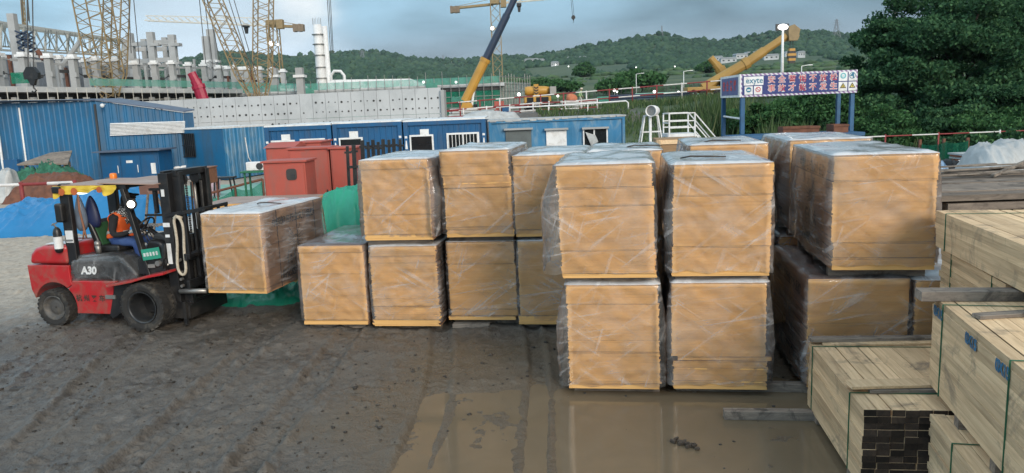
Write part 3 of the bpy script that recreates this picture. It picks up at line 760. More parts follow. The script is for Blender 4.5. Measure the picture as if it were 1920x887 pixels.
stack('lower board stack hidden in the dark gap behind the front pair', 1.02, 10.0, 0.09, 1.22, seed=28)
stack('upper board stack behind the upper left front stack, mostly just its white top', 1.02, 9.98, 1.29, 2.38, seed=29, tail=(.5, .5))
stack('lower board stack behind the lower right front stack', 2.32, 9.88, 0.09, 1.22, seed=30)
stack('upper board stack behind the upper right front stack, white wrap bunched at its left corner', 2.31, 9.86, 1.29, 2.42, w_=0.95, seed=31, tail=(.2, .3), flare=(0.1, 0.04, 0, 0.02))
stack('lower board stack in the dark recess behind the lower right stacks', 3.45, 9.85, 0.09, 1.20, seed=32)
stack('upper board stack with a printed brown left side, behind the large upper right stack', 3.545, 9.73, 1.3, 2.44, w_=0.95, packs=[(12, 0.015, -.02), (24, 0.0, 0), (60, -0.012, 0)], seed=33, side='l', flare=(0.16, 0.02, 0, 0.02))
stack('front lower left board stack with wrap flaring at its left side, nearest the puddle', 0.54, 7.75, 0.06, 1.17, packs=[(4, 0.0, -.01), (22, 0.006, 0), (34, 0.0, 0.006), (12, -.01, 0)], seed=41, flare=(0.12, 0.05, 0, 0.02), ragged=0.0035, film_z0=0.08)
stack('front upper left board stack with wrap ballooning at its left corner', 0.475, 7.73, 1.25, 2.40, w_=0.945, packs=[(3, 0.03, -.015), (16, 0.02, 0), (30, 0.008, 0), (12, 0.012, -0.01), (20, -0.008, 0.0)], seed=42, flare=(0.17, 0.02, 0, 0.02), ragged=0.0035)
stack('front lower right board stack with a notched left edge above its bottom boards', 1.60, 7.62, 0.06, 1.18, w_=0.93, packs=[(20, 0.004, -.012), (3, 0.05, 0.0), (55, -0.01, 0)], seed=43, flare=(0.05, 0.06, 0, 0.02), ragged=0.003)
stack('front upper right board stack with unwrapped yellow boards at its top edge', 1.60, 7.60, 1.25, 2.37, w_=0.945, packs=[(20, -0.005, 0), (34, 0.005, 0.004), (12, 0.012, 0), (9, 0.02, -0.008)], seed=44, tail=(.12, .55), flare=(0.06, 0.02, 0, 0.02), ragged=0.003)
stack('lower right board stack with a dark film faced top, behind the fresh lumber bundle', 2.93, 7.50, 0.06, 1.19, w_=0.95, packs=[(14, 0.01, 0), (60, 0, 0)], seed=45, bare=True, side='l', flare=(0.03, 0.03, 0, 0.02), ragged=0.003)
stack('far right lower board stack, mostly hidden by the lumber', 3.93, 7.36, 0.06, 1.17, w_=0.93, seed=46, flare=(0.03, 0.03, 0, 0.02))
stack('large upper right board stack with printed side and wrap hanging off its right edge', 3.135, 7.47, 1.28, 2.41, w_=0.94, d_=1.95, yaw=R(-10), packs=[(8, 0.01, -.01), (10, 0.02, 0), (40, 0.0, 0.004), (20, 0.004, 0)], seed=47, side='l', flare=(0.05, 0.035, 0, 0.02), ragged=0.003)
stack('printed board stack carried on the forks of the red forklift', -4.34, 10.74, 0.56, 1.69, w_=0.915, yaw=R(-13.2), packs=[(5, 0, 0), (38, 0.004, 0.004), (20, -0.003, 0), (8, 0.0, 0)], seed=48, tail=(.35, .9), side='r', flare=(0.03, 0.03, 0, 0.02), battens=False, pal=strips, ragged=0.002)

# ------------------------------------------------------------------ lumber bundles
def bundle(label, x, y, rz, nx, nz_, bw, bt, L, z0, seed, end_dark=False, straps=(0.2, 1.2), name='lumber_bundle', jl=0.03, woodm='wood', sticker=None):
    """x,y = far left corner; boards run towards the camera (local -y); width along local +x"""
    o = thing(name, label, 'lumber', (x, y, 0), rz, 'strapped lumber bundles')
    rs = random.Random(seed); b = MB()
    for j in range(nz_):
        for i in range(nx):
            dl = rs.uniform(-jl, jl); dj = rs.gauss(0, 0.004)
            endm = 1 if end_dark else 0
            if end_dark and j < 2 and rs.random() < 0.6: endm = 2
            b.box((bw * (i + 0.5) + dj, -L / 2 + rs.uniform(-jl, jl) * 0.4, z0 + bt * (j + 0.5)), (bw - 0.0014, L + dl, bt - 0.0014), rz=rs.gauss(0, 0.0012), caps=(0, 0, endm, 0, 0, 0))
    b.build('boards', [M_[woodm], M_['woodend'], M_['woodendl']], o, fix=False)
    W, Ht = bw * nx, bt * nz_
    for s_ in straps:
        q = MB(); e_ = 0.006
        for a_, b_ in (((-e_, -s_, z0 - 0.002), (-e_, -s_, z0 + Ht + e_)), ((-e_, -s_, z0 + Ht + e_), (W + e_, -s_ - 0.01, z0 + Ht + e_)), ((W + e_, -s_ - 0.01, z0 + Ht + e_), (W + e_, -s_, z0 - 0.002))):
            q.bar(a_, b_, 0.010, 0.004)
        q.build('strap', M_['strap'], o)
    return o, W, Ht
def plank(label, a, b, w_, t, m_='oldwoody', name='plank', cat='plank'):
    a, b = Vector(a), Vector(b); q = MB(); d = (b - a); n_ = 10
    side_ = Vector((0, 0, 1)).cross(d.normalized()).normalized()
    P = []
    for i in range(n_ + 1):
        p = a.lerp(b, i / n_) - a
        for sx, sz in ((-1, -1), (1, -1), (1, 1), (-1, 1)):
            wv = w_ / 2 * (1 + 0.06 * noise.noise(Vector((i * 0.7, sx * 3, a.x * 5))))
            P.append(p + side_ * sx * wv + Vector((0, 0, sz * t / 2)))
    F = [(0, 3, 2, 1), (n_ * 4, n_ * 4 + 1, n_ * 4 + 2, n_ * 4 + 3)]
    for i in range(n_):
        for j in range(4): F.append((i * 4 + j, i * 4 + (j + 1) % 4, i * 4 + 4 + (j + 1) % 4, i * 4 + 4 + j))
    q.add(P, F)
    o = q.build(name, M_[m_], None, bevel=0.004, seg=1); o.location = a
    return tag(o, label, cat)
# bundle in front, dark painted ends towards the camera
b1, W1, H1 = bundle('fresh lumber bundle with dark painted ends lying low beside the puddle', 2.78, 7.06, R(-8), 12, 12, 0.098, 0.052, 1.66, 0.06, 51, True, straps=(0.16, 1.33), jl=0.012)
for yy in (-0.3, -1.35):
    q = MB(); q.box((W1 / 2, yy, 0.028), (W1, 0.09, 0.056)); q.build('batten', M_['oldwood'], b1)
zt = 0.06 + H1
plank('pale grey plank lying across the far end of the low lumber bundle', (2.76, 7.0, zt + 0.045), (3.94, 6.93, zt + 0.03), 0.10, 0.035)
plank('thin plank under the pale grey plank on the low lumber bundle', (2.86, 6.93, zt + 0.014), (3.9, 6.85, zt + 0.014), 0.08, 0.022, 'wood')
plank('white edged plank across the middle of the low lumber bundle', (2.60, 5.80, zt + 0.05), (3.80, 5.74, zt + 0.05), 0.16, 0.026, 'wood')
plank('short plank tucked under the white edged plank', (2.74, 5.75, zt + 0.019), (3.75, 5.66, zt + 0.019), 0.09, 0.030, 'oldwoody')
# tall bundle at right, with blue paint marks
b4, W4, H4 = bundle('pale lumber bundle at the bottom right, under the blue marked bundle', 2.97, 5.28, R(-13), 10, 12, 0.10, 0.052, 1.75, 0.06, 52, False, straps=(0.5, 1.4))
q = MB(); q.box((W4 / 2, -0.3, 0.028), (W4, 0.09, 0.056)); q.build('batten', M_['oldwood'], b4)
z2 = 0.06 + H4 + 0.085
b2, W2, H2 = bundle('large lumber bundle with blue painted marks along its left side', 3.16, 5.66, R(-13.5), 11, 13, 0.10, 0.053, 1.95, z2, 53, False, straps=(0.26, 1.5), jl=0.02)
for yy in (-0.62, -1.3, -1.8):
    q = MB(); q.box((W2 / 2, yy, z2 - 0.042), (W2 * 0.98, 0.09, 0.082)); q.build('batten', M_['oldwood'], b2)
M_['bluepaint'] = mat('blue_spray_paint', (0.02, 0.17, 0.32), 0.6, var=0.4, vs=20)
for yy, s_ in ((-0.16, '0X15'), (-0.86, '0X15'), (-1.4, '0X15')):
    text('painted_mark', s_, 0.10, Matrix.Translation((-0.0075, yy, z2 + H2 - 0.085)) @ Matrix.Rotation(R(-90), 4, 'Z') @ Matrix.Rotation(R(90), 4, 'X'), M_['bluepaint'], b2, offset=0.006)
zt2 = z2 + H2
plank('long weathered plank across the top of the blue marked bundle, jutting out to the left', (3.01, 5.60, zt2 + 0.038), (4.5, 5.36, zt2 + 0.038), 0.14, 0.075)
plank('dark split plank lying on top of the blue marked lumber bundle', (3.12, 5.06, zt2 + 0.014), (4.2, 5.14, zt2 + 0.016), 0.09, 0.028, 'oldwoody')
# two bundles behind it
b3c, W3, H3c = bundle('bottom lumber bundle under the stacked pair at the far right', 4.04, 7.1, R(-12), 11, 11, 0.10, 0.052, 1.45, 0.06, 56)
for yy in (-0.3, -1.2):
    q = MB(); q.box((W3 / 2, yy, 0.028), (W3, 0.09, 0.056)); q.build('batten', M_['oldwood'], b3c)
z3 = 0.06 + H3c + 0.05
b3b, W3, H3b = bundle('lower lumber bundle of the stacked pair at the far right', 4.02, 7.1, R(-12), 11, 16, 0.10, 0.053, 1.45, z3, 54, straps=(0.28, 1.2))
q = MB(); q.box((W3 / 2, -0.3, z3 - 0.025), (W3, 0.09, 0.048)); q.box((W3 / 2, -1.1, z3 - 0.025), (W3, 0.09, 0.048)); q.build('batten', M_['oldwood'], b3b)
z4 = z3 + H3b + 0.02
b3, W3, H3 = bundle('top lumber bundle of the stacked pair at the far right', 3.97, 7.13, R(-11), 11, 6, 0.105, 0.056, 2.4, z4, 55, straps=(0.26,))
# timbers on the ground
g0 = 0.05
plank('weathered timber lying in the puddle in front of the right stacks', (1.95, 6.98, 0.03), (3.1, 6.83, 0.03), 0.10, 0.085, name='timber', cat='timber')
plank('dark timber bearer poking out between the front stacks and the right stack', (2.50, 7.66, 0.03), (3.4, 7.5, 0.03), 0.10, 0.09, name='timber', cat='timber')
plank('short grey timber block under the second stack of the double row', (-0.86, 10.32, 0.05), (-0.35, 10.25, 0.05), 0.10, 0.08, 'oldwoody', name='timber', cat='timber')
# ------------------------------------------------------------------ hills
HOUSES = [(997, 117, 10, 'long low white house at the left end of the lit terrace'), (1014, 118, 5, 'small white house next to the long low house on the terrace'), (1072, 114, 7, 'white house on the terrace below the left shoulder of the hill'), (1092, 114, 5, 'small white house right of the terrace house'), (1040, 124, 5, 'white house lower down among the terrace lamps'),
      (1365, 118, 11, 'long white house behind the lower part of the yellow crane boom'), (1388, 110, 9, 'white house above the long one behind the crane boom'), (1408, 106, 8, 'white house near the middle of the crane boom'), (1428, 101, 7, 'highest white house behind the crane boom'), (1446, 112, 10, 'white house right of the crane boom'), (1480, 107, 7, 'white house left of the lamp post'), (1502, 106, 5, 'small white house right of the lamp post'), (1345, 114, 7, 'lowest white house left of the crane boom')]
def ico(sub=1):
    b = bmesh.new(); bmesh.ops.create_icosphere(b, subdivisions=sub, radius=1.0)
    iv = np.array([v.co[:] for v in b.verts]); fi = np.array([[v.index for v in f.verts] for f in b.faces]); b.free(); return iv, fi
ICO_V, ICO_F = ico(1)
M_['forest'] = None
def forest_material():
    m_, t = newmat('forest_canopy'); k = NT(t)
    rp = k.n('ShaderNodeNewGeometry').outputs['Random Per Island']
    n_ = k.noise(k.vec(scale=(0.006, 0.006, 0.006), rnd=False), 1.0, 5)
    f = k.math('ADD', k.math('MULTIPLY', rp, 0.5), k.math('MULTIPLY', n_, 0.5))
    c = k.ramp(f, [(0.25, (0.020, 0.048, 0.030)), (0.55, (0.034, 0.074, 0.042)), (0.8, (0.055, 0.10, 0.055))])
    p = k.pbsdf(Base_Color=c, Roughness=0.9, Specular_IOR_Level=0.2); k.out(p.outputs[0]); return m_
M_['forest'] = forest_material()
M_['hillside'] = mat('hillside_green', (0.035, 0.070, 0.035), 0.9, var=0.5, vs=0.02, col2=(0.07, 0.10, 0.05))
def hill(name, prof, Yr, Y0, z_foot, shape, trees_from, ntree, crown, seed, cover_label):
    px = np.linspace(prof[0][0], prof[-1][0], 170)
    py = np.interp(px, [p[0] for p in prof], [p[1] for p in prof])
    top = [at(a, b, Yr) for a, b in zip(px, py)]
    zr = np.array([p.z for p in top]); xr = np.array([p.x for p in top]) / Yr
    tt = np.linspace(0, 1.35, 110)
    X = np.zeros((len(tt), len(px))); Y = X.copy(); Z = X.copy()
    for i, t_ in enumerate(tt):
        yy = Y0 + (Yr - Y0) * t_
        X[i] = xr * yy; Y[i] = yy
        s_ = shape(np.minimum(t_, 1.0)) if t_ <= 1 else 1 - (t_ - 1) * 1.6
        n_ = (fbm(X[i] * 0.006 + seed, Y[i] * 0.006, 4) - 0.5)
        Z[i] = z_foot - 3 + (zr - z_foot + 3) * s_ + n_ * 34 * (1 - abs(1 - t_)) * min(1, t_ * 3) * (t_ < 1)
    V = np.stack([X, Y, Z], -1).reshape(-1, 3); na = len(px)
    i, j = np.meshgrid(np.arange(len(tt) - 1), np.arange(na - 1), indexing='ij'); a = i * na + j
    o = np_mesh(name, V, np.stack([a, a + 1, a + na + 1, a + na], -1).reshape(-1, 4), M_['hillside'], smooth=True)
    tag(o, kind='structure')
    # canopy: crowns standing on the slope
    rg = np.random.default_rng(seed)
    ti = rg.uniform(trees_from, 1.03, ntree * 3); ci = rg.uniform(0, na - 1.001, ntree * 3)
    xs = np.interp(ci, np.arange(na), xr) * (Y0 + (Yr - Y0) * ti); ys = Y0 + (Yr - Y0) * ti
    keep = (fbm(xs * 0.012 + 3, ys * 0.012, 3) > 0.40 - 0.3 * (ti > 0.6)); ti, ci, xs, ys = [q[keep][:ntree] for q in (ti, ci, xs, ys)]
    fi = np.clip(ti / (tt[1] - tt[0]), 0, len(tt) - 1.001); i0 = fi.astype(int); j0 = ci.astype(int); fu, fv = fi - i0, ci - j0
    zz = (Z[i0, j0] * (1 - fu) * (1 - fv) + Z[i0 + 1, j0] * fu * (1 - fv) + Z[i0, j0 + 1] * (1 - fu) * fv + Z[i0 + 1, j0 + 1] * fu * fv)
    clear = np.ones(len(xs), bool)
    for (hx, hy, hw, _l) in (HOUSES if Yr == 1050 else []):
        pxs = np.array([0.0]); d_ = at(hx, hy, 600); bx = d_.x / d_.y
        clear &= ~((np.abs(xs / ys - bx) < 0.012) & (ti < 0.62))
    xs, ys, zz = xs[clear], ys[clear], zz[clear]
    n = len(xs); r = crown * (0.55 + 0.9 * rg.random(n) ** 1.5)
    jit = 1 + 0.5 * (rg.random((n, len(ICO_V), 1)) - 0.5)
    VV = ICO_V[None] * jit * (r[:, None, None] * np.array([1, 1, 0.95])) + np.stack([xs, ys, zz + r * 0.25], -1)[:, None]
    FF = ICO_F[None] + (np.arange(n) * len(ICO_V))[:, None, None]
    f = np_mesh('forest', VV.reshape(-1, 3), FF.reshape(-1, 3), M_['forest'])
    tag(f, cover_label, 'forest', kind='stuff')
    def surf(px_, t_):
        xx = np.interp(px_, px, xr) * (Y0 + (Yr - Y0) * t_)
        a_ = min(t_ / (tt[1] - tt[0]), len(tt) - 1.01); c_ = np.interp(px_, px, np.arange(na))
        return Vector((xx, Y0 + (Yr - Y0) * t_, float(Z[int(round(a_)), int(round(c_))])))
    return surf
P_R = [(820, 152), (860, 136), (900, 124), (945, 114), (990, 107), (1020, 101), (1050, 95), (1100, 86), (1150, 78), (1200, 69), (1225, 64), (1240, 63), (1250, 66), (1275, 70), (1300, 73), (1350, 76), (1400, 69), (1440, 62), (1490, 56), (1540, 62), (1600, 71), (1660, 77), (1750, 90), (1920, 100), (2100, 120)]
P_L = [(-300, 190), (-60, 170), (100, 150), (250, 134), (330, 122), (400, 110), (450, 104), (560, 104), (600, 100), (660, 97), (690, 96), (720, 97), (770, 109), (830, 113), (880, 120), (930, 116), (985, 112), (1060, 128), (1150, 150)]
surf_r = hill('hill_near', P_R, 1050, 430, 15, lambda t: t ** 1.5, 0.30, 12000, 3.3, 3, 'dense green woodland covering the nearer hill on the right')
surf_l = hill('hill_far', P_L, 1350, 520, 16, lambda t: t ** 1.25, 0.15, 12000, 4.2, 8, 'dark woodland covering the long far hill on the left')

# ------------------------------------------------------------------ leaves
def leaves(P, size, rg, elong=1.6, up=0.0, sizevar=0.5):
    n = len(P)
    d = rg.normal(size=(n, 3)); d[:, 2] += up * 2.5; d /= np.linalg.norm(d, axis=1, keepdims=True)
    q = rg.normal(size=(n, 3)); b = np.cross(d, q); b /= np.linalg.norm(b, axis=1, keepdims=True)
    s = size * (1 - sizevar + 2 * sizevar * rg.random((n, 1)))
    a_, b_ = d * s * elong * 0.5, b * s * 0.5
    V = np.stack([P - a_, P + b_ * 0.9, P + a_, P - b_ * 0.9], 1).reshape(-1, 3)
    return V, np.arange(4 * n).reshape(-1, 4)
def crown_points(c, rad, nclump, nleaf, rg, cr=(0.5, 1.0), hollow=0.35):
    u = rg.normal(size=(nclump, 3)); u /= np.linalg.norm(u, axis=1, keepdims=True)
    u[:, 2] = np.where(u[:, 2] < -0.35, -u[:, 2] * 0.6, u[:, 2])
    rr = (hollow + (1 - hollow) * rg.random((nclump, 1)) ** 0.6)
    cc = np.array(c) + u * rr * np.array(rad)
    k_ = rg.integers(0, nclump, nleaf)
    cr_ = rg.uniform(cr[0], cr[1], nclump)
    off = rg.normal(size=(nleaf, 3)); off /= np.linalg.norm(off, axis=1, keepdims=True)
    off *= (rg.random((nleaf, 1)) ** 0.45) * cr_[k_][:, None] * np.array([1.1, 1.1, 0.55])
    return cc[k_] + off, cc
def tree(name, label, base, h, rad, crown_z, nleaf, nclump, size, m_='leafdark', trunk=0.2, seed=1, cr=(0.5, 1.1), lobes=None, group=None, cat='tree'):
    o = thing(name, label, cat, base, 0, group); rg = np.random.default_rng(seed); rs = random.Random(seed)
    pts = []; cl = []
    for (cx, cy, cz, rx, ry, rz_, wgt) in (lobes or [(0, 0, crown_z, rad[0], rad[1], rad[2], 1.0)]):
        p, c = crown_points((cx, cy, cz), (rx, ry, rz_), max(4, int(nclump * wgt)), int(nleaf * wgt), rg, cr); pts.append(p); cl.append(c)
    P = np.concatenate(pts); C = np.concatenate(cl)
    P[:, 2] = np.maximum(P[:, 2], 0.05)
    V, F = leaves(P, size, rg, 1.8)
    np_mesh('crown', V, F, M_[m_], o)
    b = MB(); top = crown_z + 0.2 * rad[2]
    b.tube([(0, 0, -0.2), (0.04 * h, 0, top * 0.35), (-0.03 * h, 0.03 * h, top * 0.7), (0, 0, top)], [trunk, trunk * 0.8, trunk * 0.55, trunk * 0.25], 8)
    for q in range(min(16, len(C))):
        c = C[rs.randrange(len(C))]; z0 = top * rs.uniform(0.3, 0.75)
        m1 = Vector((c[0] * 0.45, c[1] * 0.45, z0 + (c[2] - z0) * 0.6))
        b.tube([(0, 0, z0), m1, Vector(c)], [trunk * 0.4, trunk * 0.25, trunk * 0.08], 5)
    b.build('trunk', M_['bark'], o, smooth=True)
    return o
gz = lambda x, y: float(ground_z(np.array([x]), np.array([y]), False)[0])
tree('broadleaf_tree', 'big dark broadleaf tree filling the upper right of the yard edge', (24.2, 42, 0.6), 9, (6.2, 5, 4), 4.4, 125000, 300, 0.115, 'leafdark', 0.28, 2, (0.5, 1.05),
     lobes=[(-1.0, 0, 3.9, 4.6, 4.2, 3.9, 0.55), (3.2, 1, 4.4, 4.6, 4.2, 4.0, 0.35), (-3.9, -1.2, 2.4, 2.0, 2.4, 2.2, 0.18), (0.6, -3, 1.6, 4.5, 2.4, 2.0, 0.22)])
tree('broadleaf_tree', 'lower leafy tree left of the big dark tree, beside the sign canopy', (16.4, 41, 0.6), 3, (2.2, 2.2, 1.3), 1.3, 24000, 80, 0.11, 'leafmid', 0.12, 3, (0.5, 0.95))
rs_ = random.Random(4)
for i, (px_, Y, hh, ww, lab, m_) in enumerate([
    (1655, 37, 1.7, 1.6, 'round green bush right behind the right post of the sign canopy', 'leafmid'),
    (1705, 36, 1.2, 1.5, 'low bush with pale broad leaves beside the striped pole fence', 'leafmid'),
    (1765, 37, 1.9, 2.0, 'dark bush under the left half of the big tree', 'leafdark'),
    (1835, 35.5, 1.5, 1.7, 'light green bush under the middle of the big tree', 'leafmid'),
    (1900, 36, 1.7, 1.9, 'bright leafy bush at the far right edge under the big tree', 'leafmid'),
    (1975, 36, 1.6, 1.9, 'bush beyond the right edge of the yard', 'leafmid'),
    (1570, 40, 2.0, 2.2, 'dense dark bush seen under the right half of the sign', 'leafdark'),
    (1490, 41, 2.0, 2.2, 'dense bush seen under the middle of the sign', 'leafmid'),
    (1420, 41.5, 1.5, 1.8, 'weedy bush seen under the left half of the sign', 'leafmid'),
    (1860, 33.6, 0.9, 1.5, 'low sprawling plant just behind the white covered heap', 'leafmid'),
    (1800, 33.8, 0.8, 1.4, 'low plants behind the green net screen', 'leafdark'),
    (1925, 33.2, 0.9, 1.4, 'low sprawling plant at the right end behind the white covered heap', 'leafdark')]):
    p = at(px_, 200, Y); z = gz(p.x, Y)
    tree('bush', lab, (p.x, Y, z), hh, (ww, ww * 0.9, hh * 0.7), hh * 0.55, 9000, 36, 0.095, m_, 0.05, 30 + i, (0.3, 0.65), cat='bush', group='bushes along the yard edge')
# field trees
for i, (px_, py_, Y, hh, ww, lab) in enumerate([(1203, 168, 170, 5.2, 6.2, 'dark round tree standing in the field above the site fence'), (1150, 172, 165, 3.4, 4.2, 'smaller dark tree to the left of the round field tree'), (1096, 136, 330, 6, 5, 'distant dark tree on the field edge above the walking worker'),
                                                (1010, 152, 240, 3.0, 9, 'wide clump of shrubs at the left end of the field'), (1050, 160, 200, 3, 6, 'low shrubs in front of the wide clump in the field'), (1330, 140, 300, 4, 6, 'dark shrub on the field right of the lamp posts')]):
    p = at(px_, py_, Y); z = gz(p.x, Y)
    tree('field_tree', lab, (p.x, Y, z), hh, (ww * .8, ww * 0.7, hh * 0.5), hh * 0.42, 5000, 30, 0.5, 'leafmid', 0.2, 60 + i, (1.1, 2.0), group='trees in the field')
# rows of shrubs across the field, too many to count
def field_scrub():
    n = 2600; r = RNG.uniform(125, 430, n); a = RNG.uniform(-0.12, 0.55, n); x, y = np.sin(a) * r, np.cos(a) * r
    kp = (fbm(x * 0.02 + 1, y * 0.06, 4) > 0.585); x, y, r = x[kp], y[kp], r[kp]; n = len(x); s = RNG.uniform(0.4, 1.0, n) * (0.6 + r / 300)
    jit = 1 + 0.6 * (RNG.random((n, len(ICO_V), 1)) - 0.5)
    V = ICO_V[None] * jit * (s[:, None, None] * np.array([1.7, 1.2, 0.75])) + np.stack([x, y, base_h(x, y) + s * 0.2], -1)[:, None]
    m_ = mat('scrub_green', (0.035, 0.080, 0.034), 0.9, var=0.4, vs=0.05, col2=(0.06, 0.105, 0.045), island=0.3)
    tag(np_mesh('scrub', V.reshape(-1, 3), (ICO_F[None] + (np.arange(n) * len(ICO_V))[:, None, None]).reshape(-1, 3), m_), 'low scrub in broken rows across the green field', 'scrub', kind='stuff')
field_scrub()
def bank_grass():
    n = 26000; x = RNG.uniform(2.0, 24, n); y = RNG.uniform(34, 60, n)
    dens = fbm(x * 0.35 + 2, y * 0.35, 4)
    kp = dens > 0.40; x, y, dens = x[kp], y[kp], dens[kp]; n = len(x)
    tall = sstep(8.3, 11.5, x) * sstep(56, 46, y) * (0.35 + 0.65 * sstep(16.5, 13.0, x))
    h = (0.12 + 0.3 * RNG.random(n)) * (0.5 + dens) + tall * (0.5 + 1.3 * RNG.random(n))
    z = base_h(x, y); lean = RNG.normal(size=(n, 2)) * 0.22 * h[:, None]
    wd = 0.020 + 0.03 * RNG.random(n) + 0.02 * tall; ph = RNG.uniform(0, math.pi, n)
    dx, dy = np.cos(ph) * wd, np.sin(ph) * wd
    B = np.stack([x, y, z - 0.05], -1)
    D = np.stack([dx, dy, 0 * dx], -1); T = np.stack([lean[:, 0], lean[:, 1], h], -1)
    V = np.stack([B - D, B + D, B + T * 0.6 + D * 0.8, B + T], 1).reshape(-1, 3)
    tag(np_mesh('bank_grass', V, np.arange(4 * n).reshape(-1, 4), M_['grass']), 'rough grass and tall reeds growing on the bank', 'grass', kind='stuff')
bank_grass()

# ------------------------------------------------------------------ hillside houses and pylons
def house(label, p, w_, d_, h_, rz, parent=None):
    o = thing('hill_house', label, 'house', p, rz, 'white houses on the hillsides')
    b = MB(); b.box((0, 0, h_ / 2 - 1.5), (w_, d_, h_ + 3)); b.build('wall', M_['conc2'], o)
    b = MB(); b.prism([(-w_ / 2 - .5, h_), (w_ / 2 + .5, h_), (w_ / 2 - 1, h_ + 1.3), (-w_ / 2 + 1, h_ + 1.3)], -d_ / 2 - .5, d_ / 2 + .5); b.build('roof', mat_roof, o)
    for q in range(3): b = MB(); b.box((-w_ / 3 + q * w_ / 3, -d_ / 2 - 0.05, h_ * 0.55), (w_ / 8, 0.12, h_ * 0.3)); b.build('window', M_['glass'], o)
    return o
mat_roof = mat('grey_roof', (0.30, 0.33, 0.36), 0.7)
def on_hill(surf, px_, py_):
    best = min((i / 300 for i in range(6, 300)), key=lambda t_: abs(proj(surf(px_, t_))[1] - py_)); return surf(px_, best)
for i, (px_, py_, w_, lab) in enumerate(HOUSES):
    p = on_hill(surf_r, px_, py_); house(lab, (p.x, p.y, p.z), w_ * .85 * p.y / 480, 7, 3.4, R(rs_.uniform(-15, 15)))
def pylon(label, p, h_, w_):
    o = thing('pylon', label, 'pylon', p, 0, 'power pylons on the hills')
    b = MB(); b.lattice((0, 0, -3), (0, 0, h_ * 0.7), w_, w_ * 0.3, 7, 0.22); b.lattice((0, 0, h_ * 0.7), (0, 0, h_), w_ * 0.3, w_ * 0.12, 3, 0.2); b.build('tower', M_['pylon'], o)
    for q, L in ((0.72, 0.62), (0.83, 0.5), (0.93, 0.38)):
        c = MB(); c.bar((-w_ * L, 0, h_ * q), (w_ * L, 0, h_ * q), 0.4, 0.3); c.build('cross_arm', M_['pylon'], o)
M_['pylon'] = mat('pylon_steel', (0.20, 0.22, 0.24), 0.6)
def top_at(px_, py_, Y, base):
    return at(px_, py_, Y).z - base.z
pb = surf_r(1568, 0.93); pylon('tall lattice pylon on the right ridge', pb, top_at(1568, 36, pb.y, pb), 9)
pb = surf_r(1241, 1.0); pylon('small mast on the peak of the right hill', pb, max(8, top_at(1241, 48, pb.y, pb)), 3)
pb = surf_l(679, 0.72); pylon('lattice pylon in front of the left hill', pb, max(10, top_at(679, 94, pb.y, pb)), 9)
pb = surf_l(831, 1.0); pylon('thin mast on the ridge between the hills', pb, max(8, top_at(831, 103, pb.y, pb)), 3)

# ------------------------------------------------------------------ lights on poles
def pole_light(label, px_, py_, Y, rad, h_=None, pr=0.05, group='small lit lamps across the site', name='site_lamp', lamp='lampfar'):
    p = at(px_, py_, Y); z0 = gz(p.x, Y); o = thing(name, label, 'lamp', (p.x, Y, z0), 0, group)
    b = MB(); b.tube([(0, 0, -0.1), (0, 0, p.z - z0 - rad * 0.7)], pr, 6); b.build('pole', M_['steel'], o)
    b = MB(); b.ball((0, 0, p.z - z0), rad, 24); b.build('lamp', M_[lamp], o, smooth=True)
    b = MB(); b.box((0, rad * 0.95, p.z - z0), (rad * 1.5, rad * 0.5, rad * 1.5)); b.build('housing', M_['darkgrey'], o, bevel=0.01)
    return o
for (px_, py_, Y, r_, lab) in [(1152, 169, 90, 0.17, 'bright site lamp right of the walking worker'), (1157, 172, 88, 0.10, 'dimmer lamp just right of the bright site lamp'), (1227, 172, 92, 0.17, 'bright site lamp near the middle of the pole fence'), (1272, 173, 92, 0.15, 'small site lamp left of the crane base'),
                               (973, 177, 78, 0.17, 'bright lamp left of the yellow crane truck'), (1046, 180, 72, 0.11, 'lamp at the right end of the yellow crane truck'), (855, 154, 118, 0.2, 'lamp on the green scaffold left of the crane boom'), (794, 154, 118, 0.22, 'lamp at the left on the green scaffold')]:
    pole_light(lab, px_, py_, Y, r_)
for (px_, py_, lab) in [(1055, 109, 'lamp high on the hillside terrace'), (1041, 122, 'lamp on the lower left of the hillside terrace'), (1137, 110, 'lamp on the hill road, right of the terrace'), (1192, 129, 'lamp at the near end of the hill road'), (1217, 128, 'brightest lamp by the hill road'), (1265, 127, 'lamp right of the hill road'), (1065, 126, 'lamp below the terrace house'), (980, 113, 'lamp at the far left of the terrace')]:
    p = on_hill(surf_r, px_, py_ + 6); o = thing('hillside_lamp', lab, 'lamp', tuple(p), 0, 'small lamps on the hillside')
    b = MB(); b.tube([(0, 0, -1), (0, 0, 3.0)], .12, 6); b.build('pole', M_['steel'], o)
    b = MB(); b.ball((0, 0, 3.4), .0008 * p.y, 16); b.build('lamp', M_['lampfar'], o, smooth=True)
def street_lamp(label, px_, py0, py1, Y, arm=1.2, r=0.09, lit=False):
    a, b_ = at(px_, py1, Y), at(px_, py0, Y); z0 = gz(a.x, Y)
    o = thing('street_lamp', label, 'street lamp', (a.x, Y, z0), 0, 'street lamps beyond the site')
    b = MB(); b.tube([(0, 0, -0.2), (0, 0, b_.z - z0)], [r, r * 0.6], 8); b.build('pole', M_['white'], o, smooth=True)
    b = MB(); b.bar((0, 0, b_.z - z0), (arm, 0, b_.z - z0 + 0.15), 0.08); b.box((arm, 0, b_.z - z0 + 0.12), (0.6, 0.25, 0.12)); b.build('lamp_head', M_['white'], o)
street_lamp('short street lamp left of the round field tree', 1193, 139, 157, 150)
street_lamp('street lamp right of the round field tree', 1282, 134, 160, 130)
street_lamp('small street lamp just above the sign', 1503, 124, 132, 110)
street_lamp('street lamp right of the sign', 1623, 119, 145, 100)
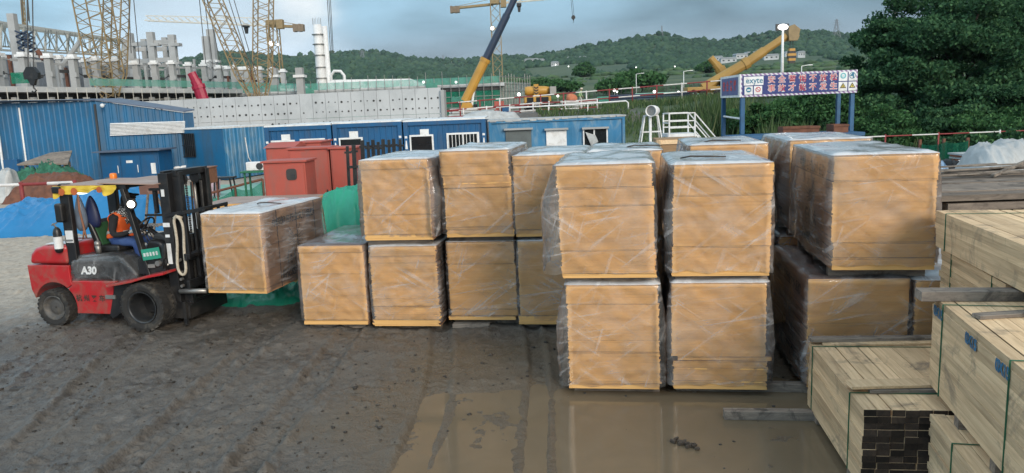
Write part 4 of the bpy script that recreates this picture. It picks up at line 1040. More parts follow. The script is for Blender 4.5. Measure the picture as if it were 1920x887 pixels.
# the tall mast with the blazing floodlight, and a bare mast
pf = at(1468, 52, 60); z0 = gz(pf.x, 60)
o = thing('floodlight_mast', 'white mast with a blazing floodlight above the sign', 'floodlight', (pf.x, 60, z0))
b = MB(); b.tube([(0, 0, -0.2), (0, 0, pf.z - z0 - 0.12)], [0.14, 0.08], 10); b.build('pole', M_['white'], o, smooth=True)
b = MB(); b.box((0, 0.16, pf.z - z0 + 0.05), (1.0, 0.14, 0.5)); b.build('housing', M_['darkgrey'], o, bevel=0.02)
b = MB(); b.ball((0, -0.02, pf.z - z0 + 0.05), 0.38, 32, sq=(1.0, 0.3, 0.55)); b.build('lamp', M_['lamp'], o, smooth=True)
pm = at(1680, -60, 62); z0 = gz(pm.x, 62)
o = thing('mast', 'tall bare white mast rising behind the big tree', 'mast', (pm.x, 62, z0))
b = MB(); b.tube([(0, 0, -0.3), (0, 0, pm.z - z0)], [0.22, 0.12], 10); b.build('pole', M_['white'], o, smooth=True)
b = MB(); b.box((0, 0, 0.1), (0.7, 0.7, 0.3)); b.build('base', M_['conc'], o)
# ------------------------------------------------------------------ retaining wall with tie holes
def retaining_wall():
    x0, x1, Y = at(150, 190, 46).x, at(826, 170, 46).x, 46.0
    top0, top1 = at(150, 196, 46).z, at(826, 164, 46).z
    o = thing('retaining_wall', 'long pale concrete wall of panels dotted with tie holes', 'wall', (x0, Y, 0))
    L = x1 - x0; n = int(round(L / 0.74)); pw = L / n
    zt = lambda x: top0 + (top1 - top0) * x / L
    b = MB(); hb = MB()
    zr = [-0.3, 1.15, 2.75]
    for i in range(n):
        xa, xb = i * pw + 0.008, (i + 1) * pw - 0.008
        dy = random.uniform(-0.006, 0.006)
        rows = [(zr[0], zr[1]), (zr[1] + .016, zr[2]), (zr[2] + .016, None)]
        for (za, zb) in rows:
            ya = dy + random.uniform(-0.003, 0.003)
            z1a, z1b = (zb, zb) if zb else (zt(xa), zt(xb))
            b.add([(xa, ya, za), (xb, ya, za), (xb, ya, z1b), (xa, ya, z1a), (xa, ya + .35, za), (xb, ya + .35, za), (xb, ya + .35, z1b), (xa, ya + .35, z1a)],
                  [(0, 1, 2, 3), (5, 4, 7, 6), (3, 2, 6, 7), (0, 3, 7, 4), (1, 5, 6, 2), (0, 4, 5, 1)])
        for q in (0.25, 0.75):
            for z in (0.2, 0.75, 1.45, 1.95, 2.5, 3.1, 3.65, 4.15):
                if z < zt(xa) - 0.15 and random.random() < 0.93:
                    r = random.uniform(0.035, 0.068)
                    hb.disc((xa + pw * q, dy - 0.012, z + random.uniform(-.02, .02)), r, 'y', 8, 0, 0.01)
    b.build('panels', M_['conc2'], o, fix=False); hb.build('tie_holes', M_['hole'], o, fix=False)
    b = MB(); b.box((L + 0.1, 0.6, 1.9), (0.2, 1.6, 4.4)); b.build('return_wall', M_['conc'], o)
retaining_wall()

# ------------------------------------------------------------------ corrugated sheet
def corr(mb, p0, p1, z0, za, zb, pitch=0.25, dep=0.03, mi=0):
    """trapezoid sheet from p0 to p1 (xy), bottom z0, top from za to zb"""
    p0, p1 = Vector((p0[0], p0[1])), Vector((p1[0], p1[1])); L = (p1 - p0).length; d = (p1 - p0) / L; nrm = Vector((d.y, -d.x))
    n = max(2, int(L / pitch)); pr = []
    for i in range(n):
        for t, o_ in ((0, 0), (0.55, 0), (0.68, 1), (0.87, 1)): pr.append(((i + t) / n, o_))
    pr.append((1, 0)); V = []; F = []
    for t, o_ in pr:
        q = p0 + d * L * t + nrm * dep * o_
        V.append((q.x, q.y, z0)); V.append((q.x, q.y, za + (zb - za) * t))
    for i in range(len(pr) - 1): F.append((2 * i, 2 * i + 2, 2 * i + 3, 2 * i + 1))
    mb.add(V, F, mi)

# ------------------------------------------------------------------ blue shed, left
def shed():
    Yc = 38.0
    c = at(190, 260, Yc); rr = at(348, 260, Yc + 1.2); ll = at(-420, 260, Yc + 4)
    cx, rx, lx = c.x, rr.x, ll.x
    zc = at(190, 189, Yc).z; zr = at(348, 211, Yc + 1.2).z; zl = at(-420, 205, Yc + 4).z
    o = thing('blue_shed', 'large blue corrugated shed with a roof that slopes down to the right', 'shed', (cx, Yc, 0))
    A, B, Cc = (lx - cx, 4.0), (0.0, 0.0), (rx - cx, 1.2)
    b = MB(); corr(b, A, B, -0.1, zl, zc, 0.30, 0.035); corr(b, B, Cc, -0.1, zc, zr, 0.30, 0.035); b.build('wall', M_['bluewall'], o, fix=False)
    b = MB(); back = 2.4
    for (P, za, Q, zb) in ((A, zl, B, zc), (B, zc, Cc, zr)):
        V = [(P[0], P[1] - 0.12, za + .02), (Q[0] + (0.12 if Q is Cc else 0), Q[1] - 0.12, zb + .02), (Q[0] + (0.12 if Q is Cc else 0), back, zb + .1), (P[0], back, za + .1)]
        V += [(v[0], v[1], v[2] + 0.06) for v in V]
        b.add(V, [(0, 3, 2, 1), (4, 5, 6, 7), (0, 1, 5, 4), (1, 2, 6, 5), (2, 3, 7, 6), (3, 0, 4, 7)])
    b.build('roof', M_['shedroof'], o)
    b = MB(); b.box((Cc[0] + .02, 1.8, zr / 2), (0.05, 1.1, zr)); b.build('end_wall', M_['bluewall'], o)
    # louvre band and lower pale band
    def on_wall(px_, py_): return at(px_, py_, Yc + 1.2 * ((px_ - 190) / 158.0) - 0.06)
    for nm, (xa, ya, xb, yb, yc, yd) in (('louvre_panel', (207, 231, 347, 227, 249, 255)), ('lower_panel', (297, 316, 349, 310, 323, 328))):
        p = [on_wall(xa, ya), on_wall(xb, yb), on_wall(xb, yc), on_wall(xa, yd)]; b = MB(); n = 9 if nm == 'louvre_panel' else 3
        for i in range(n):
            t0, t1 = i / n, (i + 0.86) / n
            q = [p[0].lerp(p[3], t0), p[1].lerp(p[2], t0), p[1].lerp(p[2], t1), p[0].lerp(p[3], t1)]
            oo = Vector((0, -0.07, 0)); V = [v - o.location for v in (q[0], q[1], q[2] + oo, q[3] + oo)]
            b.add([tuple(v) for v in V] + [(v[0], v[1] + .03, v[2]) for v in V], [(0, 1, 2, 3), (7, 6, 5, 4), (3, 2, 6, 7), (0, 4, 5, 1)])
        b.build(nm, M_['white'], o)
    for px_, r_, m_ in ((188, 0.06, 'darkgrey'), (47, 0.05, 'white'), (2, 0.06, 'white')):
        p = at(px_, 280, Yc - 0.12 if px_ > 100 else Yc + 0.9); ztop = zc - 0.05; b = MB()
        b.tube([(p.x - cx, p.y - Yc, 0.0), (p.x - cx - .03, p.y - Yc, 1.2), (p.x - cx, p.y - Yc, ztop - .1)], r_, 8); b.build('downpipe', M_[m_], o, smooth=True)
    # porch box with doors
    pa, pb = at(188, 300, Yc - 1.6), at(298, 300, Yc - 1.6); zt_ = at(240, 285, Yc - 1.6).z; wx = pb.x - pa.x; px0 = pa.x - cx
    b = MB(); b.box((px0 + wx / 2, -0.85, zt_ / 2), (wx, 1.5, zt_)); b.build('porch', M_['bluedark'], o, bevel=0.02)
    b = MB(); b.box((px0 + wx / 2, -0.95, zt_ + 0.05), (wx + 0.4, 1.9, 0.06)); b.build('porch_roof', M_['shedroof'], o)
    for q, (u0, u1) in enumerate(((0.02, 0.34), (0.36, 0.68), (0.70, 0.98))):
        b = MB(); b.box((px0 + wx * (u0 + u1) / 2, -1.62, zt_ * 0.47), (wx * (u1 - u0), 0.035, zt_ * 0.86)); dd = b.build('door', M_['bluedark'], o, bevel=0.008)
        b = MB(); b.tube([(px0 + wx * u1 - .12, -1.66, zt_ * .4), (px0 + wx * u1 - .12, -1.66, zt_ * .62)], 0.018, 6); b.build('handle', M_['white'], dd)
    b = MB(); b.box((px0 + wx * 0.5, -1.645, zt_ * 0.72), (0.3, 0.008, 0.12)); b.build('notice', M_['white'], o)
    b = MB(); b.box((px0 + wx * 0.9, -1.645, zt_ * 0.5), (0.22, 0.008, 0.5)); b.build('notice', M_['white'], o)
    p = at(27, 310, Yc + .8); b = MB(); b.box((p.x - cx, p.y - Yc - .15, p.z), (0.7, 0.3, 0.6)); b.build('meter_box', M_['bluedark'], o, bevel=0.02)
    p = at(193, 198, Yc - .2); b = MB(); b.ball((p.x - cx + .02, -0.3, p.z), 0.1, 10); b.bar((p.x - cx, 0, p.z + .06), (p.x - cx, -0.25, p.z + .06), 0.04); b.build('security_camera', M_['white'], o)
M_['shedroof'] = mat('shed_roof', (0.09, 0.12, 0.18), 0.5)
shed()

# blue shack, corner towards us
def shack():
    c = at(423, 300, 37.5); l = at(338, 300, 39.4); r = at(512, 300, 41.0); zb = 0.05; zt = at(423, 241, 37.5).z
    o = thing('blue_container', 'blue corrugated container with a barred window, set cornerwise beside the shed', 'container', (c.x, 37.5, 0))
    C0, L0, R0 = (0, 0), (l.x - c.x, 1.9), (r.x - c.x, 3.5); B0 = (L0[0] + R0[0], L0[1] + R0[1])
    b = MB(); corr(b, L0, C0, zb, zt, zt, 2.0, 0.002); b.build('end_wall', M_['bluewall'], o, fix=False)
    b = MB(); corr(b, C0, R0, zb, zt, zt, 0.28, 0.045); corr(b, R0, B0, zb, zt, zt, 0.28, .04); corr(b, B0, L0, zb, zt, zt, 0.28, .04); b.build('side_wall', M_['bluelight'], o, fix=False)
    b = MB(); V = [(p[0] * 1.03, p[1] * 1.03 - .05, zt) for p in (L0, C0, R0, B0)]; b.add(V + [(v[0], v[1], v[2] + .09) for v in V], [(0, 3, 2, 1), (4, 5, 6, 7), (0, 1, 5, 4), (1, 2, 6, 5), (2, 3, 7, 6), (3, 0, 4, 7)]); b.build('roof', M_['white'], o)
    dL = (Vector(L0) - Vector(C0)); n = Vector((dL.y, -dL.x)).normalized(); n = n if n.y < 0 else -n
    def P(t, z, o_): q = dL * t + n * o_; return (q.x, q.y, z)
    f = MB(); z0, z1 = zt - 1.35, zt - 0.2
    f.add([P(.62, z0, .02), P(.96, z0, .02), P(.96, z1, .02), P(.62, z1, .02)], [(0, 1, 2, 3)]); w_ = f.build('window', M_['glass'], o, fix=False)
    g = MB()
    for i in range(9): t = .62 + .34 * i / 8; g.bar(P(t, z0, .06), P(t, z1, .06), 0.03)
    for z in (z0, (z0 + z1) / 2, z1): g.bar(P(.62, z, .06), P(.96, z, .06), 0.03)
    g.build('bars', M_['black'], w_)
    g = MB(); g.tube([(R0[0] * .45, R0[1] * .45 - .12, zt - .5), (R0[0] * .48, R0[1] * .48 - .12, 1.0), (R0[0] * .62, R0[1] * .62 - .12, .3)], 0.03, 6); g.build('drain_pipe', M_['white'], o)
    g = MB(); g.box((L0[0] * .5, L0[1] * .5 + .6, 0.0), (1.6, 1.6, 0.1)); g.build('base', M_['conc'], o)
shack()

# three dark blue site cabins
def cabins():
    Y = 32.0
    xs = [at(p, 240, Y).x for p in (494, 622, 755, 912)]
    labs = ['dark blue site cabin farthest left, behind the red cabinets', 'dark blue site cabin in the middle of the row of three', 'dark blue site cabin with a white framed window, right end of the dark row']
    for i in range(3):
        xa, xb = xs[i] + 0.03, xs[i + 1] - 0.03; W = xb - xa; zt = at((494, 622, 755)[i] + 60, (238, 232, 228)[i], Y).z + 0.03
        o = thing('site_cabin', labs[i], 'site cabin', (xa, Y, 0), 0, 'dark blue site cabins')
        b = MB(); corr(b, (0.1, 0.03), (W - 0.1, 0.03), 0, zt - .12, zt - .12, 0.22, 0.022); b.build('wall', M_['bluedark'], o, fix=False)
        b = MB(); b.box((0.04, 3, zt / 2), (0.06, 6, zt - .2)); b.box((W - .04, 3, zt / 2), (0.06, 6, zt - .2)); b.box((W / 2, 5.96, zt / 2), (W - .2, 0.06, zt - .2)); b.build('side_wall', M_['bluedark'], o)
        b = MB()
        for x in (0.09, W - 0.09): b.box((x, 0.0, zt / 2), (0.18, 0.12, zt))
        b.box((W / 2, 0.0, zt - 0.08), (W - .36, 0.10, 0.16)); b.box((W / 2, 0.0, 0.08), (W - .36, 0.10, 0.16)); b.build('frame', M_['bluedark'], o, bevel=0.01)
        b = MB(); b.box((W / 2, 3.0, zt + .03), (W, 6.1, 0.06)); b.build('roof', M_['white'], o)
        b = MB(); b.box((0.72, -0.02, 1.0), (0.98, 0.06, 2.0)); dr = b.build('door_frame', M_['white'], o)
        b = MB(); b.box((0.72, -0.055, 1.0), (0.84, 0.03, 1.86)); b.build('door', M_['glass'], dr)
        b = MB(); b.box((0.85, -0.01, zt - .45), (0.36, 0.04, 0.26)); b.build('notice', M_['white'], o)
        # white stencilled figures on the corner posts
        b = MB()
        for x in (0.09, W - 0.09):
            b.box((x, -0.064, zt - .62), (0.10, 0.006, 0.09)); b.prism([(x - .05, zt - 1.1), (x + .05, zt - 1.1), (x + .02, zt - .76), (x - .02, zt - .76)], -0.067, -0.061)
        b.build('stencil', M_['white'], o)
        if i != 1:
            xa_, xb_ = (W * .52, W - .28); b = MB(); b.box(((xa_ + xb_) / 2, -0.015, 1.52), (xb_ - xa_, 0.06, 1.0)); wf = b.build('window_frame', M_['white'], o)
            b = MB()
            for q in range(2): b.box((xa_ + (xb_ - xa_) * (.27 + .46 * q), -0.05, 1.52), ((xb_ - xa_) * .40, 0.02, .86))
            pn = b.build('pane', M_['glass'], wf)
            b = MB()
            for q in range(9): x = xa_ + .08 + (xb_ - xa_ - .16) * q / 8; b.bar((x, -0.075, 1.08), (x, -0.075, 1.96), 0.022)
            b.build('bars', M_['white'], wf)
cabins()

# light blue container
def light_container():
    Y = 33.5; xa, xb = at(917, 250, Y).x, at(1172, 250, Y).x; W = xb - xa; zt = at(1040, 223, Y).z
    o = thing('light_blue_container', 'faded light blue container with three openings, right end of the row', 'container', (xa, Y, 0))
    b = MB(); corr(b, (0.08, 0.03), (W - .08, 0.03), 0, zt - .08, zt - .08, 0.9, 0.012); b.build('wall', M_['bluelight'], o, fix=False)
    b = MB(); b.box((0.05, 1.2, zt / 2), (.1, 2.3, zt - .1)); b.box((W - .05, 1.2, zt / 2), (.1, 2.3, zt - .1)); b.box((W / 2, 2.38, zt / 2), (W - .2, .06, zt - .1)); b.build('side_wall', M_['bluelight'], o)
    b = MB()
    for x in (.06, W - .06): b.box((x, 0, zt / 2), (.12, .1, zt))
    b.box((W / 2, 0, zt - .05), (W - .24, .1, .1)); b.box((W / 2, 0, .07), (W - .24, .1, .14)); b.build('frame', M_['bluelight'], o, bevel=.008)
    b = MB(); b.box((W / 2, 1.2, zt + .03), (W + .1, 2.5, .06)); b.build('roof', M_['tarpwhite'], o)
    rs = random.Random(3); b = MB()
    for q in range(17): x = 0.2 + (W - .4) * q / 16; b.box((x, -0.02, zt + rs.uniform(-.02, .06)), (rs.uniform(.18, .34), .12, .07), rz=rs.uniform(-.2, .2))
    b.build('roof_edge_bags', M_['tarpwhite'], o)
    def opening(px0, px1, py0, nm, m_):
        x0, x1 = at(px0, 250, Y).x - xa, at(px1, 250, Y).x - xa; z1 = at(px0, py0, Y).z
        b = MB(); b.box(((x0 + x1) / 2, -0.02, z1 / 2 + .35), (x1 - x0, .05, z1 - .7)); wn = b.build(nm, M_[m_], o)
        b = MB(); b.box(((x0 + x1) / 2, -0.09, z1 + .05), (x1 - x0 + .14, .2, .08)); b.build('lintel', M_['conc'], wn)
        return wn, x0, x1, z1
    opening(948, 996, 245, 'window', 'dustyglass'); opening(1024, 1062, 245, 'shutter', 'white')
    wn, x0, x1, z1 = opening(1094, 1138, 243, 'window', 'glass')
    b = MB()
    for x in (x0, (x0 + x1) / 2 - .05, x1): b.box((x, -0.055, z1 / 2 + .35), (.06, .04, z1 - .7))
    b.build('window_frame', M_['white'], wn)
    v = MB(); v.prism([(x0 + .06, z1 - .1), (x0 + .5, z1 - .25), (x0 + .62, z1 - .55), (x0 + .3, z1 - .7), (x0 + .2, z1 - .45)], -.16, -.07); v.build('hanging_cloth', M_['tarpwhite'], o, bevel=.02)
M_['dustyglass'] = mat('dusty_glass', (0.12, 0.14, 0.14), 0.35, var=0.3)
light_container()
# white sheeted mound behind the light blue container
def mound(name, label, cat, x0, x1, y0, y1, h, z0, m_, seed, amp=0.10, pw=0.5, ridge=None, nx=70, ny=36, wr=0.05):
    V = []; rs = random.Random(seed); s0 = rs.uniform(0, 50)
    for j in range(ny + 1):
        for i in range(nx + 1):
            u, v = i / nx, j / ny
            e_ = min(1, (min(u, 1 - u) * 4.0)) ** pw * min(1, (min(v, 1 - v) * 3.0)) ** pw
            hh = h * (ridge(u) if ridge else 1.0)
            n_ = noise.noise(Vector((u * 5 + s0, v * 3, 1)))
            f1 = 1 - abs(noise.noise(Vector((u * 9 + s0, v * 4 + 3, 5)))) * 2; f2 = 1 - abs(noise.noise(Vector((u * 16 + v * 9 + s0, v * 9 - u * 6, 9)))) * 2
            z = e_ * (hh + amp * n_) + wr * e_ ** 0.4 * (max(0, f1) ** 3 + 0.5 * max(0, f2) ** 4)
            f3 = noise.noise(Vector((u * 26 + v * 14 + s0, v * 18 - u * 5, 2))); z += e_ ** .4 * wr * .45 * (1 - 2 * abs(f3)) + wr * .25 * noise.noise(Vector((u * 60, v * 34, s0)))
            px_ = x0 + (x1 - x0) * u + 0.12 * noise.noise(Vector((u * 4, v * 4, s0))); py_ = y0 + (y1 - y0) * v + 0.12 * noise.noise(Vector((u * 4, v * 4, s0 + 7)))
            V.append((px_, py_, z0 + z))
    F = [(j * (nx + 1) + i, j * (nx + 1) + i + 1, (j + 1) * (nx + 1) + i + 1, (j + 1) * (nx + 1) + i) for j in range(ny) for i in range(nx)]
    b = MB(); b.add(V, F); o = b.build(name, M_[m_], None, smooth=True, fix=False)
    return tag(o, label, cat)
mound('white_sheeted_heap', 'low heap under white sheeting behind the light blue container', 'sheeted heap', at(825, 220, 40).x, at(1010, 215, 40).x, 38.5, 42, 2.75, 0.0, 'tarpwhite', 5, ridge=lambda u: 0.9 + 0.1 * math.sin(u * 3.1))

# ------------------------------------------------------------------ construction hall, far left
def hall():
    base = at(230, 180, 100); o = thing('concrete_hall', 'half built concrete hall with rows of capped columns and a cream roof truss', 'building', (base.x, 100, 0))
    def W(px_, py_, Y): return at(px_, py_, Y) - o.location
    # raised deck running away from us
    Ya, Yb = 74.0, 122.0
    def dk(px_, py_, Y): return W(px_, py_, Y)
    b = MB(); a0, a1 = dk(-120, 166, Ya - 4), dk(575, 181, Yb + 4)
    d = (a1 - a0); d.z = 0; nrm = Vector((-d.y, d.x, 0)).normalized(); nrm = nrm if nrm.x < 0 else -nrm
    z = 6.85
    q = [Vector((a0.x, a0.y, z)), Vector((a1.x, a1.y, z)), Vector((a1.x, a1.y, z)) + nrm * 30, Vector((a0.x, a0.y, z)) + nrm * 30]
    zz = lambda p, Y0_: p
    V = [tuple(v) for v in q] + [(v.x, v.y, v.z - 0.55) for v in q]
    b.add(V, [(0, 1, 2, 3), (7, 6, 5, 4), (0, 4, 5, 1), (1, 5, 6, 2), (2, 6, 7, 3), (3, 7, 4, 0)]); b.build('deck', M_['conc2'], o)
    b = MB(); V = [tuple(v + nrm * 2.5 + Vector((0, 0, -.55))) for v in q[:2]]; b.add(V + [(v[0], v[1], 0) for v in V], [(0, 1, 3, 2)]); b.build('lower_shade_sheet', M_['hole'], o, fix=False)  # dark sheet standing in for the shade inside the open lower storey
    for i in range(26):
        t = i / 25; p = q[0].lerp(q[1], t ** 1.25); b = MB()
        b.box((p.x + nrm.x * .4, p.y + nrm.y * .4, 2.9), (0.5, 0.5, 5.8)); b.build('lower_column', M_['conc'], o)
    b = MB()
    for i in range(46):
        t = i / 45; p = q[0].lerp(q[1], t ** 1.25); b.bar((p.x, p.y, z - 2.0 + .3 * (i % 3)), (p.x, p.y, z - .1), 0.06)
    b.bar(tuple(q[0] + Vector((0, 0, -1.3))), tuple(q[1] + Vector((0, 0, -1.3))), .06); b.build('scaffold_poles', M_['truss'], o)
    # capped columns in two rows
    rs = random.Random(5)
    for row, (off, n_, dz) in enumerate(((1.2, 17, 0), (6.5, 14, 0.45))):
        for i in range(n_):
            t = (i + .35 * row) / n_; p = q[0].lerp(q[1], 0.12 + 0.86 * t) + nrm * off; hc = 2.9 + dz + rs.uniform(-.15, .15); w_ = .62
            c = MB(); c.box((p.x, p.y, z + hc / 2), (w_, w_ * 1.2, hc)); c.box((p.x + w_ * .55, p.y - .2, z + hc * .45), (0.25, .5, .5)); cc = c.build('column', M_['conc'], o)
            k_ = MB(); k_.box((p.x, p.y, z + hc + .12), (w_ * 1.7, w_ * 1.8, .24)); k_.box((p.x, p.y, z + hc + .36), (w_ * 1.1, w_ * 1.2, .26)); k_.build('cap', M_['white'], cc)
    # hall wall and roof truss behind
    def truss(nm, pts_top, pts_bot, nseg, r_=0.22, Ys=(92, 150)):
        b = MB(); T = []; Bm = []
        for i in range(nseg + 1):
            t = i / nseg; Y = Ys[0] + (Ys[1] - Ys[0]) * t
            T.append(W(pts_top[0][0] + (pts_top[1][0] - pts_top[0][0]) * t, pts_top[0][1] + (pts_top[1][1] - pts_top[0][1]) * t, Y)); Bm.append(W(pts_bot[0][0] + (pts_bot[1][0] - pts_bot[0][0]) * t, pts_bot[0][1] + (pts_bot[1][1] - pts_bot[0][1]) * t, Y))
        for i in range(nseg):
            b.bar(T[i], T[i + 1], r_ * 1.6, r_ * 2); b.bar(Bm[i], Bm[i + 1], r_ * 1.6, r_ * 2); b.bar(T[i], Bm[i], r_ * 1.6); b.bar(T[i], Bm[i + 1], r_)
        b.bar(T[-1], Bm[-1], r_ * 1.6); return b, T, Bm
    b, T, Bm = truss('t', ((-40, 36), (252, 78)), ((-40, 92), (252, 106)), 14, .14); b.build('roof_truss', M_['truss'], o)
    b2, T2, B2 = truss('t', ((-40, 44), (250, 82)), ((-40, 84), (250, 104)), 14, .11, (104, 158)); b2.build('roof_truss', M_['truss'], o)
    b = MB()
    for i in range(0, 15):
        b.bar(T[i], T2[min(14, i)], .16); b.bar(Bm[i], B2[min(14, i)], .13)
    for q_ in (.25, .5, .75): b.bar(T[0].lerp(T2[0], q_), T[-1].lerp(T2[-1], q_), .22)
    b.build('roof_purlins', M_['truss'], o)
    b = MB()
    A_, B_ = W(-40, 100, 99), W(262, 112, 156)
    b.add([(A_.x, A_.y, 0), (B_.x, B_.y, 0), (B_.x, B_.y, B_.z), (A_.x, A_.y, A_.z)], [(0, 1, 2, 3)]); b.build('hall_wall', M_['grey_clad'], o, fix=False)
    c = MB(); p = W(29, 78, 89); p0 = W(29, 112, 89); c.box((p.x, p.y, (p.z + p0.z) / 2 - 1), (.75, .75, p.z - p0.z + 8)); c.build('column', M_['conc'], o)
    for (xa, ya, xb, yb) in ((118, 121, 150, 78), (82, 112, 70, 95)):
        c = MB(); c.tube([W(xa, ya, 88), W(xb, yb, 88)], .28, 8); c.build('chute', M_['conc'] if xa > 100 else M_['rust'], o)
    # scissor lift stair, dark
    c = MB(); x_ = [(28, 58), (52, 58), (38, 112), (60, 112)]
    for i in range(5):
        t0, t1 = i / 5, (i + 1) / 5
        l0, l1 = W(28 + 10 * t0, 58 + 54 * t0, 87), W(28 + 10 * t1, 58 + 54 * t1, 87); r0, r1 = W(52 + 8 * t0, 58 + 54 * t0, 87), W(52 + 8 * t1, 58 + 54 * t1, 87)
        for dy in (0, 1.0):
            e_ = Vector((0, dy, 0)); c.bar(l0 + e_, r1 + e_, .16); c.bar(r0 + e_, l1 + e_, .16)
        c.bar((l0 + r1) / 2, (l0 + r1) / 2 + Vector((0, 1.0, 0)), .14)
    c.build('scissor_stair', M_['boomdark'], o)
    n_ = MB(); a_, b_ = W(24, 166, 73.5), W(62, 166, 73.5); n_.box(((a_.x + b_.x) / 2, a_.y, z + .55), (b_.x - a_.x, .08, 1.0)); n_.build('netting', M_['netgreen'], o)
    a_, b_ = W(170, 172, 82), W(560, 180, 118); n_ = MB(); n_.add([(a_.x, a_.y, z), (b_.x, b_.y, z), (b_.x, b_.y, z + .75), (a_.x, a_.y, z + .75)], [(0, 1, 2, 3)]); n_.build('netting', M_['netpale'], o, fix=False)
    rs = random.Random(15)
    for i in range(26):                     # slim props and tubes standing between the capped columns
        t = i / 25; p = q[0].lerp(q[1], .08 + .9 * t) + nrm * rs.uniform(2.2, 4.5); c = MB(); hp = rs.uniform(1.6, 4.2)
        c.box((p.x, p.y, z + hp / 2), (.28, .28, hp)); c.build('prop', M_['conc'] if i % 3 else M_['rust'], o)
    for hz_, ww in ((1.5, .35), (2.6, .25)):
        c = MB()
        for i in range(12):
            p0, p1 = q[0].lerp(q[1], .1 + .075 * i) + nrm * 3.2, q[0].lerp(q[1], .1 + .075 * (i + .8)) + nrm * 3.2; dz = rs.uniform(-.4, .4)
            c.bar((p0.x, p0.y, z + hz_ + dz), (p1.x, p1.y, z + hz_ + dz), .12, ww)
            if i: c.bar((p0.x, p0.y, z + hz_ + dz), pl_, .08)
            pl_ = (p1.x, p1.y, z + hz_ + dz)
        c.build('beam', M_['hole'] if hz_ < 2 else M_['conc'], o)
    c = MB()
    for i in range(40):
        a_ = T[0].lerp(T[-1], rs.random()); b_ = B2[0].lerp(B2[-1], rs.random()); m_ = a_.lerp(B2[0].lerp(B2[-1], min(1, max(0, (a_ - T[0]).length / max(.1, (T[-1] - T[0]).length) + rs.uniform(-.08, .08)))), 1)
        c.bar(a_, m_, .09)
    c.bar(T[0], T[-1], .1); c.build('cross_bracing', M_['truss'], o, fix=False)
M_['grey_clad'] = mat('grey_cladding', (0.20, 0.22, 0.25), 0.7)
hall()
def hang_block(label, px_, py0, py1, Y, w_, name='hook_block'):
    p = at(px_, py1, Y); o = thing(name, label, 'hook block', p)
    top = at(px_ - 5, py0, Y) - p
    b = MB(); h_ = w_ * 1.5
    b.prism([(-w_ / 2, -h_ * .2), (w_ / 2, -h_ * .2), (w_ * .55, h_ * .1), (w_ * .25, h_ * .4), (-w_ * .25, h_ * .4), (-w_ * .55, h_ * .1)], -w_ * .2, w_ * .2); b.prism([(-w_ * .3, -h_ * .2), (w_ * .3, -h_ * .2), (w_ * .12, -h_ * .5), (-w_ * .12, -h_ * .5)], -w_ * .15, w_ * .15); b.build('block', M_['black'], o)
    b = MB(); b.tube([(0, 0, -h_ * .5), (0, 0, -h_ * .62), (w_ * .16, 0, -h_ * .75), (0, 0, -h_ * .86), (-w_ * .16, 0, -h_ * .78)], w_ * .06, 6); b.build('hook', M_['black'], o)
    b = MB()
    for s_ in (-.2, .2): b.tube([(w_ * s_, 0, h_ * .38), tuple(top + Vector((w_ * s_, 0, 0)))], w_ * .03 + .015, 5)
    b.build('rope', M_['wire'], o)
hang_block('black hook block hanging in front of the left columns', 60, -60, 141, 68, 1.15)
hang_block('small hook block hanging below the right tower crane jib', 1075, -20, 33, 118, 0.55)

# open concrete frame and single columns
def colbox(b, px_, py0, py1, Y, w_, org):
    p, p1 = at(px_, py1, Y) - org, at(px_, py0, Y) - org
    b.box((p.x, p.y, (p1.z - 2 + 0) / 2 + 1), (w_, w_, p1.z + 0)) if False else b.box(((p.x), p.y, p1.z / 2), (w_, w_, p1.z))
def frame():
    Y = 128; c = at(290, 150, Y); o = thing('frame_building', 'open concrete frame of tall columns and two levels of beams, right of the truss', 'building', (c.x, Y, 0)); g = o.location
    cols = [(253, 62, Y, .95), (245, 74, Y + 8, .8), (278, 73, Y + 9, .8), (292, 60, Y - 2, 1.0), (317, 70, Y + 10, .8), (331, 65, Y - 2, 1.0)]
    for (px_, py0, Yc, w_) in cols:
        b = MB(); colbox(b, px_, py0, 150, Yc, w_, g); cc = b.build('column', M_['conc'], o)
        for qy in (84, 118): k_ = MB(); p = at(px_, qy, Yc) - g; k_.box((p.x, p.y, p.z), (w_ * 1.3, w_ * 1.3, .45)); k_.build('corbel', M_['conc'], cc)
    for py_ in (80, 113):
        for (a_, b_) in ((0, 3), (3, 5), (1, 2), (2, 4), (0, 1), (3, 2), (5, 4)):
            pa, pb = cols[a_], cols[b_]; b = MB(); za = at(292, py_, Y - 2).z
            A_, B_ = at(pa[0], 100, pa[2]) - g, at(pb[0], 100, pb[2]) - g; b.bar((A_.x, A_.y, za), (B_.x, B_.y, za), .5, .7); b.build('beam', M_['conc'], o)
    b = MB(); A_, B_ = at(150, 118, 120) - g, at(262, 116, Y) - g; b.bar((A_.x, A_.y, A_.z), (B_.x, B_.y, B_.z), .8, 1.0); b.build('beam', M_['conc'], o)
frame()
for i, (px_, py0, Y, w_, lab) in enumerate([(394, 68, 120, .95, 'single concrete column, shorter of the pair left of the slanting lattice boom'), (404, 55, 124, 1.05, 'single concrete column, taller of the pair left of the slanting lattice boom'), (515, 128, 112, 0.95, 'short white collared column right of the vertical lattice boom'), (563, 127, 108, 0.95, 'lone short column left of the white tower')]):
    c = at(px_, 150, Y); o = thing('concrete_column', lab, 'column', (c.x, Y, 0), 0, 'lone concrete columns')
    b = MB(); zt_ = at(px_, py0, Y).z; b.box((0, 0, zt_ / 2), (w_, w_, zt_)); b.build('shaft', M_['conc'], o)
    b = MB(); zc = at(px_, 115 if py0 < 100 else 143, Y).z; b.box((0, 0, zc), (w_ * 1.6, w_ * 1.6, .35)); b.build('collar', M_['white'], o)

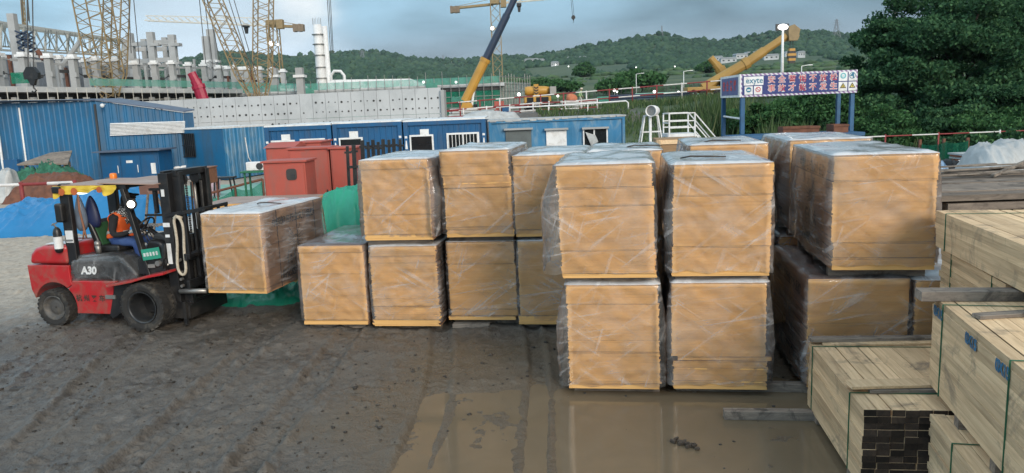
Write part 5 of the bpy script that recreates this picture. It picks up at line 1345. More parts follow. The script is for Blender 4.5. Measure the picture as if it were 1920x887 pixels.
# scaffolded green building
def green_building():
    Y = 112; xa, xb = at(470, 170, Y + 8).x, at(938, 165, Y).x; o = thing('scaffolded_building', 'long low building wrapped in green netting and scaffold poles', 'building', (xb, Y, 0)); g = o.location
    W = lambda px_, py_, Y_: at(px_, py_, Y_) - g
    zs, zt_ = W(938, 157, Y).z, W(938, 143, Y).z
    b = MB(); L = xb - xa
    b.box((-L / 2, 12, zs / 2), (L, 22, zs - .6)); b.build('core', M_['conc'], o)
    b = MB(); b.box((-L / 2, 11, zs - .1), (L + 1.2, 24.5, .45)); b.build('floor_slab', M_['conc2'], o)
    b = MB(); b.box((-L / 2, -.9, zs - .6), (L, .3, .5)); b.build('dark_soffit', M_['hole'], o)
    b = MB(); n = 26; m = 9
    V = [(-L + L * i / 40, -1.3 + .12 * math.sin(i * 1.7), 0.5 + (zs - .9 - .5) * j / 4) for j in range(5) for i in range(41)]
    b.add(V, [(j * 41 + i, j * 41 + i + 1, (j + 1) * 41 + i + 1, (j + 1) * 41 + i) for j in range(4) for i in range(40)]); b.build('netting', M_['netgreen'], o, fix=False)
    b = MB(); V = [(-L + L * i / 40, -1.25 + .1 * math.sin(i * 1.3), zs + .1 + (zt_ - zs - .1) * j) for j in range(2) for i in range(41)]
    b.add(V, [(i, i + 1, 41 + i + 1, 41 + i) for i in range(40)]); b.build('upper_netting', M_['netpale'], o, fix=False)
    b = MB()
    for i in range(34): x = -L + L * i / 33; b.bar((x, -1.5, .3), (x, -1.5, zt_ + random.uniform(.0, 1.0)), .07)
    for z in np.arange(1.6, zt_ + .1, 1.5): b.bar((-L, -1.55, z), (0, -1.55, z), .07)
    b.build('scaffold_poles', M_['steel'], o)
    b = MB()
    for i in range(0, 33, 3): x = -L + L * i / 33; z = 2.2 + (i % 5) * 1.0; b.box((x + .8, -1.62, z), (1.6, .05, .9)); 
    b.build('hatch_frames', M_['netpale'], o)
    # grey scaffold wing on the right side
    b = MB(); R0 = W(994, 165, Y + 10)
    for i in range(12):
        t = i / 11; x, y = R0.x * t, -1.2 + (R0.y + 1.2) * t
        b.bar((x, y, .3), (x, y, zt_ - .2 + random.uniform(-.3, .9)), .09)
    for z in np.arange(1.2, zt_, 1.0): b.bar((0, -1.2, z), (R0.x, R0.y, z), .08)
    for q in range(6): b.bar((R0.x * q / 6, -1.2 + (R0.y + 1.2) * q / 6, 1), (R0.x * (q + 1) / 6, -1.2 + (R0.y + 1.2) * (q + 1) / 6, zt_ - 1), .07)
    b.build('scaffold_wing', M_['steel'], o)
    b = MB(); V = [(0.1 + R0.x * i / 12, -.9 + (R0.y + 1.2) * i / 12 + .1 * (i % 2), .4 + (zt_ - 1.2) * j) for j in range(2) for i in range(13)]
    b.add(V, [(i, i + 1, 14 + i, 13 + i) for i in range(12)]); b.build('wing_netting', M_['netgrey'], o, fix=False)
    # white roofs and pipes on the deck
    b = MB(); p = W(705, 156, Y + 14); b.prism([(-9, zs), (9, zs), (6, zs + 1.6), (-6, zs + 1.9)], 10, 18, M=Matrix.Translation((p.x, 0, 0))); b.build('roof_light', M_['white'], o)
    b = MB(); p = W(520, 158, Y + 14); b.box((p.x, 12, zs + .7), (9, 6, 1.2)); b.build('roof_box', M_['white'], o)
M_['netgrey'] = net_mat('grey_netting', (0.40, 0.47, 0.46), 0.5)
green_building()
def white_tower():
    Y = 150; p = at(608, 150, Y); o = thing('white_tower', 'slim white ringed tower standing on the green netted building', 'tower', (p.x, Y, 0)); g = o.location
    zt_ = at(604, 46, Y).z; zb = at(608, 160, Y).z
    b = MB(); b.lathe([(.95, 3), (.9, zb), (.85, zb + (zt_ - zb) * .5), (.8, zt_), (0.01, zt_ + .05)], (-.55, 0, 0), 'z', 20); b.build('shell', M_['white'], o, smooth=True)
    b = MB(); b.lathe([(.55, 3), (.5, zt_ - .3), (0.01, zt_ - .3)], (.75, .3, 0), 'z', 16); b.build('duct', M_['white'], o, smooth=True)
    for q in (.12, .3, .5, .68, .84):
        b = MB(); z = zb + (zt_ - zb) * q; b.lathe([(.85, z - .08), (1.12, z - .08), (1.12, z + .08), (.85, z + .08)], (-.55, 0, 0), 'z', 20); b.build('ring_platform', M_['steel'], o)
    b = MB()
    for i in range(8): a = i * math.pi / 4; b.bar((-.55 + .78 * math.cos(a), .78 * math.sin(a), zt_), (-.55 + .78 * math.cos(a), .78 * math.sin(a), zt_ + 1.2), .05)
    b.build('top_rail', M_['steel'], o)
    b = MB(); c = at(634, 150, Y) - g; top = at(634, 133, Y).z
    b.tube([(c.x - 1.3, 0, zb - 2), (c.x - 1.3, 0, top - .8), (c.x - .6, 0, top), (c.x + .6, 0, top - .1), (c.x + 1.2, 0, top - .9), (c.x + 1.2, 0, zb - 2)], .3, 10); b.build('bent_pipe', M_['white'], o, smooth=True)
    b = MB(); b.box((c.x - 1.6, .4, zb + .3), (3.2, 1.2, .3)); b.box((c.x, .6, zb - .5), (4, 1.6, 1)); b.build('platform', M_['white'], o)
white_tower()

# ------------------------------------------------------------------ cranes
M_['craney'] = mat('boom_yellow', (0.36, 0.215, 0.05), 0.5, var=0.2, vs=0.5)
def crawler(label, p_top, p_bot, Y, w_top, w_bot, seg, ropes=(), Yt=None, r_=.062):
    a, b_ = at(*p_bot, Y), at(*p_top, Yt or Y); d = (b_ - a); b_ = a + d * 1.5
    o = thing('lattice_crane', label, 'crane', (a.x, Y, 0), 0, 'yellow lattice boom cranes'); g = o.location
    b = MB(); t_ = 0.16; m1 = a.lerp(b_, t_)
    b.lattice(a - g, m1 - g, w_bot * .45, w_bot, 3, r_, br_=r_ * .55); b.lattice(m1 - g, b_ - g, w_bot, w_top, seg, r_, br_=r_ * .55); b.build('boom', M_['crane'], o, fix=False)
    if ropes:
        b = MB()
        for (x0, y0, x1, y1) in ropes: b.tube([at(x1, y1, Y) - g, at(x0, y0, Y) - g], .05, 5)
        b.build('ropes', M_['wire'], o)
    b = MB(); z = a.z - 1.0; b.box((-.6, .5, z - .9), (3.2, 4.2, 2.2)); b.box((1.2, -1.2, z - .6), (1.0, 1.4, 1.6)); b.build('machine_house', M_['crane'], o, bevel=.08)
    for s_ in (-1, 1):
        b = MB(); b.box((s_ * 1.8, .5, z / 2 - 1), (1.0, 6, max(1.0, z - 2.0))); b.build('track', M_['black'], o, bevel=.2)
crawler('yellow lattice boom leaning left, leftmost of the crossing pair', (172, -2), (207, 182), 88, 2.9, 2.7, 17)
crawler('upright yellow lattice boom, right one of the crossing pair', (219, -2), (212, 182), 92, 2.0, 2.0, 18, ropes=((240, -30, 246, 100), (248, -30, 262, 120)))
crawler('slanting yellow lattice boom between the lone columns and the upright boom', (398, -2), (476, 182), 95, 1.75, 1.7, 20, ropes=((372, -20, 386, 120), (381, -20, 400, 132), (384, -20, 420, 150), (420, -30, 470, 130), (430, -30, 480, 140)))
crawler('upright yellow lattice boom left of the tower crane mast', (494, -2), (492, 182), 96, 1.85, 1.85, 22)
crawler('dim lattice mast at the far left behind the truss', (38, -60), (50, 110), 170, .5, .5, 22)

def tower_crane(label, mast_px, mast_top, mast_bot, Y, mw, jib_tip, jib_root, cj_end, cw_px, Yj=None, hooks=(), lamps=(), jib_h=1.3, mat_j='truss'):
    a, t = at(mast_px[1], mast_bot, Y), at(mast_px[0], mast_top, Y); g0 = Vector((t.x, Y, 0))
    o = thing('tower_crane', label, 'crane', g0, 0, 'tower cranes'); g = o.location
    b = MB(); b.lattice((0, 0, 0), (0, 0, t.z), mw, mw, max(8, int(t.z / mw)), .08, br_=.045); b.build('mast', M_['crane'], o, fix=False)
    j0, j1 = at(*jib_root, Y) - g, at(*jib_tip, Yj or Y) - g
    b = MB(); n = 16; prev = None
    for i in range(n + 1):
        p = j0.lerp(j1, i / n); hh = jib_h * (1 - .35 * i / n); q = [p + Vector((0, -.6, 0)), p + Vector((0, .6, 0)), p + Vector((0, 0, hh))]
        if prev:
            for k_ in range(3): b.bar(prev[k_], q[k_], .14)
            b.bar(prev[0], q[2], .09); b.bar(prev[1], q[2], .09); b.bar(prev[2], q[0], .07)
        prev = q
    b.build('jib', M_[mat_j], o, fix=False)
    c1 = at(*cj_end, Y) - g; b = MB(); b.bar(j0, c1, 1.0, .4); b.bar(j0 + Vector((0, 0, 1.0)), c1.lerp(j0, .1) + Vector((0, 0, .3)), .08); b.build('counter_jib', M_['crane'], o)
    cw = at(*cw_px, Y) - g; b = MB(); f_ = .62
    for q in range(4): b.box((cw.x + (q - 1.5) * .72 * f_, cw.y, cw.z - .3), (.68 * f_, 1.2, (2.0 - .2 * (q % 2)) * f_))
    b.build('counterweight', M_['cwt'], o)
    b = MB(); b.box((0, 0, t.z + .2), (mw * 1.05, mw * 1.05, .8)); b.box((mw * .9, -.9, t.z - .2), (1.1, 1.2, 1.5)); b.build('cab', M_['crane'], o, bevel=.05)
    for (hx, hy0, hy1) in hooks:
        p, p1 = at(hx, hy0, Y) - g, at(hx, hy1, Y) - g; b = MB(); b.box((p.x, p.y, p.z - .2), (.9, 1.2, .5)); b.prism([(p.x - .35, p.z - .5), (p.x + .35, p.z - .5), (p.x + .2, p.z - 1.5), (p.x - .2, p.z - 1.5)], p.y - .2, p.y + .2); b.build('trolley', M_['black'], o)
    for (lx, ly, r_) in lamps:
        p = at(lx, ly, Y - mw) - g; b = MB(); b.ball(p, r_, 24); lm = b.build('lamp', M_['lampfar'], o, smooth=True)
        b = MB(); b.box((p.x, p.y + r_ * 1.1, p.z), (r_ * 2.4, .2, r_ * 2)); b.bar((p.x, p.y + r_, p.z), (0, 0, p.z), .1); b.build('bracket', M_['crane'], o)
    return o
M_['cwt'] = mat('counterweight_brown', (0.22, 0.17, 0.12), 0.8)
tower_crane('tower crane at left with its jib reaching left and a lit lamp on the mast', (511, 517), 45, 178, 135, 1.7, (274, 39), (505, 49), (568, 50), (560, 49), hooks=((461, 46, 60),), lamps=((508, 82, .36), (521, 84, .18)))
tower_crane('tower crane at right with its counterweight on the left and jib leaving the frame top', (928, 935), 6, 150, 150, 1.75, (1290, -26), (925, 8), (848, 16), (853, 15), hooks=((973, 7, 20),), lamps=((923, 53, .34), (941, 53, .26)))
# loose crane ropes dropping from beyond the frame
def drop_rope(label, pts, Y):
    p0 = at(*pts[0][1], Y); o = thing('crane_rope', label, 'rope', (p0.x, Y, p0.z), 0, 'hanging crane ropes'); b = MB()
    for (a, c) in pts: b.tube([at(*c, Y) - o.location, at(*a, Y) - o.location], .05, 5)
    b.build('rope', M_['wire'], o)
drop_rope('bunch of thin ropes hanging above the white tower pipe', [((612, -30), (620, 100)), ((615, -30), (623, 100)), ((618, -30), (625, 100))], 118)
drop_rope('thin ropes dropping onto the left end of the cream truss', [((39, -30), (43, 42)), ((48, -30), (54, 40)), ((50, -30), (56, 44))], 100)

def telescopic(label, base_px, joint_px, tip_px, Y, name='mobile_crane', w0=1.1, w1=.85, body=True, m0='craneor', m1='boomdark', bscale=1.0, ext=1.0):
    a, j, t = at(*base_px, Y), at(*joint_px, Y), at(*tip_px, Y); t = j + (t - j) * ext
    z0 = gz(a.x, Y); o = thing(name, label, 'crane', (a.x, Y, z0), 0, 'telescopic cranes'); g = o.location
    def sect(b, p, q, wd):
        d = (q - p).normalized(); up = Vector((0, 1, 0)); x = d.cross(up).normalized()
        V = []
        for c in (p, q):
            for k_ in range(10):
                an = math.pi * 2 * k_ / 10; V.append(c - g + x * math.cos(an) * wd * .55 + up * math.sin(an) * wd * .5)
        F = [(k_, (k_ + 1) % 10, 10 + (k_ + 1) % 10, 10 + k_) for k_ in range(10)] + [tuple(range(10))[::-1], tuple(range(10, 20))]; b.add(V, F)
    b = MB(); sect(b, a, j, w0); b.build('boom_base', M_[m0], o)
    b = MB(); sect(b, j, j.lerp(t, .45), w1); b.build('boom_stage', M_[m1], o)
    b = MB(); sect(b, j.lerp(t, .45), t, w1 * .82); b.build('boom_stage', M_[m1], o)
    b = MB(); sect(b, j - (j - a).normalized() * .3, j + (j - a).normalized() * .15, w0 * 1.15); b.build('collar', M_[m0], o)
    if body:
        k = bscale; zg = a.z - z0
        b = MB(); b.box((.8 * k, 0, 1.1 * k), (6.5 * k, 2.4 * k, .6 * k)); b.prism([(-1.2 * k, zg * .45), (2.2 * k, zg * .45), (1.6 * k, zg * .85), (-.6 * k, zg)], -.7 * k, .7 * k); b.build('chassis', M_[m0], o, bevel=.06)
        b = MB(); b.box((2.6 * k, -.9 * k, 1.9 * k), (1.0 * k, 1.0 * k, 1.1 * k)); b.build('cab', M_['glass'], o, bevel=.08)
        for x in (-1.6, -.2, 1.8, 3.2): b = MB(); b.lathe([(.1 * k, -.2 * k), (.5 * k, -.2 * k), (.55 * k, -.1 * k), (.55 * k, .1 * k), (.5 * k, .2 * k), (.1 * k, .2 * k)], (x * k, -1.0 * k, .55 * k), 'y', 16); b.build('wheel', M_['rubber'], o)
        b = MB(); b.tube([(1.6 * k, 0, zg * .6), a.lerp(j, .5) - g], .16, 8); b.build('lift_ram', M_['white'], o)
    return o, a, j, t
telescopic('mobile crane with an orange and dark blue boom rising out of the frame top', (872, 190), (910, 112), (966, -5), 98, ext=1.6, w0=1.05, w1=.85, bscale=.5)
o, a, j, t = telescopic('yellow telescopic crane with its boom lowered to the right above the sign', (1318, 166), (1400, 118), (1474, 68), 66, w0=.8, w1=.72, m1='craney', m0='craney', bscale=.6)
g = o.location
b = MB(); b.prism([(-.2, -.5), (.5, -.5), (.7, .4), (.2, .8), (-.3, .6)], -.5, .5, M=Matrix.Translation(t - g + Vector((.3, 0, .1)))); b.bar(t - g + Vector((.5, 0, .1)), at(1497, 70, 66) - g, .35, .3); b.build('boom_head', M_['crane'], o)
hb = at(1484, 106, 66); q = MB()
for i in range(6): q.box((hb.x - g.x, hb.y - g.y, hb.z - g.z + .55 - i * .2), (.72 - abs(i - 2.5) * .1, .4, .2), mi=i % 2)
q.build('hook_block', [M_['craneor'], M_['black']], o)
q = MB(); q.tube([hb - g + Vector((-.15, 0, .5)), at(1482, 72, 66) - g], .03, 5); q.tube([hb - g + Vector((.15, 0, .5)), at(1486, 72, 66) - g], .03, 5); q.build('rope', M_['wire'], o)
telescopic('short raised yellow crane boom behind the lowered one', (1362, 150), (1350, 130), (1332, 108), 70, body=False, w0=.8, w1=.7, m1='craney', m0='craney')
M_['crimson'] = mat('crimson_paint', (0.33, 0.012, 0.045), 0.45)
telescopic('crimson crane boom leaning in front of the hall columns', (381, 188), (372, 162), (359, 137), 90, body=False, w0=1.25, w1=1.1, m0='crimson', m1='crimson')

# ------------------------------------------------------------------ things on the site plateau
def crane_truck():
    Y = 74; p = at(1018, 200, Y); z0 = gz(p.x, Y); o = thing('yellow_drill_rig', 'yellow machine with a round drum, chevron plate and black cab windows', 'machine', (p.x, Y, z0)); g = o.location
    W = lambda px_, py_: at(px_, py_, Y) - g
    s = (W(1040, 200).x - W(1000, 200).x) / 40
    zb = W(1010, 205).z; X = lambda q: (q - 1018) * s; Z = lambda q: (204 - q) * s + 0.1
    b = MB(); b.box((X(1010), 0, (Z(195) + Z(205)) / 2), (52 * s, 2.2, abs(Z(195) - Z(205)))); b.build('chassis', M_['paleor'], o, bevel=.05)
    b = MB(); b.box((X(1008), 0, Z(188)), (50 * s, 2.1, 13 * s)); b.build('cab', M_['craneor'], o, bevel=.08)
    for (x0, x1) in ((988, 1000), (1005, 1028)):
        b = MB(); b.box((X((x0 + x1) / 2), -1.06, Z(188)), ((x1 - x0) * s, .08, 10 * s)); b.build('window', M_['glass'], o, bevel=.02)
    b = MB(); M2 = Matrix.Translation((0, 0, 0)); b.lathe([(.02, X(985)), (7.5 * s, X(985)), (8.5 * s, X(990)), (9 * s, X(1005)), (8 * s, X(1024)), (6 * s, X(1032)), (.02, X(1032))], (0, 0, Z(171)), 'x', 20); b.build('drum', M_['craneor'], o, smooth=True)
    b = MB(); b.box((X(1006), -9.6 * s, Z(170)), (9 * s, .1, 22 * s)); pl = b.build('chevron_plate', M_['craneor'], o)
    b = MB()
    for q in range(3): z = Z(163 + 5 * q); b.prism([(X(1002), z), (X(1006), z - 2.5 * s), (X(1010), z), (X(1010), z - 2.6 * s), (X(1006), z - 5 * s), (X(1002), z - 2.6 * s)], -9.6 * s - .08, -9.6 * s - .055)
    b.build('chevrons', M_['black'], pl)
    b = MB(); b.box((X(1037), 0, Z(172)), (12 * s, 1.6, 15 * s)); b.build('radiator', M_['steel'], o, bevel=.04)
    for x in (990, 1003, 1022, 1033): b = MB(); b.lathe([(.1, -.15), (.42, -.15), (.45, 0), (.42, .15), (.1, .15)], (X(x), -.95, .32), 'y', 14); b.build('wheel', M_['rubber'], o)
M_['paleor'] = mat('pale_orange', (0.60, 0.40, 0.22), 0.6)
crane_truck()
def small_mixer():
    Y = 78; p = at(1071, 192, Y); z0 = gz(p.x, Y); o = thing('orange_mixer', 'small faded orange mixer beside the walking worker', 'machine', (p.x, Y, z0))
    b = MB(); b.lathe([(.05, -.5), (.5, -.4), (.62, 0), (.4, .45), (.2, .6)], (0, 0, .75), 'x', 14); b.build('drum', M_['fadedor'], o, smooth=True)
    b = MB()
    for s_ in (-.45, .45):
        b.bar((s_, -.4, 0), (s_, 0, .8), .07); b.bar((s_, .4, 0), (s_, 0, .8), .07)
    b.build('stand', M_['fadedor'], o)
    b = MB(); b.lathe([(.02, -.07), (.2, -.07), (.2, .07), (.02, .07)], (-.45, -.45, .2), 'x', 12); b.lathe([(.02, -.07), (.2, -.07), (.2, .07), (.02, .07)], (.45, -.45, .2), 'x', 12); b.build('wheel', M_['rubber'], o)
M_['fadedor'] = mat('faded_orange', (0.50, 0.17, 0.08), 0.7)
small_mixer()
def cargo(label, px_, py_, Y, dims, m_, name='site_box', cat='box', lift=0):
    p = at(px_, py_, Y); z0 = gz(p.x, Y) + lift; o = thing(name, label, cat, (p.x, Y, z0)); w_, d_, h_ = dims
    b = MB(); b.box((0, 0, h_ / 2), (w_, d_, h_)); b.build('body', M_[m_], o, bevel=.03)
    b = MB(); b.box((0, 0, h_ + .03), (w_ * 1.04, d_ * 1.04, .06)); b.build('lid', M_[m_], o, bevel=.015)
    b = MB()
    for i in range(4): b.box((-w_ * .375 + w_ * .25 * i, -d_ / 2 - .015, h_ * .5), (.06, .03, h_ * .9))
    b.build('ribs', M_[m_], o)
    return o
cargo('red site cabinet with ribs by the pole fence, left of the yellow machine', 936, 200, 68, (.85, .8, 1.0), 'primer', 'red_site_box')
cargo('small blue site box right next to the red site cabinet', 948, 203, 67, (.6, .6, .6), 'bluedark', 'blue_site_box')
cargo('pale grey box at the feet of the walking worker', 1086, 196, 76, (3.4, 1.0, .55), 'tarpwhite', 'pale_box')
# long rows of sheeted steel and pipe lying along the plateau
rs_ = random.Random(9)
for i, (x0, x1, y_, Y, m_, lab) in enumerate([(1120, 1230, 180, 100, 'netpale2', 'bundle of pipes under pale green sheeting left of the lamp'), (1190, 1330, 176, 96, 'sheetgreen', 'long green sheeted row beyond the pole fence'), (1330, 1420, 172, 86, 'oldwood', 'stack of brown timbers at the foot of the yellow crane'), (840, 930, 205, 62, 'tarpwhite', 'white sheeted pipes along the fence left of the red cabinet'), (1140, 1300, 186, 74, 'boomdark', 'dark row of rebar bundles along the pole fence')]):
    a, b_ = at(x0, y_, Y), at(x1, y_, Y); z0 = gz((a.x + b_.x) / 2, Y); o = thing('pipe_bundle', lab, 'pipes', (a.x, Y, z0), 0, 'bundles along the site fence')
    b = MB(); W_ = b_.x - a.x
    for q in range(9): b.tube([(rs_.uniform(0, .4), (q % 3) * .3, .12 + (q // 3) * .22), (W_ - rs_.uniform(0, .5), (q % 3) * .3 + rs_.uniform(-.1, .1), .12 + (q // 3) * .22)], .12, 6)
    b.build('pipes', M_[m_] if m_ in M_ else M_['netpale'], o)
    b = MB()
    for q in range(3): b.box((W_ * (.2 + .3 * q), .3, .02), (.12, 1.1, .1))
    b.build('bearer', M_['oldwood'], o)

# striped pole fences
M_['stripe_r'] = mat('fence_red', (0.24, 0.03, 0.03), 0.6); M_['stripe_w'] = mat('fence_white', (0.66, 0.64, 0.62), 0.6)
def pole_fence(label, pts, Y, hts, posts, r_=.05, stripe=1.5, name='pole_fence', white_posts=False):
    P = [at(px_, py_, Yy) for (px_, py_, Yy) in pts]; o = thing(name, label, 'fence', (P[0].x, P[0].y, gz(P[0].x, P[0].y)), 0, 'red and white pole fences'); g = o.location
    def pos(t):
        f = t * (len(P) - 1); i = min(int(f), len(P) - 2); p = P[i].lerp(P[i + 1], f - i); return Vector((p.x, p.y, gz(p.x, p.y))) - g
    L = sum((P[i + 1] - P[i]).length for i in range(len(P) - 1)); n = max(4, int(L / stripe))
    for h_ in hts:
        b = MB()
        for i in range(n): b.tube([pos(i / n) + Vector((0, 0, h_)), pos((i + 1) / n) + Vector((0, 0, h_))], r_, 6, mi=i % 2, cap=False)
        b.build('rail', [M_['stripe_r'], M_['stripe_w']], o, smooth=True, fix=False)
    for i in range(posts):
        p = pos(i / (posts - 1)); b = MB(); b.tube([p, p + Vector((0, 0, max(hts) + .08))], r_ * 1.15, 6); b.build('post', M_['stripe_w'] if (white_posts or i % 4 == 3) else M_['stripe_r'], o, smooth=True)
pole_fence('red and white pole fence climbing along the edge of the plateau', [(826, 218, 58), (1000, 205, 58), (1200, 186, 58), (1420, 168, 58)], 58, (0.55, 1.15), 15)
pole_fence('second pole fence close in front of the yellow machine', [(826, 222, 54), (1000, 214, 54), (1120, 205, 54)], 54, (0.15, .62), 9, white_posts=True)
pole_fence('low striped pole fence at the foot of the big tree', [(1560, 262, 33), (1760, 250, 33), (1990, 244, 33)], 33, (1.12,), 5, r_=.03, stripe=1.2)
pole_fence('striped barrier pole behind the blue tarpaulin heap', [(-60, 352, 26), (40, 352, 26), (140, 345, 26)], 26, (1.05,), 3, r_=.06, stripe=.9)
# white hoop barrier
pa, pb = at(955, 210, 52), at(1178, 205, 52); z0 = gz(pa.x, 52); o = thing('white_barrier', 'white tube barrier on the bank below the worker', 'barrier', (pa.x, 52, z0)); W_ = pb.x - pa.x; dz = gz(pb.x, 52) - z0
b = MB(); b.tube([(0, 0, -.2), (0, 0, .45), (W_ * .5, 0, .5 + dz / 2), (W_ - .15, 0, .62 + dz), (W_, 0, .5 + dz), (W_, 0, -.3 + dz)], .05, 8); b.build('tube', M_['white'], o, smooth=True)
b = MB()
for t_ in (.33, .66): b.bar((W_ * t_, 0, -.2 + dz * t_), (W_ * t_, 0, .48 + dz * t_), .07)
b.build('post', M_['white'], o)
# far green mesh fence across the field
pa, pb = at(1080, 185, 112), at(1420, 160, 112); o = thing('mesh_fence', 'dark mesh fence along the near edge of the field', 'fence', (pa.x, 112, gz(pa.x, 112))); g = o.location; b = MB(); c = MB()
for i in range(41):
    x = (pb.x - pa.x) * i / 40; z = gz(pa.x + x, 112) - g.z; b.bar((x, 0, z), (x, 0, z + 1.8), .07)
    if i < 40: x2 = (pb.x - pa.x) * (i + 1) / 40; z2_ = gz(pa.x + x2, 112) - g.z; c.add([(x, 0, z + .1), (x2, 0, z2_ + .1), (x2, 0, z2_ + 1.7), (x, 0, z + 1.7)], [(0, 1, 2, 3)])
b.build('posts', M_['black'], o); c.build('mesh', M_['netdark'] if 'netdark' in M_ else net_mat('dark_mesh', (0.02, 0.05, 0.03), 0.35), o, fix=False)
# ------------------------------------------------------------------ sign canopy
def sign_canopy():
    Y = 28.0; p = at(1388, 182, Y); q = at(1607, 176, Y); o = thing('sign_canopy', 'blue posted canopy carrying a long navy safety banner with red characters', 'sign', (p.x, Y, 0)); g = o.location
    W = q.x - p.x; z0, z1 = (at(1388, 181, Y).z + at(1607, 175, Y).z) / 2, (at(1388, 140, Y).z + at(1607, 130, Y).z) / 2; Hh = z1 - z0
    lft = at(1352, 183, Y + 3.2).x - p.x; dep = 3.2
    b = MB(); b.box((W / 2, 0.03, (z0 + z1) / 2), (W, .05, Hh)); b.build('front_banner', M_['stripe'], o)
    b = MB(); b.box((W / 2, -.004, (z0 + z1) / 2), (W - .14, .012, Hh - .14)); pn = b.build('banner_field', M_['navy'], o)
    b = MB(); L = math.hypot(lft, dep); an = math.atan2(dep, lft)
    b.box((L / 2, 0, (z0 + z1) / 2), (L, .05, Hh)); sb = b.build('side_banner', M_['white'], o); sb.matrix_local = Matrix.Rotation(an, 4, 'Z')
    b = MB(); b.box((L / 2, .0, (z0 + z1) / 2), (L - .5, .07, Hh - .16)); sf = b.build('banner_field', M_['navyfade'], o); sf.matrix_local = Matrix.Rotation(an, 4, 'Z')
    for i, ch in enumerate('安全警惕'): text('lettering', ch, Hh * .5, Matrix.Rotation(an, 4, 'Z') @ face_m(L * (.78 - .19 * i), .043, (z0 + z1) / 2, R(180)), M_['redink'], o, offset=.01)
    # characters: red on a white outline
    x0, x1 = W * .265, W * .795
    for row, s_ in enumerate(('安全警惕不放松', '事故才能不发生')):
        for i, ch in enumerate(s_):
            x = x0 + (x1 - x0) * i / 6; z = z0 + Hh * (.70 - .385 * row); sz = Hh * .34
            text('character_outline', ch, sz, face_m(x, -.013, z), M_['white'], pn, offset=.012)
            text('character', ch, sz, face_m(x, -.018, z), M_['redink'], pn, offset=.0)
    # logo plate and notices
    def plate(xa, xb, za, zb, m_='white', nm='plate'):
        b = MB(); b.box(((xa + xb) / 2 * W, -.014, z0 + (za + zb) / 2 * Hh), ((xb - xa) * W, .012, (zb - za) * Hh)); return b.build(nm, M_[m_], o)
    pl = plate(.028, .195, .50, .88, nm='logo_plate'); text('lettering', 'exyte', Hh * .36, face_m(W * .118, -.023, z0 + Hh * .70), M_['tealink'], pl, offset=.004, sx=.95)
    for (xa, xb, za, zb, kind) in ((.035, .105, .10, .46, 'helmet'), (.115, .185, .10, .46, 'nosmoke'), (.838, .912, .53, .93, 'arch'), (.922, .985, .53, .93, 'four'), (.838, .912, .10, .49, 'warn'), (.922, .985, .10, .49, 'warn')):
        pl = plate(xa, xb, za, zb, nm='notice_plate'); cx, cz = (xa + xb) / 2 * W, z0 + ((za + zb) / 2 + .03) * Hh; r_ = (zb - za) * Hh * .32; e_ = MB()
        if kind == 'helmet': e_.disc((cx, -.024, cz), r_, 'y', 18, 0); e_.box((cx, -.031, cz - r_ * .1), (r_ * 1.2, .004, r_ * .5), mi=1); mm = ['tealink', 'white']
        elif kind == 'nosmoke':
            e_.lathe([(r_ * .72, -.005), (r_, -.005), (r_, .005), (r_ * .72, .005)], (cx, -.024, cz), 'y', 18); e_.bar((cx - r_ * .6, -.026, cz + r_ * .6), (cx + r_ * .6, -.026, cz - r_ * .6), .006, r_ * .2); mm = ['redink']
        elif kind == 'arch': e_.lathe([(r_ * .6, -.005), (r_, -.005), (r_, .005), (r_ * .6, .005)], (cx, -.024, cz), 'y', 18); e_.box((cx, -.024, cz - r_ * .1), (r_ * 1.0, .008, r_ * .2)); mm = ['tealpale']
        elif kind == 'four':
            e_.prism([(cx - r_ * .9, cz - r_ * .2), (cx + r_ * .1, cz + r_ * 1.1), (cx + r_ * .5, cz + r_ * 1.1), (cx + r_ * .5, cz - r_ * .9), (cx + r_ * .1, cz - r_ * .9), (cx + r_ * .1, cz - r_ * .2)], -.03, -.02); e_.lathe([(r_ * .9, -.004), (r_ * 1.1, -.004), (r_ * 1.1, .004), (r_ * .9, .004)], (cx, -.022, cz), 'y', 18); mm = ['tealink']
        else: e_.prism([(cx - r_ * 1.1, cz - r_ * .8), (cx + r_ * 1.1, cz - r_ * .8), (cx, cz + r_)], -.03, -.02, mi=0); e_.prism([(cx - r_ * .7, cz - r_ * .55), (cx + r_ * .7, cz - r_ * .55), (cx, cz + r_ * .55)], -.034, -.029, mi=1); e_.ball((cx, -.035, cz - r_ * .15), r_ * .25, 8, 2, (1, .2, 1)); mm = ['ink', 'yellow', 'ink']
        e_.build('symbol', [M_[x] for x in mm], pl)
    for (x, y) in ((.12, .14), (W - .12, .14), (lft + .1, dep), (W + lft + .5, dep)):
        b = MB(); b.box((x, y, (z1 - .08) / 2), (.15, .15, z1 - .08)); b.build('post', M_['bluesteel'], o, bevel=.015)
    b = MB(); V = [(.1, .10, z1 - .1), (W - .05, .10, z1 - .1), (W + lft + .6, dep + .1, z1 - .25), (lft + .15, dep + .1, z1 - .25)]; b.add(V + [(v[0], v[1], v[2] + .06) for v in V], [(0, 3, 2, 1), (4, 5, 6, 7), (0, 1, 5, 4), (1, 2, 6, 5), (2, 3, 7, 6), (3, 0, 4, 7)]); b.build('roof', M_['shedroof'], o)
    zb = at(1390, 222, Y + 1).z; b = MB(); b.tube([(.12, .14, zb), (lft + .1, dep, zb + .05)], .04, 6); b.build('side_rail', M_['white'], o)
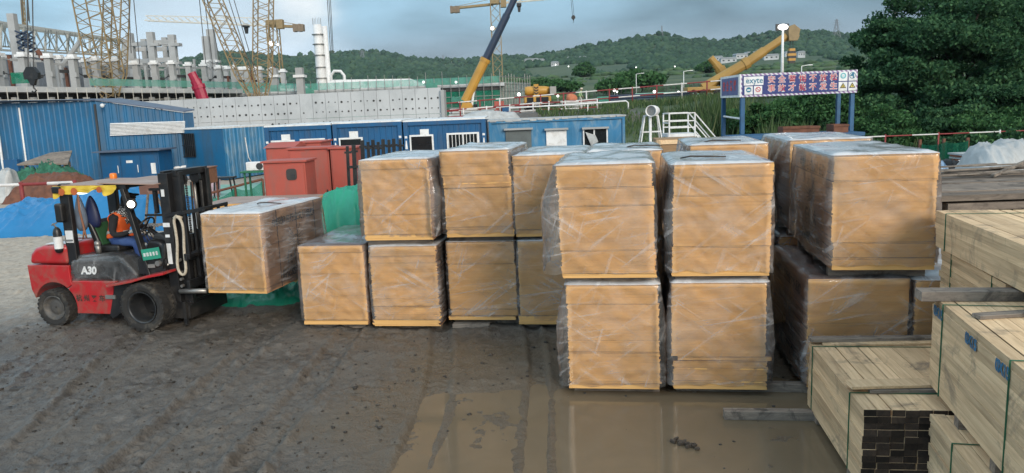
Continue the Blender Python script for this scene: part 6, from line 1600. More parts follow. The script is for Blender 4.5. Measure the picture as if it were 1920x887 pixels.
def stripe_mat():
    m_, t = newmat('striped_border'); k = NT(t); v = k.n('ShaderNodeTexCoord').outputs['Object']; s_ = k.n('ShaderNodeSeparateXYZ', {0: v})
    f = k.math('FRACT', k.math('MULTIPLY', k.math('ADD', s_.outputs['X'], s_.outputs['Z']), 6.2)); f = k.math('GREATER_THAN', f, 0.5)
    k.out(k.pbsdf(Base_Color=k.mix(f, (.60, .62, .66), (.26, .16, .32)), Roughness=.6).outputs[0]); return m_
M_['stripe'] = stripe_mat(); M_['navy'] = mat('banner_navy', (0.010, 0.026, 0.165), 0.55, var=.12); M_['navyfade'] = mat('faded_navy', (0.10, 0.12, 0.27), 0.6)
M_['redink'] = mat('banner_red', (0.55, 0.05, 0.06), 0.6, var=.1); M_['tealink'] = mat('teal_ink', (0.015, 0.16, 0.26), 0.6, var=.1); M_['tealpale'] = mat('pale_teal', (0.15, 0.50, 0.56), 0.6); M_['yellow'] = mat('yellow_ink', (0.75, 0.60, 0.12), 0.6)
sign_canopy()
# workshop bench and rusty boxes under the canopy
pa, pb = at(1385, 250, 26), at(1625, 250, 26); zt_ = at(1440, 255, 26).z; o = thing('blue_workbench', 'long blue steel bench under the sign canopy', 'bench', (pa.x, 26, 0)); W_ = pb.x - pa.x
b = MB(); b.box((W_ / 2, 1.0, zt_ - .06), (W_, 1.8, .12)); b.build('top', M_['bluesteel'], o, bevel=.01)
b = MB(); b.box((W_ / 2, .2, zt_ / 2 - .05), (W_ - .1, .06, zt_ - .2)); b.build('front_panel', M_['bluesteel'], o)
for x in (.1, W_ - .1): b = MB(); b.box((x, 1.0, zt_ / 2 - .06), (.1, 1.6, zt_ - .12)); b.build('leg', M_['bluesteel'], o)
for (px0, px1, py_, lab, m_, nm, dd) in ((1468, 1536, 237, 'long rusty steel plate box on the blue bench', 'rust', 'rusty_box', .5), (1563, 1590, 233, 'small open rusty box on the blue bench, left of the post', 'rust', 'small_rusty_box', .6)):
    a, c = at(px0, 248, 26.3), at(px1, 248, 26.3); h_ = at((px0 + px1) / 2, py_, 26.3).z - zt_; o = thing(nm, lab, 'box', (a.x, 26.3, zt_)); w_ = c.x - a.x
    b = MB(); t_ = .03
    for cc, dm in (((w_ / 2, 0, h_ / 2), (w_, t_, h_)), ((w_ / 2, dd, h_ / 2), (w_, t_, h_)), ((t_ / 2, dd / 2, h_ / 2), (t_, dd - t_, h_)), ((w_ - t_ / 2, dd / 2, h_ / 2), (t_, dd - t_, h_)), ((w_ / 2, dd / 2, .02), (w_ - 2 * t_, dd - 2 * t_, .03))): b.box(cc, dm)
    b.build('box_walls', M_[m_], o)
    b = MB(); b.box((w_ / 2, -.03, h_ - .04), (w_ + .04, .03, .07)); b.build('rim', M_[m_], o)

# fog cannon on an A frame, and the stair platform
Y = 29; p = at(1222, 260, Y); o = thing('drum_fan', 'white drum fan on a tall white A frame stand', 'fan', (p.x, Y, 0)); g = o.location; zt_ = at(1222, 208, Y).z; zm = at(1222, 216, Y).z
b = MB()
for s_ in (-1, 1): b.bar((s_ * .62, 0, 0), (s_ * .24, 0, zm), .04); b.bar((s_ * .62, .9, 0), (s_ * .24, .2, zm), .04)
zc = at(1222, 247, Y).z; b.bar((-.36, 0, zc), (.36, 0, zc), .05); b.bar((-.22, 0, zm), (.22, 0, zm), .06); b.build('stand', M_['white'], o)
b = MB(); b.box((-.05, 0, (zm + 0.3) / 2), (.10, .10, zm - .3)); b.build('pillar', M_['white'], o, bevel=.02)
T = Matrix.Translation((.06, 0, zt_)) @ Matrix.Rotation(R(-28), 4, 'Z')
b = MB(); b.lathe([(.10, .35), (.17, .30), (.20, .1), (.21, -.28), (.19, -.28), (.17, -.1)], (0, 0, 0), 'y', 20, M=T); b.build('drum', M_['white'], o, smooth=True)
b = MB(); b.lathe([(.01, -.2), (.18, -.2)], (0, 0, 0), 'y', 20, M=T); b.build('grille', M_['steel'], o)
Y = 29; a, c = at(1255, 252, Y), at(1303, 252, Y); zf = at(1270, 251, Y).z; zr_ = at(1260, 213, Y).z; o = thing('stair_platform', 'white steel platform with handrails and a stair going down right', 'platform', (a.x, Y, 0)); W_ = c.x - a.x; D_ = 1.1
b = MB(); b.box((W_ / 2, D_ / 2, zf - .06), (W_ + .1, D_, .12)); b.build('deck', M_['white'], o)
b = MB()
for x in (0, W_):
    for y in (0, D_): b.bar((x, y, 0), (x, y, zr_), .05)
for y in (0, D_):
    for z in (zr_, zf + (zr_ - zf) * .62, zf + (zr_ - zf) * .3): b.bar((0, y, z), (W_, y, z), .04)
for z in (zr_, zf + .4): b.bar((0, 0, z), (0, D_, z), .04)
b.build('handrail', M_['white'], o)
b = MB(); run = 1.35
for y in (0.05, D_ - .05):
    b.bar((W_, y, zr_), (W_ + run * .62, y, zr_ - 1.0), .04); b.bar((W_, y, zr_ - .4), (W_ + run * .62, y, zr_ - 1.4), .04); b.bar((W_, y, zf), (W_ + run * 1.1, y, .05), .06)
for i in range(8): t_ = (i + .5) / 8; b.box((W_ + run * 1.1 * t_, D_ / 2, zf * (1 - t_)), (.22, D_ - .15, .03))
b.build('stair', M_['white'], o)

# plywood crates behind the row
Y = 17; a, c = at(1231, 262, Y), at(1281, 259, Y)
zt_ = at(1255, 261, Y).z
for lo, hi, lab in ((.0, zt_ / 2 - .01, 'lower plywood crate, hidden behind the wrapped stacks'), (zt_ / 2 + .01, zt_, 'upper plywood crate peeping out between the white stack tops')):
    o = thing('plywood_crate', lab, 'crate', (a.x, Y, lo), R(-6)); w_ = c.x - a.x + .35; h_ = hi - lo
    b = MB(); b.box((w_ / 2, .5, h_ / 2), (w_, 1.0, h_)); b.build('panels', M_['crateply'] if 'crateply' in M_ else M_.setdefault('crateply', wood_mat('crate_plywood', (0.34, 0.22, 0.12), (0.24, 0.15, 0.08), (2, 2, 14), .1)), o)
    b = MB()
    for z in (.06, h_ / 2, h_ - .06): b.box((w_ / 2, -.012, z), (w_ + .03, .03, .09))
    for x in (.05, w_ - .05): b.box((x, -.03, h_ / 2), (.09, .03, h_ - .02))
    b.build('battens', M_['wood'], o)

# ------------------------------------------------------------------ red primer cabinets
def cabinet(label, x0, x1, Y, z1, d_=.7, rz=0, window=False, sloped=False):
    W = x1 - x0; o = thing('red_cabinet', label, 'cabinet', (x0, Y, 0), rz, 'red primed steel cabinets')
    b = MB(); b.box((W / 2, d_ / 2, z1 / 2), (W, d_, z1)); b.build('body', M_['primer'], o, bevel=.008)
    b = MB()
    if sloped: b.prism([(-.05, z1), (d_ + .05, z1), (d_ * .5, z1 + .12)], -.05, W + .05, 'x'); b.build('roof', M_['primer'], o)
    else: b.box((W / 2, d_ / 2, z1 + .02), (W + .08, d_ + .08, .04)); b.build('roof', M_['primer'], o, bevel=.006)
    b = MB(); b.box((W / 2, -.012, z1 * .5), (W - .06, .02, z1 - .1)); dr = b.build('door', M_['primer'], o, bevel=.006)
    b = MB(); b.tube([(W - .08, -.05, z1 * .52), (W - .08, -.05, z1 * .6)], .012, 6); b.box((W - .08, -.03, z1 * .56), (.03, .02, .14)); b.build('handle', M_['black'], dr)
    if window:
        b = MB(); b.prism([(W * .67 + .105 * abs(math.cos(R(a))) ** .5 * (1 if math.cos(R(a)) > 0 else -1), z1 - .24 + .115 * abs(math.sin(R(a))) ** .5 * (1 if math.sin(R(a)) > 0 else -1)) for a in range(0, 360, 15)], -.036, -.020); wn = b.build('window', M_['hole'], dr)
        b = MB(); b.box((W * .67 + .03, -.040, z1 - .27), (.07, .008, .08)); b.build('meter', M_['darkgrey'], dr)
    return o
def X_(px_, Y): return at(px_, 300, Y).x
def Zt(px_, py_, Y): return at(px_, py_, Y).z
cabinet('front red cabinet with a small round cornered window', X_(492, 15.6), X_(572, 15.6), 15.6, Zt(530, 305, 15.6), window=True, rz=R(-2))
cabinet('tall red cabinet in the middle behind the windowed one', X_(541, 17.2), X_(618, 17.2), 17.2, Zt(580, 280, 17.2), rz=R(-2))
cabinet('tall red cabinet on the right behind the black posts', X_(620, 17.1), X_(668, 17.1), 17.1, Zt(645, 279, 17.1), rz=R(-2))
cabinet('red cabinet with a pitched lid at the back left', X_(500, 19.0), X_(552, 19.0), 19.0, Zt(525, 277, 19.0), d_=1.0, sloped=True, rz=R(-3))
cabinet('low topped red cabinet at the very back of the group', X_(556, 20.2), X_(604, 20.2), 20.2, Zt(580, 268, 20.2), d_=1.0, rz=R(-3))

# black steel posts standing in a row
def posts_row():
    Y = 14.6; p = at(655, 300, Y); o = thing('black_post_fence', 'row of black steel posts with slotted tops behind the left stacks', 'fence', (p.x, Y, 0)); g = o.location; rs = random.Random(2)
    for px_, py_, w_ in ((651, 274, .05), (663, 272, .07), (679, 263, .07), (690, 266, .05), (699, 262, .06), (709, 266, .05), (718, 261, .06), (729, 262, .05), (738, 260, .06), (750, 261, .05)):
        q = at(px_, py_, Y + .1 * rs.random()) - g; b = MB(); b.bar((q.x - .06, q.y, 0), (q.x, q.y, q.z), w_, .05); b.bar((q.x - .06, q.y, q.z - .12), (q.x + .07, q.y, q.z - .12), .04); b.build('post', M_['black'], o)
    b = MB(); q = at(756, 275, Y) - g; b.bar((-.1, .06, .3), (q.x, .06, .3), .05); b.bar((-.05, .06, q.z - .35), (q.x, .06, q.z - .3), .05); b.build('rail', M_['black'], o)
posts_row()

# ------------------------------------------------------------------ left middle ground
mound('blue_tarpaulin', 'big crumpled blue tarpaulin covering a heap behind the forklift', 'tarpaulin', -15.8, -9.0, 20.9, 24.4, 1.12, 0.0, 'tarpblue', 11, amp=.22, pw=.6, nx=170, ny=90, wr=.09, ridge=lambda u: 0.62 + .42 * math.exp(-((u - .72) / .30) ** 2))
mound('white_sheet', 'white plastic sheet crumpled on the ground at the right end of the blue tarpaulin', 'sheet', -9.4, -6.6, 20.8, 22.6, .30, 0.0, 'tarpwhite', 12, amp=.08, nx=50, ny=26, wr=.12)
mound('green_net_heap', 'green netting thrown over scrap against the blue shed', 'netting heap', at(12, 330, 33).x, at(150, 330, 33).x, 32, 34.6, 1.0, 0.0, 'netheap', 13, amp=.4, nx=80, ny=30, wr=.22)
mound('rusty_mesh_heap', 'low dark heap of rusty reinforcing mesh in front of the green netting', 'rusty heap', at(25, 340, 31).x, at(190, 340, 31).x, 30, 31.8, .95, 0.0, 'rust', 14, amp=.2, nx=80, ny=20, wr=.10)
mound('white_sack', 'grubby white sack at the left end of the green netting', 'sack', at(0, 330, 31.5).x, at(34, 330, 31.5).x, 30.8, 32, 1.25, 0.0, 'tarpwhite', 15, amp=.15, nx=30, ny=20)
a, c = at(52, 300, 34), at(146, 300, 34); o = thing('scrap_shelter', 'small grey tin awning on posts above the green netting', 'shelter', (a.x, 34, 0)); W_ = c.x - a.x; zt_ = at(95, 304, 34).z
b = MB(); V = [(0, -.8, zt_ - .05), (W_, -.8, zt_ - .1), (W_ - .7, .9, zt_ + .38), (.5, .9, zt_ + .32)]; b.add(V + [(v[0], v[1], v[2] + .06) for v in V], [(0, 3, 2, 1), (4, 5, 6, 7), (0, 1, 5, 4), (1, 2, 6, 5), (2, 3, 7, 6), (3, 0, 4, 7)]); b.build('roof', M_['oldwood'], o)
for x, y in ((.25, -.6), (W_ - .25, -.6), (.7, .7), (W_ - .8, .7)): b = MB(); b.bar((x, y, 0), (x, y, zt_ - .03), .09); b.build('post', M_['oldwood'], o)
# rusty tool chest on a trestle, pale pink bin, air unit
Y = 22; a, c = at(357, 330, Y), at(393, 330, Y); zt_, zb_ = at(378, 316, Y).z, at(378, 345, Y).z; o = thing('tool_chest', 'rusty brown tool chest on a thin stand behind the forklift mast', 'chest', (a.x, Y, 0)); W_ = c.x - a.x
b = MB(); b.box((W_ / 2, .3, (zt_ + zb_) / 2), (W_, .6, zt_ - zb_)); b.build('body', M_['rustbrown'], o, bevel=.015)
b = MB(); b.box((W_ / 2, .3, zt_ + .015), (W_ + .04, .64, .03)); b.build('lid', M_['rustbrown'], o)
b = MB(); b.box((W_ * .6, -.015, zt_ - .12), (.06, .02, .05)); b.build('latch', M_['steel'], o)
for x, y in ((.03, .05), (W_ - .03, .05), (.03, .55), (W_ - .03, .55)): b = MB(); b.bar((x, y, 0), (x, y, zb_), .04); b.build('leg', M_['rust'], o)
Y = 30; p = at(399, 346, Y); o = thing('pink_bin', 'pale pink bin beside the rusty tool chest', 'bin', (p.x, Y, 0)); h_ = at(399, 333, Y).z
b = MB(); b.lathe([(.24, 0), (.30, h_), (.27, h_), (.22, .05), (.01, .04)], (0, 0, 0), 'z', 20); b.build('body', M_['pinkbin'], o, smooth=True)
b = MB(); b.lathe([(.30, h_ - .03), (.33, h_ - .03), (.33, h_ + .02), (.30, h_ + .02)], (0, 0, 0), 'z', 20); b.build('rim', M_['pinkbin'], o)
Y = 29; p = at(421, 346, Y); o = thing('black_trolley', 'low black trolley right of the pink bin', 'trolley', (p.x, Y, 0)); h_ = at(421, 333, Y).z
b = MB(); b.box((0, 0, h_), (.8, .5, .06)); b.build('tray', M_['black'], o)
for x, y in ((-.35, -.2), (.35, -.2), (-.35, .2), (.35, .2)): b = MB(); b.bar((x, y, .08), (x * .8, y, h_), .05); b.ball((x, y, .06), .06, 8); b.build('leg', M_['black'], o)
Y = 23; p = at(481, 330, Y); o = thing('air_unit', 'white air conditioner unit on a green stand left of the red cabinets', 'air unit', (p.x, Y, 0)); z1 = at(481, 304, Y).z; z0 = at(481, 320, Y).z
b = MB(); b.box((0, .2, (z1 + z0) / 2), (.62, .3, z1 - z0)); b.build('case', M_['white'], o, bevel=.02)
b = MB(); b.disc((.1, .04, (z1 + z0) / 2), .1, 'y', 20, 0, .02); b.build('fan_grille', M_['darkgrey'], o)
b = MB()
for x, y in ((-.35, 0), (.35, 0), (-.35, .45), (.35, .45)): b.bar((x, y, 0), (x, y, z0), .05)
b.box((0, .2, z0 - .03), (.9, .6, .05)); b.build('stand', M_['netstand'], o)
# green mesh fence on rusty rails and the pale sheet behind it
Y = 24.5; pts = [(262, 388), (380, 366), (440, 350), (492, 336)]; P = [at(a_, b_, Y + .6 * i) for i, (a_, b_) in enumerate(pts)]; o = thing('mesh_barrier', 'low green mesh barrier on rusty pipe rails left of the red cabinets', 'fence', (P[0].x, P[0].y, 0)); g = o.location
b = MB()
for i in range(3): b.tube([P[i] - g, P[i + 1] - g], .045, 6)
b.build('rail', M_['rust'], o)
for i in range(4): b = MB(); b.tube([(P[i].x - g.x, P[i].y - g.y, 0), P[i] - g], .045, 6); b.build('post', M_['rust'], o)
b = MB()
for i in range(3):
    V = []
    for q in range(9):
        p = P[i].lerp(P[i + 1], q / 8) - g; sag = .18 * math.sin(math.pi * q / 8); V += [(p.x, p.y + .03, .02), (p.x, p.y - .05 + .1 * (q % 2), p.z - .05 - sag)]
    b.add(V, [(2 * q, 2 * q + 2, 2 * q + 3, 2 * q + 1) for q in range(8)])
b.build('mesh', M_['netgreen'], o, fix=False)
def sheet(name, label, cat, px, z, m_, n=24, amp=.03, seed=0):
    c = [onz(a_, b_, 0) for a_, b_ in px]; V = []
    for j in range(n + 1):
        for i in range(n + 1):
            u, v = i / n, j / n; p = c[0].lerp(c[1], u).lerp(c[3].lerp(c[2], u), v); V.append((p.x + .2 * noise.noise(Vector((u * 4, v * 4, seed))), p.y + .3 * noise.noise(Vector((u * 4, v * 4, seed + 4))), z + amp * abs(noise.noise(Vector((u * 9, v * 9, seed + 2)))) + (.03)))
    b = MB(); b.add(V, [(j * (n + 1) + i, j * (n + 1) + i + 1, (j + 1) * (n + 1) + i + 1, (j + 1) * (n + 1) + i) for j in range(n) for i in range(n)]); return tag(b.build(name, M_[m_], None, smooth=True, fix=False), label, cat)
sheet('green_floor_sheet', 'pale green sheet spread on the ground behind the mesh barrier', 'ground sheet', [(270, 402), (500, 384), (500, 345), (300, 352)], .02, 'sheetgreen', seed=3)
# trestle with brown boards behind the driver
Y = 18.5; a, c = at(262, 350, Y), at(300, 350, Y); o = thing('board_trestle', 'timber trestle holding dark red boards behind the driver', 'trestle', (a.x, Y, 0)); W_ = c.x - a.x; zt_ = at(280, 345, Y).z; zb_ = at(280, 365, Y).z
b = MB(); b.box((W_ / 2, .3, (zt_ + zb_) / 2), (W_ + .1, .5, zt_ - zb_)); b.build('boards', M_['panel'], o, bevel=.01)
b = MB(); b.box((W_ / 2, .3, zt_ + .03), (W_ + .15, .55, .06)); b.build('top_plank', M_['wood'], o)
for x0, x1 in ((-.1, .15), (W_ + .35, W_ - .15)):
    for y in (.05, .55): b = MB(); b.bar((x0, y, 0), (x1, y, zb_), .045); b.build('leg', M_['oldwood'], o)
b = MB(); b.bar((-.05, .05, zb_ * .4), (W_ + .2, .05, zb_ * .42), .06); b.build('brace', M_['oldwood'], o)
# plywood pile behind the carried stack, green tarp beyond
Y = 13.7; a, c = at(376, 380, Y), at(520, 378, Y); zt_ = at(440, 374, Y + .6).z; o = thing('plywood_pile', 'pile of bare brown formwork panels behind the carried stack', 'board pile', (a.x, Y, 0), R(-6)); b = MB(); rs = random.Random(8); nb = int(zt_ / .018)
for i in range(nb): b.box((.95 + rs.gauss(0, .006), .6 + rs.gauss(0, .006), .018 * (i + .5)), (1.9, 1.2, .0165), rz=rs.gauss(0, .004), caps=(1, 1, 0, 0, 0, 0))
b.build('boards', [M_['edge'], M_['panelpale']], o, fix=False)
mound('green_tarpaulin', 'bright green tarpaulin draped over a block behind the lone left stack', 'tarpaulin', -3.75, -2.25, 13.0, 14.7, 1.62, 0.0, 'tarpgreen', 21, amp=.12, pw=.40, nx=90, ny=70, wr=.035, ridge=lambda u: .80 + .22 * math.sin(min(1, u * 1.3) * math.pi * .62))
mound('green_tarp_end', 'crumpled end of green tarpaulin lying on the ground under the carried stack', 'tarpaulin', -4.9, -3.2, 12.0, 13.1, .16, 0.0, 'tarpgreen', 22, amp=.08, nx=50, ny=24, wr=.10)

# ------------------------------------------------------------------ right background
def old_pile(label, px0, px1, py0, Y, n, L, seed, d_=1.6, t_=.10, rz=0):
    a = at(px0, py0, Y); zt_ = a.z; o = thing('timber_pile', label, 'timber pile', (a.x, Y, 0), rz, 'weathered timber piles'); rs = random.Random(seed); rows = int(zt_ / (t_ + .012)); b = MB()
    for j in range(rows):
        z = .02 + (t_ + .012) * (j + .5)
        for i in range(5):
            b.box((L / 2 + rs.uniform(-.25, .25), d_ * (i + .5) / 5, z), (L + rs.uniform(-.5, .3), d_ / 5 - .02 + rs.uniform(-.03, .015), t_ - rs.uniform(0, .03)), rz=rs.gauss(0, .006))
    b.build('timbers', M_['oldwood'], o, fix=False)
    return o, zt_
o1, z_1 = old_pile('weathered timber pile nearer the camera at the right edge', 1752, 1920, 361, 9.6, 12, 4.2, 31, rz=R(-3))
o2, z_2 = old_pile('weathered timber pile farther back with loose slats on top', 1752, 1870, 342, 11.8, 12, 4.0, 32, rz=R(-4))
rs_ = random.Random(12)
for i in range(9):
    p = o2.location + Vector((rs_.uniform(.1, 1.2), rs_.uniform(.1, 1.4), z_2 + .03 + .010 * i)); an = R(rs_.uniform(-14, 16)); L = rs_.uniform(1.5, 2.6)
    o = plank('loose grey slat scattered on the farther timber pile', p, p + Vector((L * math.cos(an), L * math.sin(an), .03)), .07, .025); o.name = 'slat'; o['category'] = 'slat'; o['group'] = 'loose slats on the timber pile'
plank('long grey pole leaning up to the right in front of the white covered heap', at(1860, 330, 12.2), at(1935, 298, 12.6), .06, .05)
mound('white_covered_heap', 'heap under a grubby white cover at the right edge', 'covered heap', at(1822, 330, 15).x, at(1990, 330, 15).x, 14.6, 16.6, 1.86, 0, 'tarpwhite', 33, amp=.10, pw=.3, nx=70, ny=40, wr=.05, ridge=lambda u: .93 + .12 * u)
mound('pale_blue_sack', 'pale blue plastic sacking behind the large wrapped stack', 'sack', at(1750, 330, 14).x, at(1800, 330, 14).x, 13.8, 15, 1.55, 0, 'sackblue', 34, amp=.14, pw=.45, nx=40, ny=24, wr=.10)
mound('black_sheet_heap', 'black sheeted heap between the pale sack and the white covered heap', 'sheeted heap', at(1786, 330, 16.5).x, at(1832, 330, 16.5).x, 16.4, 17.6, 1.36, 0, 'black', 35, amp=.08, pw=.3, nx=40, ny=20, wr=.06)
Y = 18.5; a, c = at(1812, 289, Y), at(1868, 288, Y); o = thing('red_striped_sheets', 'pale red and white sheets folded on a stand behind the white covered heap', 'sheets', (a.x, Y, 0)); W_ = c.x - a.x; zt_ = a.z
b = MB()
for i in range(5): b.box((W_ / 2 + .04 * (i % 2), .4, zt_ - .03 - .05 * i), (W_ - .05 * i, .8, .04), rz=.02 * (i % 3), mi=i % 2)
b.build('sheets', [M_['tarpwhite'], M_['fadedor']], o)
b = MB(); b.box((W_ / 2, .4, (zt_ - .28) / 2), (W_ * .9, .7, zt_ - .28)); b.build('stand', M_['oldwood'], o)
# green net screen
Y = 20; a, c = at(1728, 270, Y), at(1818, 262, Y); o = thing('net_screen', 'dark green net screen behind the large wrapped stack', 'screen', (a.x, Y, 0)); W_ = c.x - a.x; b = MB(); V = []
for i in range(21): x = W_ * i / 20; V += [(x, .05 * math.sin(i * 1.1), .05), (x, .05 * math.sin(i * 1.3), a.z + (c.z - a.z) * i / 20 - .06 * math.sin(math.pi * (i % 10) / 10))]
b.add(V, [(2 * i, 2 * i + 2, 2 * i + 3, 2 * i + 1) for i in range(20)]); b.build('net', M_['netscreen'], o, fix=False)
for x in (0, W_ / 2, W_): b = MB(); b.bar((x, .08, 0), (x, .08, c.z + .05), .06); b.build('post', M_['rust'], o)
# yellow bent pipes
Y = 19; p = at(1890, 280, Y); o = thing('bent_pipes', 'two bent yellow pipes standing behind the white covered heap', 'pipes', (p.x, Y, 0)); zt_ = at(1890, 273, Y).z
for dx in (0, .45): b = MB(); b.tube([(dx, 0, 0), (dx, 0, zt_ - .1), (dx - .05, 0, zt_), (dx - .32, 0, zt_ + .02 - .1 * (dx > 0)), (dx - .36, 0, zt_ - .1)], .03, 8); b.build('pipe', M_['yellow'], o, smooth=True)
# cone shaped red white marker
Y = 17; p = at(1765, 290, Y); o = thing('traffic_cone', 'red and white traffic cone tipped against the black heap', 'cone', (p.x, Y, at(1765, 300, Y).z - .30)); b = MB()
M2 = Matrix.Rotation(R(58), 4, 'Y')
for i in range(4): r0, r1 = .15 - .035 * i, .15 - .035 * (i + 1); b.lathe([(r0, .14 * i), (r1, .14 * (i + 1))], (0, 0, 0), 'z', 14, i % 2, M2)
b.build('cone_body', [M_['fadedor'], M_['white']], o, smooth=True); b = MB(); b.box((0, 0, -.01), (.36, .36, .03), M=M2); b.build('base', M_['fadedor'], o)
b = MB(); b.box((.1, 0, (-p.z if False else -o.location.z) / 2 - .08), (.5, .5, o.location.z - .16)); q_ = b.build('oil_drum', M_['black'], None, bevel=.05); q_.location = o.location; tag(q_, 'black box under the tipped traffic cone', 'box')
# ------------------------------------------------------------------ forklift
FH = R(-13.5)
M_['rimd'] = mat('dark_rim', (0.045, 0.048, 0.052), 0.45, metal=.5, dirt=(.12, .11, .09), ds=5)
fk = thing('forklift', 'red forklift with black mast carrying a wrapped board stack', 'forklift', (-5.215, 11.53, 0), FH)
def wheel(cx, cy, r, wd, dual=False, out=-1, rimr=.62):
    """hub mesh is the part; tyre and rim are its sub-parts. out: side facing outwards"""
    hub = MB(); cy0 = cy; cy = cy - out * wd * (.85 if dual else 0); hub.disc((cx, cy - out * wd * .12, r), r * .34, 'y', 20, 0, wd * .3)
    for i in range(6): a = i * math.pi / 3; hub.disc((cx + r * .24 * math.cos(a), cy + out * wd * .05, r + r * .24 * math.sin(a)), r * .045, 'y', 8, 0, wd * .12)
    cy = cy0; hb = hub.build('wheel', M_['rimd'] if dual else M_['rim'], fk, smooth=False)
    def tyre(yc, w_):
        t = MB(); h_ = w_ / 2
        prof = [(r * .64, -h_ * .80), (r * .70, -h_ * .92), (r * .84, -h_), (r * .94, -h_ * .94), (r * .965, -h_ * .75), (r * .965, h_ * .75), (r * .94, h_ * .94), (r * .84, h_), (r * .70, h_ * .92), (r * .64, h_ * .80)]
        t.lathe(prof, (cx, yc, r), 'y', 40)
        for i in range(26):                     # lugs on the tread
            a = 2 * math.pi * i / 26
            for s_ in (-1, 1):
                aa = a + (0.12 if s_ > 0 else 0); M = Matrix.Translation((cx, yc, r)) @ Matrix.Rotation(-aa, 4, 'Y')
                t.box((0, 0, 0), (r * .055, h_ * .92, r * .145), M=M @ Matrix.Translation((r * .952, s_ * h_ * .52, 0)) @ Matrix.Rotation(s_ * .32, 4, 'X'))
        return t.build('tyre', M_['rubber'], hb, smooth=False)
    tyre(cy, wd)
    if dual: tyre(cy - out * (wd * 1.06), wd)
    rm = MB(); h_ = wd / 2
    rm.lathe([(r * .65, out * h_ * .95), (r * .60, out * h_ * .98), (r * .575, out * h_ * .75), (r * .55, out * h_ * .2), (r * .54, -out * h_ * (3.0 if dual else .6)), (r * .2, -out * h_ * (3.05 if dual else .55))] if dual else
             [(r * .65, out * h_ * .9), (r * .60, out * h_ * .95), (r * .54, out * h_ * .62), (r * .42, out * h_ * .30), (r * .36, out * h_ * .42), (r * .22, out * h_ * .46), (r * .04, out * h_ * .46)], (cx, cy, r), 'y', 32)
    rm.build('rim', M_['rimd'] if dual else M_['rim'], hb, smooth=True)
wheel(0.05, -.63, .365, .25, True, -1); wheel(0.05, .63, .365, .25, True, 1)
wheel(-1.60, -.52, .29, .20, False, -1); wheel(-1.60, .52, .29, .20, False, 1)
def arc(cx, cz, r, a0, a1, n=10): return [(cx + r * math.cos(R(a0 + (a1 - a0) * i / n)), cz + r * math.sin(R(a0 + (a1 - a0) * i / n))) for i in range(n + 1)]
# counterweight, upper and lower block
b = MB(); b.prism([(-2.0, .945), (-1.955, 1.10), (-1.86, 1.19), (-1.72, 1.225), (-1.30, 1.235), (-1.30, .945)], -.55, .55); b.build('counterweight_top', M_['red'], fk, bevel=.06, seg=5)
b = MB(); b.prism([(-2.03, .93), (-1.29, .93), (-1.29, .715)] + [(-1.27, .64)] + arc(-1.6, .30, .37, 50, 158, 12) + [(-1.955, .42), (-2.01, .56)], -.555, .555); b.build('counterweight', M_['red'], fk, bevel=.05, seg=4)
# chassis
b = MB(); b.prism([(-1.26, .70), (-.50, .70), (-.545, .62), (-.64, .20), (-1.20, .20)] + arc(-1.6, .30, .37, -16, 48, 8) + [(-1.285, .62)], -.56, .56); b.build('chassis', M_['red'], fk, bevel=.015)
b = MB(); b.box((-.45, 0, .42), (1.5, .9, .4)); b.build('underframe', M_['black'], fk)
for s_ in (-1, 1):
    b = MB(); top = [(-.50, .69), (-.08, .765), (.16, .83), (.47, .885)]
    V = []; w0, w1 = s_ * .34, s_ * .76
    P = [(x, z) for x, z in top] + [(x, z - .035) for x, z in reversed(top)]; b.prism(P, w0, w1); b.build('fender', M_['red'], fk, bevel=.006)
    b = MB(); b.prism([(-.50, .69), (-.08, .76), (.10, .80)] + arc(.05, .365, .405, 88, 190, 10) + [(-.62, .14), (-.655, .20)], s_ * .53, s_ * .57); b.build('wheel_arch', M_['black'], fk)
b = MB(); b.box((-.60, -.575, .47), (.17, .03, .055)); b.build('step', M_['steel'], fk)
b = MB(); b.box((-.25, 0, .735), (.75, 1.0, .03)); b.build('floor_plate', M_['black'], fk)
# engine hood under clear plastic
hood = [(-1.30, .715), (-1.245, 1.03), (-.50, 1.075), (-.36, 1.02), (-.17, .80), (-.15, .715)]
b = MB(); b.prism(hood, -.49, .49); hd_ = b.build('hood', M_['darkgrey'], fk, bevel=.04, seg=3)
b = MB(); b.prism([(-.985 + .27 * math.cos(R(a)), .865 + .11 * math.sin(R(a))) for a in range(0, 360, 20)], -.505, -.488); b.build('badge', M_['black'], hd_)
b = MB(); b.prism([(-.50 + .07 * math.cos(R(a)), .985 + .07 * math.sin(R(a))) for a in range(0, 360, 30)], -.507, -.488); b.build('vent', M_['black'], hd_)
text('lettering', 'A30', .155, face_m(-.945, -.556, .855), M_['white'], hd_, offset=.008, shear=.15)
text('lettering', '杭 州 叉 车', .105, face_m(-.965, -.566, .435), M_['ink'], fk, offset=.003, sx=1.0)
V = []; n = 46; rows = 14; b = MB()
for j in range(rows + 1):
    v = j / rows
    for i in range(n + 1):
        u = i / n; s_ = u * (len(hood) - 1); k_ = min(int(s_), len(hood) - 2); f = s_ - k_
        x = hood[k_][0] + (hood[k_ + 1][0] - hood[k_][0]) * f; z = hood[k_][1] + (hood[k_ + 1][1] - hood[k_][1]) * f
        nn = .022 * (1 - abs(noise.noise(Vector((u * 14, v * 5, 3)))) * 2) ** 3
        if v < .55: y = -.515 - max(0, nn); t_ = v / .55; z = .70 + (z - .70) * t_; x = x - .03 * (1 - t_) * (1 if x < -.7 else -1)
        else: y = -.515 + 1.0 * (v - .55) / .45; z += .015 + max(0, nn) * 1.2
        V.append((x, y, z))
b.add(V, [(j * (n + 1) + i, j * (n + 1) + i + 1, (j + 1) * (n + 1) + i + 1, (j + 1) * (n + 1) + i) for j in range(rows) for i in range(n)]); b.build('plastic_cover', M_['filmhood'], fk, smooth=True, fix=False)
M_['_'] = None
